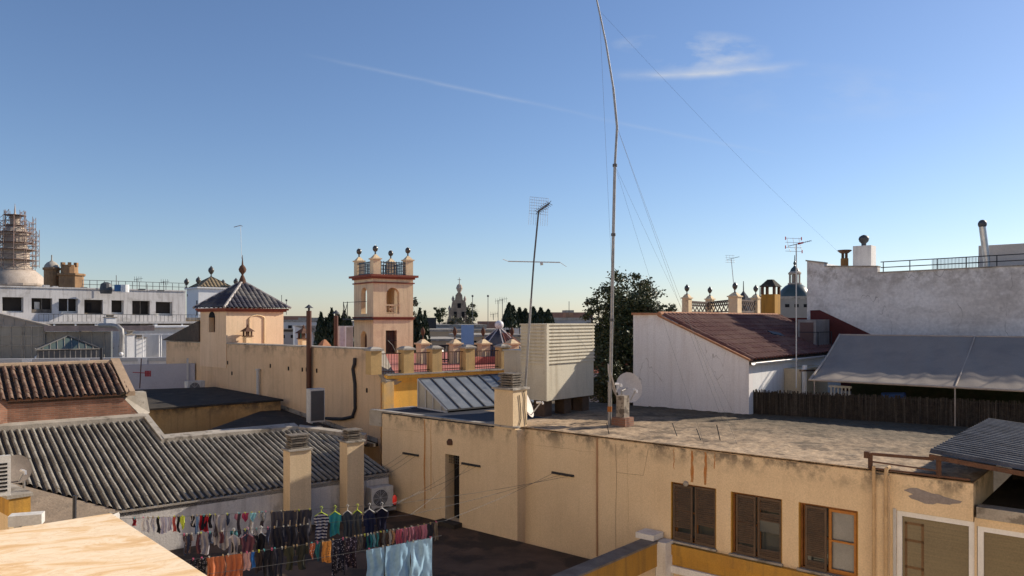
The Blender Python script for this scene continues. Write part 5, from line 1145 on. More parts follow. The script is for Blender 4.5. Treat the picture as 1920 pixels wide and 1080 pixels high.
g = MB(); g.box(WF,xl,xr,-.08,.35,2.55,2.66); g.box(WF,xl,xr+1,-2.4,0,-.30,-.12); g.build('slab', m_wfar, wbd)
holed(WF,'l',0,.3,xl,xr+2,-4.5,-.3,[(hit(WF,a)[0],hit(WF,b)[0],zat(bo,64),zat(t,64)) for a,b,t,bo in ((70,105,610,625),(230,262,603,620),(308,322,613,628),(175,200,606,622))]).build('lower_wall', pm('dull stone grey render',(.36,.33,.30),(.27,.25,.23),sc=.4,streak=(.2,.18,.16),samt=.5), wbd)
g = MB()
for px in (100,140,180,215,288,340): x, Y = hit(WF,px,-2.3); g.box(WF,x,x+.12,-2.35,-2.23,-4.5,-.3)
for px in (178,288): x, Y = hit(WF,px,-2.3); g.box(WF,x,x+.3,-2.35,-2.1,-4.5,-.3)
g.build('column', m_white2, wbd)
g = MB()
for z_ in (2.95,3.3): g.bar(WF.w(hit(WF,155)[0],.1,z_),WF.w(xr,.1,z_),.04)
for k in range(16): x = hit(WF,155)[0]+(xr-hit(WF,155)[0])*k/15; g.bar(WF.w(x,.1,2.6),WF.w(x,.1,3.3),.035)
g.build('railing', m_dsteel, wbd)
for k, (a, b, t) in enumerate(((158,167,538),(172,183,541),(268,277,541),(289,297,544),(304,313,545),(86,96,534),(104,112,536))):
    p = at((a+b)/2,t,63); f_ = Fr(43,p.x,p.y); w_ = (b-a)/F*63/2
    o = MB().box(f_,-w_,w_,.6,1.2,2.5,p.z).build('roof_unit', m_dsteel if k < 5 else m_wfar)
    tag(o, ['dark roof box nearest the brick drum','second dark roof box right of the brick drum','dark roof box by the railing mid roof','dark roof box right of the mid roof box','last dark roof box near the roof end','pale roof box below the round turret','pale roof box left of the brick drum'][k], 'rooftop unit', 'rooftop boxes on the white building')
o = MB().lathe(at(199,546,63)-Vector((0,0,.2)),[(.42,0),(.5,.3),(.4,.8),(.15,.95)],12).build('roof_vent_cluster', m_dsteel); tag(o,'squat dark round vent on the white building roof','vent')
o = MB().tube([at(223,546,63),at(223,534,63)],.35,10).build('blue_drum', flat('blue paint',(.05,.15,.32))); tag(o,'small blue drum on the white building roof','drum')
o = MB().tube([at(234,548,63),at(234,534,63)],.33,10).build('white_drum', m_white2); tag(o,'white drum right of the blue drum on the roof','drum')
def thinant(px, y0, y1, Y, label, kind=0):
    b_ = at(px,y0,Y); t_ = at(px,y1,Y); s = Y/60; g = MB(); g.tube([b_,t_],.025*s,5)
    if kind == 0:
        g.bar(t_+Vector((-.25*s,0,-.1)),t_+Vector((.4*s,.1,.0)),.025*s)
        for k in range(4): q = t_+Vector((-.2+.17*k,0,-.08))*s; g.bar(t_+Vector(((-.2+.17*k)*s,0,.15*s)),t_+Vector(((-.2+.17*k)*s,0,-.3*s)),.018*s)
    elif kind == 1: g.ball(t_,.09*s,8,5)
    o = g.build('aerial', m_dsteel); tag(o, label, 'antenna'); return o
thinant(257,545,522,63,'aerial with small crossbar standing on the white building railing')
thinant(218,540,516,64,'plain thin pole left of the blue drum',2); thinant(307,548,527,64,'small aerial near the right end of the white roof'); thinant(276,548,533,64,'short stub pole on the white roof',2)
# small white house with hip roof
p = at(372,540,85); hf = Fr(40,p.x,p.y)
wh = thing('white_mirador', hf.w(2,2,-8), 'small white mirador with brown hip roof and corner finials behind the turret', 'building')
Wm = 4.2
MB().box(hf,0,Wm,0,Wm,-16,3.55).build('wall', m_white2, wh); MB().box(hf,-.2,Wm+.2,-.2,Wm+.2,3.55,3.7).build('cornice', m_white2, wh)
pyr(hf,0.2,Wm-.2,.2,Wm-.2,3.7,hf.w(Wm/2,Wm/2,4.95),pm('straw brown tiles',(.26,.20,.12),(.16,.12,.075),sc=3),wh,period=.4,amp=.1,course=.6,hip=m_oldtile,hr=.09)
for (a, b) in ((0,0),(Wm,0),(0,Wm),(Wm,Wm)): urn(hf.w(a,b,3.7),1.15,).build('finial', m_green_urn, wh)
urn(hf.w(Wm/2,Wm/2,4.9),1.35).build('finial', m_green_urn, wh)
MB().box(hf,-.03,0,.3,.7,.5,2.2).build('window', m_dsteel, wh)
# ---- scaffolded dome
sc = thing('scaffolded_church_dome', at(28,540,150), 'stone church dome and lantern wrapped in reddish scaffolding at far left', 'dome')
c = at(28,540,150); m_stone = pm('pale church stone', (.50,.42,.35), (.36,.29,.23), sc=.5, streak=(.2,.15,.12), samt=.5, bump=.1)
u1 = 150/F
MB().lathe(Vector((c.x,c.y,-16)),[(6.2,0),(6.2,22.6),(6.4,22.7),(6.4,23.1)],16).build('drum', m_stone, sc)
MB().lathe(Vector((c.x,c.y,7.0)),[(5.6,0),(5.3,.8),(4.6,1.8),(3.6,2.7),(2.9,3.2),(2.9,3.5)],20).build('dome', m_stone, sc, smooth=True)
MB().lathe(Vector((c.x,c.y,10.4)),[(2.5,0),(2.5,3.2),(2.9,3.3),(2.9,3.6),(2.1,3.8),(2.1,6.2),(2.5,6.3),(2.4,6.7),(1.9,7.6),(1.2,8.2),(.8,8.4),(.8,9.6),(1.1,9.7),(.6,10.3),(.15,10.6),(.1,11.6),(.02,12.6)],14).build('lantern', m_stone, sc)
g = MB(); R = random.Random(9)
for rr, z0_, z1_ in ((3.4,9.8,15.2),(4.1,10.8,17.2),(2.8,15.2,18.6),(3.5,15.2,19.6),(1.8,18.6,20.8)):
    n = 12
    for k in range(n):
        a = 2*math.pi*k/n; g.bar((c.x+rr*math.cos(a),c.y+rr*math.sin(a),z0_-.4),(c.x+rr*math.cos(a),c.y+rr*math.sin(a),z1_+.8),.07)
        b_ = 2*math.pi*(k+1)/n
        z_ = z0_
        while z_ < z1_+.3:
            g.bar((c.x+rr*math.cos(a),c.y+rr*math.sin(a),z_),(c.x+rr*math.cos(b_),c.y+rr*math.sin(b_),z_),.07)
            if R.random() < .5: g.bar((c.x+rr*math.cos(a),c.y+rr*math.sin(a),z_),(c.x+rr*math.cos(b_),c.y+rr*math.sin(b_),z_+1),.06)
            z_ += 1.0
    z_ = z0_
    while z_ < z1_ and rr in (3.4,2.8,1.8): g.lathe((c.x,c.y,z_),[(rr-.7,0),(rr+.15,0),(rr+.15,.08),(rr-.7,.08)],12); z_ += 2.0
g.build('scaffolding', pm('reddish scaffold',(.24,.16,.14),(.18,.14,.12),sc=1), sc)
# brick drums
for px, hw, yt, yb_, label, dome_ in ((97,13,507,540,'round brick turret with small dome beside the scaffolded dome',True),(134,21,518,545,'broken topped brick drum right of the round turret',False)):
    Yq = 118; p = at(px,600,Yq); t = thing('brick_turret', (p.x,p.y,-16), label, 'turret'); r_ = hw/F*Yq; zt2 = zat(yt,Yq)
    mb_ = pm('ochre brick', (.34,.20,.10), (.22,.13,.07), sc=1, streak=(.14,.09,.06), samt=.6)
    MB().lathe((p.x,p.y,-16),[(r_,0),(r_,16+zt2),(r_*1.15,16+zt2+.1),(r_*1.15,16+zt2+.4)],14 if dome_ else 8).build('drum', mb_, t)
    if dome_:
        MB().lathe((p.x,p.y,zt2+.4),[(r_,0),(r_*.9,.4),(r_*.6,.8),(r_*.2,1.05),(.1,1.2),(.08,2.0)],14).build('dome', m_cement, t, smooth=True)
    else:
        MB().lathe((p.x-.3,p.y,zt2+.4),[(r_*.7,0),(r_*.65,1.3),(.3,1.4)],12).build('upper_drum', mb_, t)
        g = MB()
        for a in range(6): g.box(Fr(60*a,p.x-.3,p.y),r_*.45,r_*.72,-.25,.25,zt2+1.5,zt2+2.1)
        g.build('stump', mb_, t)
# ---- clutter of terraces at left
def blk(fr, r0, r1, l0, l1, z0, z1, name, mat, label, cat):
    o = MB().box(fr,r0,r1,l0,l1,z0,z1).build(name, mat); tag(o,label,cat); return o
p = at(0,675,43); PF2 = Fr(12, p.x, p.y)
pw = thing('white_parapet', PF2.w(8,0,-5), 'long low white parapet with grey coping behind the brick attic', 'wall')
MB().box(PF2,-4,12.5,0,.3,-16,-2.42).build('wall', m_white2, pw); MB().box(PF2,-4,12.5,-.06,.36,-2.42,-2.2).build('coping', m_grey, pw)
for px in (52,160,268):
    x = hit(PF2,px)[0]; MB().box(PF2,x-.25,x+.25,-.12,.05,-3.0,-2.25).build('pilaster', m_white2, pw)
p = at(205,690,38.5); BF = Fr(20,p.x,p.y)
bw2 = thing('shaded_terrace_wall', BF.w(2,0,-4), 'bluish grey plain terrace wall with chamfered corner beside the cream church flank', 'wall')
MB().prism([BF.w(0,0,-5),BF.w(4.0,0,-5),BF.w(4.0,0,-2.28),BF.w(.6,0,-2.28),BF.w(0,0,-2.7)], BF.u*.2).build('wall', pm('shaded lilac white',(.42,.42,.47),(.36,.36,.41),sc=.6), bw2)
MB().box(BF,3.6,3.7,-.05,0,-4,-2.0).build('pipe', m_grey, bw2)
# tiled edge and dark tiled roof below it
wavy(L.w(-8.3,11.8,-3.98), L.v, (L.u+Vector((0,0,.25))).normalized(), 3.6,.22,.06,0,3.2,ns=7,shape='round').build('x', m_oldtile).name = 'small_tiled_roof'
tag(bpy.data.objects['small_tiled_roof'],'small dark tiled roof between the brick attic and the ochre walled house','roof')
t = thing('tv_antenna', at(264,728,38), 'reddish tv aerial on thin pole before the bluish wall', 'antenna')
MB().tube([at(262,728,37),at(265,672,37)],.025,5).build('pole', m_rust, t)
g = MB(); g.tube([at(249,698,37),at(283,700,37)],.02,5)
for px in (273,276,279,282): g.tube([at(px,695,37),at(px,706,37)],.035,5)
g.build('boom', flat('faded red plastic',(.35,.05,.06)), t)
# glass gable greenhouse
gg = at(30,670,47); GF = Fr(25,gg.x-1.6,gg.y)
gh2 = thing('glass_greenhouse', GF.w(1,1,-3), 'grey glass greenhouse with gabled roof at the left edge', 'greenhouse')
m_dglass = pm('dusty grey glass', (.17,.18,.18), (.10,.11,.115), sc=.8, rough=.25, bump=0, spec=.6, streak=(.28,.27,.25), samt=.4)
MB().box(GF,-2.5,2.9,0,2.5,-16,-.35).build('glass_walls', m_dglass, gh2)
MB().prism([GF.w(-2.6,0,-.35),GF.w(2.95,0,-.35),GF.w(.1,0,.45)], GF.u*3).build('gable', pm('translucent old panel',(.36,.31,.26),(.26,.23,.2),sc=1), gh2)
g = MB(); g.bar(GF.w(.1,-.03,.48),GF.w(3.1,-.03,-.36),.08); g.bar(GF.w(.1,-.03,.48),GF.w(-2.7,-.03,-.33),.08); g.bar(GF.w(-2.6,-.04,-.37),GF.w(6.5,-.04,-.40),.07)
for a in (-2.5,-1.9,-1.3,-.7,-.1,.5,1.1,1.7,1.8,2.2,2.8): g.bar(GF.w(a,-.04,-2.6),GF.w(a,-.04,-.37),.035)
for z_ in (-1.0,-1.6): g.bar(GF.w(-2.5,-.04,z_),GF.w(2.85,-.04,z_),.03)
for a in (3.4,4.1,4.8,5.5,6.2): g.bar(GF.w(a,.26,-2.6),GF.w(a,.26,-.75),.035)
for t_ in (.2,.4,.6,.8): g.bar(GF.w(.1-2.7*t_,-.03,.48-.83*t_),GF.w(.1-2.7*t_,-.03,-.37),.03); g.bar(GF.w(.1+2.9*t_,-.03,.48-.83*t_),GF.w(.1+2.9*t_,-.03,-.37),.03)
g.bar(GF.w(-1.9,-.05,-.3),GF.w(-.2,-.05,-2.5),.04); g.build('frame', m_cement, gh2)
MB().box(GF,2.9,6.6,.3,2.5,-16,-.75).build('side_glass', m_dglass, gh2)
MB().box(GF,2.85,9.2,-.1,.4,-.72,-.38).build('lintel', pm('pinkish old beam',(.36,.28,.25),(.25,.2,.18),sc=2), gh2)
# green glass pyramid
p = at(127,668,46); gf = Fr(32,p.x,p.y)
gp = thing('glass_pyramid_roof', (p.x,p.y,-2.2), 'low greenish glass pyramid rooflight with pale glazing bars', 'rooflight')
cor = [gf.w(-1.65,-1.3,-1.75),gf.w(1.65,-1.3,-1.75),gf.w(1.65,1.3,-1.75),gf.w(-1.65,1.3,-1.75)]; apx = gf.w(0,0,-1.0)
MB().add(cor+[apx],[(0,1,4),(1,2,4),(2,3,4),(3,0,4),(3,2,1,0)]).build('glass', pm('green grey glass',(.10,.13,.11),(.07,.09,.08),sc=1,rough=.25,bump=0,spec=.6), gp)
g = MB()
for k in range(4):
    a, b = cor[k], cor[(k+1)%4]; g.bar(a+Vector((0,0,.02)),b+Vector((0,0,.02)),.06)
    for j in range(1,9): q = a.lerp(b,j/9); mf = 1-abs(j/9-.5)*2; g.bar(q+Vector((0,0,.03)), q.lerp(apx if abs(j/9-.5)<.01 else (a.lerp(b,.5)).lerp(apx,1),mf*.0+.0001+.95*mf)+Vector((0,0,.03)) if False else q+(apx-a.lerp(b,.5))*mf+Vector((0,0,.03)),.025)
g.build('glazing_bar', m_cement, gp)
g = MB()
for c_ in cor: g.bar(c_+Vector((0,0,.03)),apx+Vector((0,0,.05)),.07)
g.build('ridge', m_dsteel, gp)
MB().box(gf,-1.6,1.6,-1.25,1.25,-3.2,-1.8).build('kerb', m_dsteel, gp)
g = MB()
for k in range(12): g.box(gf,-1.55+k*.27,-1.5+k*.27,-1.28,-1.25,-2.6,-1.8)
g.build('window', m_cement, gp)
o = MB().lathe(at(73,672,45.5)-Vector((0,0,.2)),[(.25,0),(.22,.3),(.08,.42)],10).build('water_bottle', m_white2); tag(o,'small white bucket at the left corner of the glass pyramid','bucket')
# duct
du = thing('steel_duct', at(228,668,46), 'fat shiny steel duct bending down over the white terraces', 'duct')
MB().tube([at(188,610,47.5),at(210,610,46.5),at(221,612,46),at(228,618,46),at(229,630,46),at(226,665,46)],.14,12).build('pipe', m_steel, du, smooth=True)
MB().ball(at(227,664,45.9),.13,10,6).build('elbow', m_pvc, du, smooth=True)
# shacks
p = at(120,640,52); sf = Fr(30,p.x,p.y)
sh = thing('white_terrace_shed', sf.w(4,1,-4), 'white terrace shed with small dark windows behind the steel duct', 'shed')
holed(sf,'l',0,.2,0,9.2,-4,-.55,[(hit(sf,195)[0],hit(sf,210)[0],-2.3,-1.45),(hit(sf,248)[0],hit(sf,256)[0],-2.35,-1.5),(hit(sf,263)[0],hit(sf,271)[0],-2.35,-1.45)]).build('wall', m_white, sh)
MB().box(sf,0,9.2,.5,3,-16,-.6).build('body', m_black, sh); MB().box(sf,-.2,9.4,-.3,3,-.55,-.45).build('roof', m_white2, sh)
MB().box(sf,hit(sf,254)[0],hit(sf,262)[0],-.4,-.01,-3,-1.0).build('buttress', m_white2, sh)
g = MB(); R = random.Random(12)
for k in range(9): a = R.uniform(2.5,4.8); g.bar(sf.w(a,-.5,R.uniform(-2.4,-1)),sf.w(a+R.uniform(-.8,.8),-.5,R.uniform(-2.2,-.7)),.05)
g.build('scrap_frame', m_rust, sh)
blk(sf,9.3,13.5,.2,3,-16,-1.05,'white_annex',m_white2,'plain pale annex between the white shed and the turret roof','building')
dk = MB().tube([at(190,680,42),at(190,652,42)],.07,6).build('dark_pole', m_iron); tag(dk,'short black pole rising from the clay tiled attic ridge','pole')
# pergola, chimneys and glazing among the left hand terraces
p = at(232,668,49); gf2 = Fr(30,p.x,p.y)
pg = thing('pipe_pergola', gf2.w(1.5,1,-2.4), 'white pipe pergola frame on the terrace right of the steel duct', 'pergola')
g = MB()
for a in (0,1.1,2.2,3.3):
    for b in (0,1.4): g.bar(gf2.w(a,b,-2.6),gf2.w(a,b,-.95),.05)
for b in (0,1.4): g.bar(gf2.w(0,b,-.95),gf2.w(3.3,b,-.95),.05)
for a in (0,.55,1.1,1.65,2.2,2.75,3.3): g.bar(gf2.w(a,0,-.95),gf2.w(a,1.4,-.95),.035)
g.build('frame', m_white2, pg)
for px, py, Yq, w_, lab in ((243,628,47,.22,'narrow white chimney stack right of the steel duct'),(262,634,50,.3,'stubby white chimney behind the pipe pergola'),(160,622,50,.25,'small white chimney above the glass pyramid'),(206,596,58,.35,'white chimney box in front of the long building balcony')):
    q = at(px,py,Yq); f_ = Fr(43,q.x,q.y); t = thing('terrace_chimney', (q.x,q.y,-2.6), lab, 'chimney')
    MB().box(f_,-w_,w_,-w_,w_,-2.6,q.z).build('shaft', m_white2, t); g = MB(); g.box(f_,-w_-.05,w_+.05,-w_-.05,w_+.05,q.z,q.z+.06); g.box(f_,-w_*.6,w_*.6,-w_*.6,w_*.6,q.z+.06,q.z+.22); g.box(f_,-w_,w_,-w_,w_,q.z+.22,q.z+.28); g.build('cap', m_cement, t)
p = at(290,640,56); f_ = Fr(43,p.x,p.y)
gb = thing('glazed_gallery', f_.w(1,0,-3), 'glazed gallery with white mullions below the long white building', 'gallery')
MB().box(f_,0,2.6,.1,1.5,-3.4,-.55).build('glass', m_dglass, gb); g = MB()
for k in range(7): g.box(f_,k*.42,k*.42+.06,.02,.1,-3.4,-.55)
g.box(f_,-.05,2.65,0,1.55,-.55,-.42); g.box(f_,0,2.6,.03,.1,-1.6,-1.52); g.build('mullion', m_white2, gb)
g = MB(); g.bar(WF.w(hit(WF,60)[0],-2.4,.45),WF.w(xr+1,-2.4,.45),.04)
for k in range(40): a = hit(WF,60)[0]+(xr+1-hit(WF,60)[0])*k/39; g.bar(WF.w(a,-2.4,-.12),WF.w(a,-2.4,.45),.025)
g.build('balcony_rail', m_dsteel, wbd)
# ---- green door hut and walls behind cream wall
p = at(553,652,60); hf2 = Fr(20,p.x,p.y)
hh = thing('green_door_hut', hf2.w(1,1,-3), 'white rooftop hut with green door and lean-to roof behind the cream wall', 'hut')
MB().prism([hf2.w(0,0,-4),hf2.w(1.35,0,-4),hf2.w(1.35,0,-1.0),hf2.w(0,0,-.45)], hf2.u*2).build('wall', m_white2, hh)
MB().box(hf2,1.35,3.6,.3,2,-4,-1.0).build('wall', m_white, hh)
MB().box(hf2,.3,.78,-.03,0,-3,-1.05).build('door', flat('green painted door',(.05,.16,.11)), hh)
MB().prism([hf2.w(-.1,-.05,-.45),hf2.w(3.7,-.05,-.40),hf2.w(3.7,-.05,-.85),hf2.w(1.4,-.05,-.95)], hf2.u*2.1).build('roof', m_cement, hh)
# ---- cypress hedge
def cypress(px, y0, y1, Y, w, label, seed, group='cypresses'):
    R = random.Random(seed); b = at(px,y0,Y); t = at(px,y1,Y); tr = thing('cypress_tree', (b.x,b.y,b.z), label, 'tree', group)
    MB().tube([b-Vector((0,0,10)), b.lerp(t,.6)],.12,6,.04).build('trunk', m_bark, tr)
    g = MB(); H = (t-b).length; r_ = w/F*Y/2
    for _ in range(1100):
        s_ = R.random()**.9; rr = r_*(1-s_**2.2)*math.sqrt(R.random())*1.1; a = R.random()*6.283; p = b+Vector((rr*math.cos(a),rr*math.sin(a),s_*H)); sz = .16*Y/50*R.uniform(.6,1.3)
        d = Vector((R.gauss(0,.4),R.gauss(0,.4),1)).normalized()*sz; e = d.cross(Vector((R.gauss(0,1),R.gauss(0,1),R.gauss(0,1)))).normalized()*sz*.4; g.sheet([p-d,p-e,p+d,p+e])
    g.build('crown', m_cyp, tr)
cs_ = [(602,652,588,24),(612,652,598,24),(622,652,580,26),(634,652,592,26),(645,652,585,26),(655,652,596,22)]
for k, (px, y0, y1, w) in enumerate(cs_): cypress(px,y0,y1,58,w,['leftmost cypress right of the tall brown flue','short cypress between two taller ones by the brown flue','tall cypress left of the thinner flue','cypress right behind the thinner flue','cypress left of the white cabinet','cypress touching the tower gallery'][k],100+k)
for k, (px, y0, y1, Y, w) in enumerate(((787,660,580,70,22),(797,660,585,68,18),(777,660,600,70,18),(955,612,570,95,26),(962,612,576,96,22),(974,612,580,100,18),(985,610,582,100,20),(1000,612,578,98,24),(1014,612,580,98,26),(1028,612,583,98,22))):
    cypress(px,y0,y1,Y,w,['cypress just right of the tower','shorter cypress second right of the tower','low cypress hugging the tower wall','pointed cypress left of the aerial pole','cypress directly behind its taller neighbour by the aerial pole','thin cypress left of the leaning aerial pole','thin cypress right of the leaning aerial pole','bushy cypress above the tank housing left corner','broad cypress above the tank housing','rightmost low cypress above the tank housing'][k],200+k)
# ---- far skyline
R = random.Random(31)
def farb(px0, px1, yt, Y, col, label, deg=15, wn=0, depth=10, roof=None, yb2=None, wy=None):
    p = at(px0,600,Y); fr = Fr(deg,p.x,p.y); x1 = hit(fr,px1)[0]; zt2 = zat(yt,Y); zb2 = -16
    t = thing('distant_building', fr.w(x1/2,depth/2,zb2), label, 'building')
    MB().box(fr,0,x1,0,depth,zb2,zt2).build('wall', col, t)
    MB().box(fr,-.1,x1+.1,-.1,depth+.1,zt2,zt2+.25*Y/80).build('roof_edge', roof or m_cement, t)
    for k in range(wn):
        a = x1*(k+.25)/wn; b = a+x1/wn*.45; h_ = Y/F*6; z_ = zt2-Y/F*(wy or 6)
        MB().box(fr,a,b,-.04,.0,z_-h_,z_).build('window', m_black, t)
    return t
w1 = pm('far white',(.62,.60,.58),(.5,.48,.46),sc=.2,bump=0); w2 = pm('far tan',(.48,.38,.26),(.38,.30,.21),sc=.2,bump=0); w3 = pm('far grey',(.34,.33,.33),(.26,.25,.25),sc=.2,bump=0); w4 = pm('far brick red',(.32,.18,.13),(.25,.14,.10),sc=.2,bump=0)
farb(352,372,556,88,w1,'narrow white block between the long building and mirador',20,2)
farb(330,385,600,74,w2,'low dusty block under the mirador partly hidden by the dark roof',20,3)
farb(520,600,604,170,w1,'far white roofs right of the church turret',10,5)
farb(528,575,597,240,w4,'distant reddish roofline right of the church turret',10,0,roof=w4)
farb(560,640,600,210,w3,'distant grey block behind the brown flue',12,4)
farb(520,560,622,90,w3,'low grey block left of the green door hut',15,2,roof=m_oldtile)
farb(640,790,606,190,w1,'far pale block behind the tower',8,6)
farb(798,850,613,120,w1,'white block left of the ornate belfry',12,3)
farb(800,945,622,105,w2,'tan terrace block behind the urn pillars',10,5,wy=9)
farb(865,912,613,110,w3,'grey flat block with square openings right of the belfry',10,3)
farb(790,870,640,75,w2,'ochre low block just behind the urn pillars',12,3,wy=8)
farb(866,980,632,80,w2,'ochre low block behind the tiled pyramid',12,3,wy=7)
farb(905,985,607,150,w4,'low brick red roofs in the distance left of the aerial pole',8,0,roof=w4)
farb(940,1110,612,120,w1,'long pale terrace block behind the tank housing',6,5)
farb(1015,1112,590,200,w4,'long reddish flat roof far behind the tank housing',5,0,roof=w4)
farb(1062,1075,586,150,pm('orange brick far',(.36,.2,.12)),'narrow brick chimney block on the distant skyline',10,0,depth=3)
farb(1040,1112,600,140,w3,'grey roof block left of the large tree',8,0)
farb(1090,1300,625,60,w3,'grey block hidden behind the large tree',10,0)
farb(1265,1520,602,75,w2,'tan block behind the tiled ridge',12,0)
farb(1450,1520,560,120,pm('far church grey',(.30,.28,.25),(.23,.21,.19),sc=.3,bump=0),'grey church body under the green dome',10,4,wy=10)
farb(-40,60,560,100,w3,'grey block behind the long white building at left',20,0)
farb(-100,100,690,52,w3,'low grey terrace block under the greenhouse',20,0,depth=3)
bl_ = blk(Fr(8,*at(865,642,70)[:2]),0,1.15,0,.2,-2.4,-.85+.4,'blue_board',pm('pale blue board',(.28,.40,.62),(.25,.36,.55),sc=.6),'pale blue board standing between the urn pillars','board')
o = MB().box(Fr(8,*at(800,618,80)[:2]),0,1.0,0,.5,-.9,.25).build('dark_sign', m_iron); tag(o,'small black panel on a post right of the tower','panel')
o = MB().lathe(at(815,664,52)-Vector((0,0,.6)),[(.9,0),(.9,.5),(.6,.9),(.1,1.0)],14).build('silver_vent', m_steel,smooth=True); tag(o,'shiny silver rooftop vent right of the tower behind the urn pillars','vent')
# ornate belfry
p = at(861,620,170); bf = thing('ornate_belfry', (p.x,p.y,-16), 'ornate stone belfry gable far away right of the tower', 'belfry')
ff = Fr(10,p.x,p.y); ku = 170/F*1.12
prof = [(-20,-16/ku),(20,-16/ku),(20,-4),(17,4),(17,14),(13,18),(11,30),(6,34),(5,42),(2,46),(-2,46),(-5,42),(-6,34),(-11,30),(-13,18),(-17,14),(-17,4),(-20,-4)]
MB().prism([ff.w(a*ku,0,b*ku) for a,b in prof], ff.u*1.5).build('gable', pm('tan carved stone',(.40,.31,.22),(.22,.17,.12),sc=.8,bump=.3,bsc=3), bf)
for a, b, w_, h_ in ((-9,4,5,10),(4,4,5,10),(-3,20,6,8)): MB().box(ff,a*ku,(a+w_)*ku,-.05,0,b*ku,(b+h_)*ku).build('bell_opening', m_black, bf)
g = MB(); g.lathe((p.x,p.y+.5,46*ku),[(.3,0),(.5,.4),(.75,1.0),(.5,1.7),(.1,2.0),(.05,3.4)],8); g.bar((p.x-.4,p.y+.5,46*ku+2.9),(p.x+.4,p.y+.5,46*ku+2.9),.1)
for a,b in ((-16,15),(16,15),(-10,31),(10,31)): g.lathe(ff.w(a*ku,.5,b*ku),[(.2,0),(.35,.6),(.05,1.3)],6)
g.build('finial', m_stone, bf)
# dusty trees near belfry
for k,(px,y,Yy,r_,lab) in enumerate(((886,585,160,1.6,'thin wispy tree right of the belfry'),(824,585,140,1.0,'slender wispy tree left of the belfry'),(781,600,110,2.2,'dusty bush behind the first cypress right of the tower'),(838,612,150,2.6,'round dusty tree at foot of the belfry'),(872,610,150,2.4,'dusty tree clump right of the belfry foot'))):
    leafy('tree', at(px,625,Yy)-Vector((0,0,3)), [(at(px,y,Yy),r_,r_*1.3),(at(px,y+9,Yy),r_*.8,r_)], 900, .28, lab, 'tree', 300+k, m_pale if k>1 else m_leaf)
for k,(px,y0,y1,Yy,lab,kd) in enumerate(((528,585,553,120,'aerial left of pair right of the turret',2),(537,590,563,110,'aerial right of pair right of the turret',1),(886,612,555,120,'tall lamp like aerial right of the belfry',1),(915,612,555,110,'tall slim aerial with round head left of the pyramid ball',1),(934,610,563,90,'cross armed aerial above the pyramid ball',0),(942,610,560,90,'second cross armed aerial above the pyramid ball',0),(1067,590,565,140,'thin pole on the distant brick chimney',2),(925,600,588,90,'short black aerial left of pyramid ball',0))):
    thinant(px,y0,y1,Yy,lab,kd)
# ---- far green domed church
p = at(1490,560,150); fd = thing('green_domed_church', (p.x,p.y,-16), 'distant church dome of dark green tiles with stone lantern', 'dome')
MB().lathe((p.x,p.y,-16),[(3.4,0),(3.4,20),(3.6,20.1),(3.6,20.6)],16).build('drum', m_stone, fd)
m_gt = pm('dark green blue tile', (.04,.062,.062), (.06,.08,.078), sc=1, rough=.35, spec=.5, bump=.1)
MB().lathe((p.x,p.y,4.5),[(3.0,0),(2.9,.7),(2.5,1.5),(1.8,2.2),(1.15,2.6)],20).build('dome', m_gt, fd, smooth=True)
g = MB(); g.lathe((p.x,p.y,7.0),[(1.3,0),(1.3,.3)],12)
for k in range(8): a = k*math.pi/4; g.tube([(p.x+.95*math.cos(a),p.y+.95*math.sin(a),7.2),(p.x+.95*math.cos(a),p.y+.95*math.sin(a),9.0)],.18,6)
g.lathe((p.x,p.y,9.0),[(1.2,0),(1.25,.3),(.9,.6)],12); g.lathe((p.x,p.y,7.2),[(.35,0),(.35,1.8)],8); g.build('lantern', m_stone, fd)
MB().lathe((p.x,p.y,9.6),[(.9,0),(.7,.5),(.3,.9),(.12,1.2),(.3,1.6),(.1,2.0),(.06,3.2)],12).build('lantern_roof', m_gt, fd)
for px,py,h_,lab in ((1394,560,2.6,'small dark spire between the urn pillars'),(1425,568,2.2,'small dark spire left of the ochre chimney')):
    q = at(px,py,130); o = MB().lathe((q.x,q.y,q.z-8),[(1.0,0),(1.0,8),(.8,8.4),(.3,9),(.1,9.3),(.06,11)],8).build('spire', m_green_urn); tag(o,lab,'spire')
# ================================================================ MARBLE SLAB (our own parapet)
c0 = at(208,962,3.94); e1 = Vector((.676,-.737,0)); e2 = Vector((-.737,-.676,0)); 
sm = thing('stone_slab', (c0.x,c0.y,-1.06), 'cream marble slab with orange veins in the near left corner', 'slab')
m_marb, nt, bs = newmat('veined cream marble'); N = nt.nodes; K = nt.links.new
ge = N.new('ShaderNodeNewGeometry'); vr = N.new('ShaderNodeVectorRotate'); vr.rotation_type='Z_AXIS'; vr.inputs['Angle'].default_value = math.radians(-22); K(ge.outputs['Position'], vr.inputs['Vector'])
mp_ = N.new('ShaderNodeMapping'); mp_.inputs['Scale'].default_value = (1.7,4.2,1); K(vr.outputs[0], mp_.inputs[0])
n1 = N.new('ShaderNodeTexNoise'); n1.inputs['Scale'].default_value = 1.6; n1.inputs['Detail'].default_value = 9; n1.inputs['Roughness'].default_value = .62; n1.inputs['Distortion'].default_value = 1.1; K(mp_.outputs[0], n1.inputs['Vector'])
cr_ = N.new('ShaderNodeValToRGB'); K(n1.outputs[0], cr_.inputs[0]); E_ = cr_.color_ramp.elements; E_[0].position = .34; E_[0].color = (.62,.41,.21,1); E_[1].position = .60; E_[1].color = (.74,.60,.42,1)
for pos, col in ((.41,(.68,.48,.27)),(.45,(.73,.54,.33)),(.50,(.77,.63,.45)),(.54,(.79,.66,.49)),(.57,(.73,.56,.36)),(.64,(.78,.64,.47)),(.68,(.70,.51,.31)),(.74,(.76,.61,.43))): e = E_.new(pos); e.color = (*col,1)
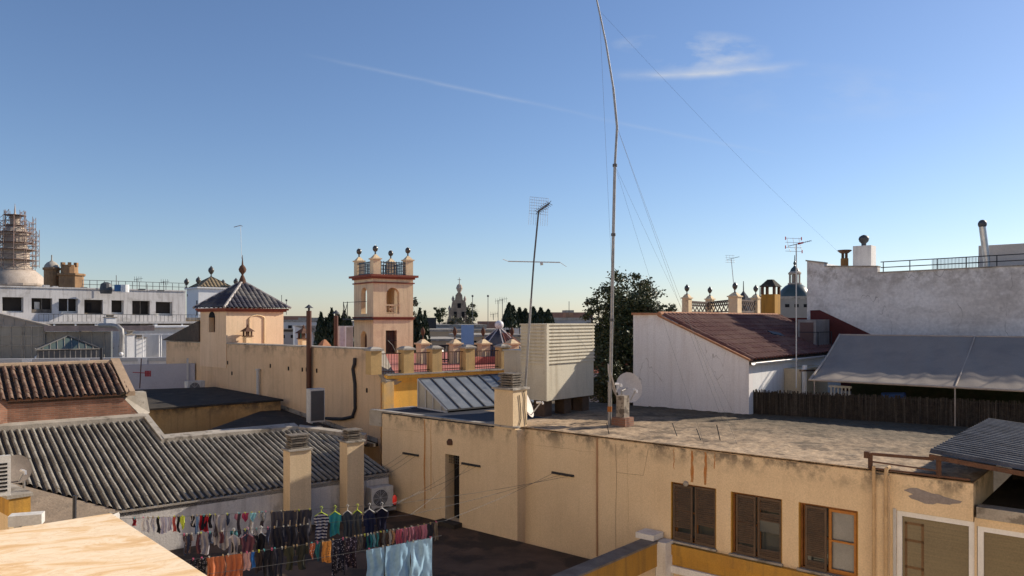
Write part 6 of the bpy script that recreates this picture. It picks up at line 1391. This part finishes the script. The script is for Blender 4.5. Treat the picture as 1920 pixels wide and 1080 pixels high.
n2 = N.new('ShaderNodeTexNoise'); n2.inputs['Scale'].default_value = 3.2; n2.inputs['Detail'].default_value = 10; n2.inputs['Distortion'].default_value = 2; K(mp_.outputs[0], n2.inputs['Vector'])
vn = N.new('ShaderNodeMapRange'); K(n2.outputs[0], vn.inputs[0]); vn.inputs[1].default_value = .495; vn.inputs[2].default_value = .503; vn.inputs[3].default_value = 0; vn.inputs[4].default_value = 1
vn2 = N.new('ShaderNodeMapRange'); K(n2.outputs[0], vn2.inputs[0]); vn2.inputs[1].default_value = .503; vn2.inputs[2].default_value = .512; vn2.inputs[3].default_value = 1; vn2.inputs[4].default_value = 0
vm = N.new('ShaderNodeMath'); vm.operation = 'MULTIPLY'; K(vn.outputs[0], vm.inputs[0]); K(vn2.outputs[0], vm.inputs[1]); vq = N.new('ShaderNodeMath'); vq.operation='MULTIPLY'; K(vm.outputs[0],vq.inputs[0]); vq.inputs[1].default_value = .6
mx_ = N.new('ShaderNodeMix'); mx_.data_type = 'RGBA'; K(vq.outputs[0], mx_.inputs[0]); K(cr_.outputs[0], mx_.inputs[6]); mx_.inputs[7].default_value = (.45,.24,.10,1); K(mx_.outputs[2], bs.inputs['Base Color']); bs.inputs['Roughness'].default_value = .6; bs.inputs['Specular IOR Level'].default_value = .25
ring = [c0, c0+e2*1.6, c0+e2*1.6+e1*3.2, c0+e1*3.2]
MB().prism([p-Vector((0,0,.045)) for p in ring], Vector((0,0,.045))).build('top', m_marb, sm)
ins = [c0+e1*.06+e2*.05, c0+e2*1.5+e1*.06, c0+e2*1.5+e1*3.1, c0+e1*3.1+e2*.05]
o = MB().prism([Vector((p.x,p.y,-16)) for p in ins], Vector((0,0,14.955-.004))).build('support_wall', m_yel2, sm)
from mathutils import noise as mnoise
# ================================================================ LAUNDRY
def cloth_mat(name, c, kind='plain', c2=None):
    m, nt, b = newmat(name); N = nt.nodes; K = nt.links.new; tc_ = N.new('ShaderNodeTexCoord'); b.inputs['Roughness'].default_value = .95; b.inputs['Specular IOR Level'].default_value = .1
    c2 = c2 or tuple(x*.6 for x in c); mx = N.new('ShaderNodeMix'); mx.data_type = 'RGBA'; mx.inputs[6].default_value = (*c,1); mx.inputs[7].default_value = (*c2,1)
    if kind == 'stripe':
        w = N.new('ShaderNodeTexWave'); w.bands_direction = 'Z'; w.inputs['Scale'].default_value = 4.2; w.inputs['Distortion'].default_value = .6; K(tc_.outputs['Object'], w.inputs['Vector']); r = N.new('ShaderNodeMath'); r.operation = 'GREATER_THAN'; K(w.outputs['Fac'], r.inputs[0]); r.inputs[1].default_value = .5; K(r.outputs[0], mx.inputs[0])
    else:
        n = N.new('ShaderNodeTexNoise' if kind != 'floral' else 'ShaderNodeTexVoronoi'); n.inputs['Scale'].default_value = 14 if kind != 'floral' else 26; K(tc_.outputs['Object'], n.inputs['Vector'])
        r = N.new('ShaderNodeMapRange'); K(n.outputs[0], r.inputs[0])
        if kind == 'floral': r.inputs[1].default_value = .22; r.inputs[2].default_value = .30
        else: r.inputs[1].default_value = .4; r.inputs[2].default_value = .9; r.inputs[4].default_value = .6
        if kind == 'floral': mx.inputs[6].default_value = (*c2,1); mx.inputs[7].default_value = (*c,1)
        K(r.outputs[0], mx.inputs[0])
    K(mx.outputs[2], b.inputs['Base Color'])
    return m
CM = {}
def cm_(c, kind='plain', c2=None):
    k = (c, kind, c2)
    if k not in CM: CM[k] = cloth_mat('cloth %d' % len(CM), c, kind, c2)
    return CM[k]
PEG = [flat('peg %d' % i, c) for i, c in enumerate(((.5,.55,.05),(.1,.35,.4),(.5,.1,.2),(.5,.48,.42),(.35,.27,.17),(.4,.28,.14),(.45,.45,.42)))]
HNG = [flat('hanger %d' % i, c) for i, c in enumerate(((.55,.7,.05),(.6,.6,.58),(.1,.5,.5),(.6,.3,.35)))]
RL = random.Random(77)
def garment(line, t0, w, h, col, kind, name, label, cat, folds=None, peg=True, hanger=None, pat='plain', c2=None, group=None, skew=0.0):
    """hang a wavy piece of cloth of the given cut from the line at fraction t0 (left end)"""
    a, b, sag = line; dr = (b-a); Ln = dr.length; d = dr/Ln
    def lp(x):
        t = t0+x/Ln; p = a.lerp(b,t); p.z -= 4*sag*t*(1-t); return p
    nrm = Vector((d.y,-d.x,0)).normalized(); top0 = lp(w/2)
    fq = folds or max(2, w/.11); ph = RL.random()*6; amp = min(.035, .25*w/fq)+.006
    drop = .10 if hanger is not None else 0.0
    sd = RL.random()*50
    def pt(x, y, s):         # x 0..1 across, y 0..1 down
        q = lp(x*w); env = .35+.65*min(1,y*1.6)
        nn = mnoise.noise(Vector((x*w*5+sd,y*h*2.2,sd))); n2_ = mnoise.noise(Vector((x*w*13+sd,y*h*4,sd+9)))
        off = amp*env*(.8*math.sin(ph+x*fq*2*math.pi+4.2*nn+.9*y)+2.0*nn+1.0*n2_)
        wob = h*(.05*math.sin(ph*2+x*5)+.10*mnoise.noise(Vector((x*w*7+sd,3,sd))))*y
        return Vector((q.x,q.y,q.z-drop-y*h-.0))+nrm*(off+(.004 if s else -.004))+d*(skew*y*h+.012*math.sin(y*7+ph))+Vector((0,0,wob))
    if kind == 'rect': pan = [(lambda y: 0.0, lambda y: 1.0, 0, 1)]
    elif kind == 'shirt': pan = [(lambda y: .22-.02*y, lambda y: .78+.02*y, .0, 1), (lambda y: .0+.12*max(0,.18-y), lambda y: .22, .03, .40), (lambda y: .78, lambda y: 1.0-.12*max(0,.18-y), .03, .40)]
    elif kind == 'hshirt': pan = [(lambda y: max(.05,.40-2.4*y), lambda y: min(.95,.60+2.4*y), 0, .12), (lambda y: .12, lambda y: .88, .12, 1), (lambda y: .0, lambda y: .12, .14, .42), (lambda y: .88, lambda y: 1.0, .14, .42)]
    elif kind == 'trousers': pan = [(lambda y: 0, lambda y: 1, 0, .28), (lambda y: .0+.05*y, lambda y: .48-.06*y, .28, 1), (lambda y: .52+.06*y, lambda y: 1-.05*y, .28, 1)]
    elif kind == 'sock': pan = [(lambda y: .1, lambda y: .8, 0, .7), (lambda y: .1, lambda y: .8+.5*(y-.7), .7, 1)]
    elif kind == 'pants': pan = [(lambda y: 0, lambda y: 1, 0, .45), (lambda y: (y-.45)*.8, lambda y: 1-(y-.45)*.8, .45, 1)]
    g = MB()
    for xa, xb, y0, y1 in pan:
        nx = max(4, int(w*(xb(y0)-xa(y0))/.028)+2); ny = max(3, int(h*(y1-y0)/.07)+2); nx = min(nx, 70)
        vs = []
        for s in (0,1):
            for i in range(nx+1):
                for j in range(ny+1):
                    y = y0+(y1-y0)*j/ny; x = xa(y)+(xb(y)-xa(y))*i/nx; vs.append(pt(x,y,s))
        o_ = (nx+1)*(ny+1); fs = []
        for s in (0,1):
            for i in range(nx):
                for j in range(ny): k = s*o_+i*(ny+1)+j; fs.append((k,k+ny+1,k+ny+2,k+1))
        for i in range(nx): k = i*(ny+1); fs += [(k,k+ny+1,o_+k+ny+1,o_+k),(k+ny,k+2*ny+1,o_+k+2*ny+1,o_+k+ny)]
        for j in range(ny): k = nx*(ny+1)+j; fs += [(j,j+1,o_+j+1,o_+j),(k,k+1,o_+k+1,o_+k)]
        g.add(vs, fs)
    t = g.build(name, cm_(col,pat,c2), smooth=True); tag(t,label,cat,group)
    if hanger is not None:
        m_ = lp(w/2); q = MB(); hk = m_+Vector((0,0,.0))
        q.tube([m_+Vector((0,0,-drop)),m_+Vector((0,0,-.03)),m_+d*.03+Vector((0,0,.03)),m_+Vector((0,0,.06)),m_-d*.03+Vector((0,0,.03))],.008,5)
        q.tube([m_-d*w*.42+Vector((0,0,-drop-.07)),m_+Vector((0,0,-drop+.02)),m_+d*w*.42+Vector((0,0,-drop-.07))],.012,5)
        q.build('hanger', HNG[hanger], t)
    if peg:
        for x in ((.12,.88) if w > .18 else (.45,)):
            p = lp(x*w); q = MB(); l_ = d*.008
            q.bar(p+Vector((0,0,-.03))+l_, p+Vector((0,0,.03))+l_+nrm*.01,.009); q.bar(p+Vector((0,0,-.03))-l_, p+Vector((0,0,.03))-l_-nrm*.01,.009); q.build('peg', PEG[RL.randrange(len(PEG))], t)
    return t
def mkline(a, b, sag, label, n=14):
    t = MB().tube([a.lerp(b,k/n)-Vector((0,0,4*sag*(k/n)*(1-k/n))) for k in range(n+1)], .004, 5).build('clothesline', m_wire); tag(t,label,'clothesline'); return (a,b,sag)
# line 1 (rear)
A1 = at(225,973,17.0); B1 = at(745,944,18.6)
l1 = mkline(A1,B1,.03,'rear clothesline with small pegged items at its left end')
l1b = mkline(at(335,1003,16.2),at(770,965,17.8),.02,'middle clothesline carrying the hanger tops')
l2 = mkline(at(300,1056,14.3),at(835,976,16.9),.06,'front clothesline running from bottom left up to the right')
l3 = mkline(at(360,1080,13.6),at(828,1004,16.0),.05,'nearest clothesline with pale blue sheets')
def T(line, px):
    a, b, s = line; k = (px-960)/F; # X = kY
    t = (k*a.y-a.x)/((b.x-a.x)-k*(b.y-a.y)); return t
def W_(line, px0, px1): a, b, s = line; return (b-a).length*(T(line,px1)-T(line,px0))
def hang(line, px0, px1, hpx, *args, **kw):
    a, b, s = line; Y = a.lerp(b,T(line,px0)).y; return garment(line, T(line,px0), W_(line,px0,px1), hpx/F*Y, *args, **kw)
wht=(.62,.60,.60); gry=(.30,.28,.28); blk_=(.02,.02,.025); drd=(.22,.02,.03); lime=(.55,.62,.08); navy=(.02,.025,.06); teal=(.05,.28,.30); pink=(.45,.15,.18)
g1 = 'small items pegged to the rear line'
for px, w, h, c, kd, nm, lb, ct in ((248,9,14,drd,'sock','sock','dark red sock, first item on the rear line','sock'),(265,8,24,wht,'sock','sock','white sock with lime peg, left of the grey one','sock'),(274,7,27,(.5,.48,.5),'sock','sock','pale grey sock right after the first white sock','sock'),(283,9,26,(.55,.53,.55),'pants','underwear','pale underwear hanging between dark pegs','underwear'),(293,8,28,blk_,'sock','sock','black sock left of the lilac vest','sock'),(301,12,30,(.5,.47,.55),'rect','vest','lilac white vest on the rear line','vest'),(314,9,26,(.45,.42,.5),'sock','sock','lilac sock beside the red one','sock'),(323,8,28,(.5,.10,.08),'sock','sock','brick red sock on the rear line','sock'),(331,7,30,blk_,'sock','sock','long black sock right of the red sock','sock'),(338,9,26,lime,'pants','underwear','lime yellow underwear on the rear line','underwear')):
    hang(l1,px,px+w,h,c,kd,nm,lb,ct,group=None)
hang(l1,357,366,22,blk_,'rect','cloth','small black cloth left of the blue sock','cloth')
hang(l1,366,373,34,(.15,.25,.42),'sock','sock','light blue sock left of the red cap shaped cloth','sock')
hang(l1,374,390,30,(.35,.02,.03),'rect','cloth','bright dark red cloth on the rear line','cloth')
hang(l1,390,398,24,blk_,'sock','sock','black sock right of the red cloth','sock')
hang(l1,400,427,62,(.34,.32,.33),'rect','towel','grey towel left half shaded on the rear line','towel')
hang(l1b,343,362,36,(.12,.08,.07),'shirt','blouse','brown patterned blouse near the marble edge','blouse',pat='floral',c2=(.4,.33,.3))
hang(l1b,375,392,40,(.30,.28,.30),'rect','towel','dull grey towel behind the red cloth','towel')
hang(l1b,426,449,44,(.42,.38,.38),'hshirt','vest','light grey vest on a grey hanger','vest',hanger=1,peg=False)
hang(l1b,450,477,46,(.16,.07,.09),'hshirt','top','burgundy top on a pinkish hanger','top',hanger=3,peg=False)
hang(l1b,478,500,30,blk_,'hshirt','top','black top on a white hanger left of the dark trousers','top',hanger=1,peg=False)
hang(l1b,432,446,16,(.10,.28,.32),'pants','underwear','teal underwear tangled over hangers','underwear')
hang(l1,440,452,18,(.45,.2,.26),'pants','underwear','pink underwear on the rear line middle','underwear')
hang(l1,454,466,17,(.35,.05,.1),'pants','underwear','crimson underwear on the rear line middle','underwear')
hang(l1,468,480,16,(.25,.5,.55),'pants','underwear','turquoise underwear on the rear line middle','underwear')
hang(l1,484,500,18,(.3,.3,.3),'pants','underwear','grey underwear beside the dark trousers','underwear')
hang(l1,507,530,62,(.075,.07,.085),'trousers','trousers','leftmost dark grey trousers on the rear line','trousers')
hang(l1,531,556,60,(.06,.057,.07),'trousers','trousers','second dark trousers with vertical creases','trousers')
hang(l1,557,584,48,(.05,.048,.06),'trousers','trousers','shortest dark trousers left of the striped top','trousers')
hang(l1,588,617,50,(.45,.45,.5),'hshirt','striped_top','navy and white striped top on lime hanger','top',hanger=0,peg=False,pat='stripe',c2=(.02,.02,.06))
hang(l1,616,640,44,teal,'hshirt','top','teal top on lime hanger right of the striped one','top',hanger=0,peg=False)
hang(l1,641,662,56,(.05,.06,.08),'hshirt','top','dark slate top on white hanger','top',hanger=1,peg=False)
hang(l1,660,680,58,(.07,.075,.08),'hshirt','top','charcoal top on tall lime hanger','top',hanger=0,peg=False)
hang(l1,681,704,70,navy,'hshirt','jacket','navy jacket near the air conditioner','jacket',hanger=1,peg=False)
hang(l1,704,728,40,(.015,.015,.03),'hshirt','jacket','almost black jacket at the right end of the rear line','jacket',hanger=1,peg=False)
# crowded small things between the larger garments
RS = random.Random(5)
CW = ((blk_,'black'),((.06,.05,.06),'charcoal'),((.25,.24,.26),'mid grey'),((.12,.05,.06),'dark maroon'),((.05,.06,.10),'dark navy'),((.40,.38,.38),'pale grey'))
ORD = ['first','second','third','fourth','fifth','sixth','seventh','eighth','ninth','tenth','eleventh','twelfth','thirteenth','fourteenth','fifteenth']
for n_, px in enumerate(range(345,500,11)):
    c, cn = RS.choice(CW); kd = RS.choice(['sock','rect','pants']); nm = {'sock':'sock','rect':'cloth','pants':'underwear'}[kd]
    hang(l1b if px % 2 else l1,px,px+RS.uniform(7,12),RS.uniform(20,42),c,kd,nm,cn+' '+nm+', '+ORD[n_]+' from the left of the small items crowding the rear lines',nm)
for px, w, lb in ((512,22,'black leggings behind the leftmost dark trousers'),(538,20,'black leggings behind the second dark trousers'),(561,18,'short black cloth behind the shortest dark trousers')):
    hang(l1b,px,px+w,RS.uniform(44,54),RS.choice([blk_,(.03,.03,.04)]),'rect','leggings',lb,'leggings')
# line 2
hang(l2,356,370,26,blk_,'rect','scarf','black white patterned scarf at the marble edge','scarf',pat='floral',c2=(.3,.3,.32))
hang(l2,371,387,30,blk_,'rect','blouse','black floral blouse left of the orange towels','blouse',pat='floral',c2=(.3,.28,.3))
hang(l2,388,422,46,(.46,.15,.07),'rect','towel','orange towel, left of the pair','towel',folds=4)
hang(l2,424,456,46,(.44,.14,.065),'rect','towel','orange towel, right of the pair','towel',folds=3)
hang(l2,457,470,34,(.5,.3,.28),'rect','vest','pale pink vest right of the orange towels','vest')
hang(l2,470,479,30,(.03,.12,.35),'sock','sock','blue sock right of the pale pink vest','sock')
hang(l2,480,492,40,(.04,.03,.03),'rect','cloth','brownish black cloth beside the blue sock','cloth')
hang(l2,493,512,60,blk_,'trousers','trousers','black trousers on the front line, left pair','trousers')
hang(l2,513,531,56,(.03,.03,.04),'trousers','trousers','charcoal leggings on the front line','trousers')
hang(l2,533,553,44,(.05,.05,.035),'shirt','top','dark olive top on the front line','top')
hang(l2,554,578,46,(.035,.035,.028),'shirt','top','blackish green top on the front line','top')
hang(l2,580,590,30,(.35,.10,.05),'pants','underwear','red and white child underwear on the front line','underwear',pat='floral',c2=(.5,.45,.4))
hang(l2,591,600,34,(.03,.13,.14),'pants','underwear','teal and orange underwear on the front line','underwear')
hang(l2,603,620,40,(.5,.22,.06),'rect','cloth','orange printed cloth on the front line','cloth',pat='floral',c2=(.1,.05,.03))
hang(l2,622,646,66,(.02,.02,.03),'rect','dress','black dress with white flecks, left one','dress',pat='floral',c2=(.28,.26,.3))
hang(l2,647,668,58,(.025,.02,.03),'rect','dress','black dress with white flecks, right one','dress',pat='floral',c2=(.25,.2,.25))
for k,(px,c,lb) in enumerate(((669,(.07,.06,.05),'brown sock right of the flecked dresses'),(675,(.12,.11,.10),'grey sock second after the dresses'),(681,(.04,.03,.03),'black sock third after the dresses'),(687,(.02,.10,.11),'dark teal sock on the front line'),(693,(.03,.16,.18),'mid teal sock on the front line'),(699,(.15,.33,.38),'pale teal sock on the front line'),(705,(.03,.12,.13),'deep teal sock before the brown ones'),(711,(.05,.03,.02),'dark brown sock on the front line'),(717,(.16,.15,.13),'taupe sock on the front line'),(723,(.07,.05,.04),'brown sock left of the beige one'),(729,(.4,.36,.32),'beige sock on the front line'),(735,(.5,.25,.12),'apricot sock on the front line'))):
    hang(l2,px,px+6,26,c,'sock','sock',lb,'sock')
for k,(px,w,c,lb) in enumerate(((742,11,(.45,.10,.14),'crimson pink napkin, left of the row'),(754,11,(.40,.14,.17),'rose napkin second in the row'),(766,12,(.34,.13,.16),'dusty rose napkin in the middle of the row'),(779,11,(.30,.10,.13),'dull red napkin fourth in the row'),(791,10,(.42,.16,.2),'pale red napkin at the right end of the row'))):
    hang(l2,px,px+w,30,c,'rect','napkin',lb,'napkin')
hang(l2,803,812,28,(.03,.03,.04),'rect','cloth','small black cloth right of the red napkins','cloth')
hang(l2,814,822,34,(.16,.13,.10),'sock','sock','tan sock at the right end of the front line','sock')
# line 3 sheets
hang(l3,688,722,74,(.26,.42,.56),'rect','sheet','pale blue sheet, left part with straight folds','sheet',folds=2)
hang(l3,722,770,76,(.28,.45,.60),'rect','sheet','wide pale blue sheet in the middle','sheet',folds=1.5)
hang(l3,770,812,80,(.34,.52,.66),'rect','sheet','pale blue sheet with turned corner at right end','sheet',folds=1.3,skew=-.03)
# brackets on the wall with wires
for l_, z_, (px, py), lab in ((14.2,-4.42,(700,905),'dark clothesline bracket left of the doorway'),(11.45,-4.42,(660,958),'dark clothesline bracket right of the doorway'),(8.2,-4.33,(828,982),'dark clothesline bracket on the long plain wall')):
    rr = -.36 if l_ > 9.6 else -.01
    t = thing('clothesline_bracket', M.w(rr,l_,z_), lab, 'bracket')
    MB().box(M,rr-.05,rr,l_-.38,l_+.38,z_-.03,z_+.03).build('bar', m_iron, t)
    g = MB()
    for k, o_ in enumerate((-.3,0,.3)):
        a = M.w(rr-.05,l_+o_,z_); b = {0:B1,1:l1b[1],2:l2[1]}[k] if l_ < 9 else L.w(-.6-.4*k,-.3,-5.2) if l_ > 13 else {0:l1[0].lerp(l1[1],.98),1:l1b[1],2:l1[1]}[k]
        g.tube([a.lerp(b,j/5)-Vector((0,0,.05*math.sin(math.pi*j/5))) for j in range(6)],.0045,4)
    g.build('wire', m_wire, t)
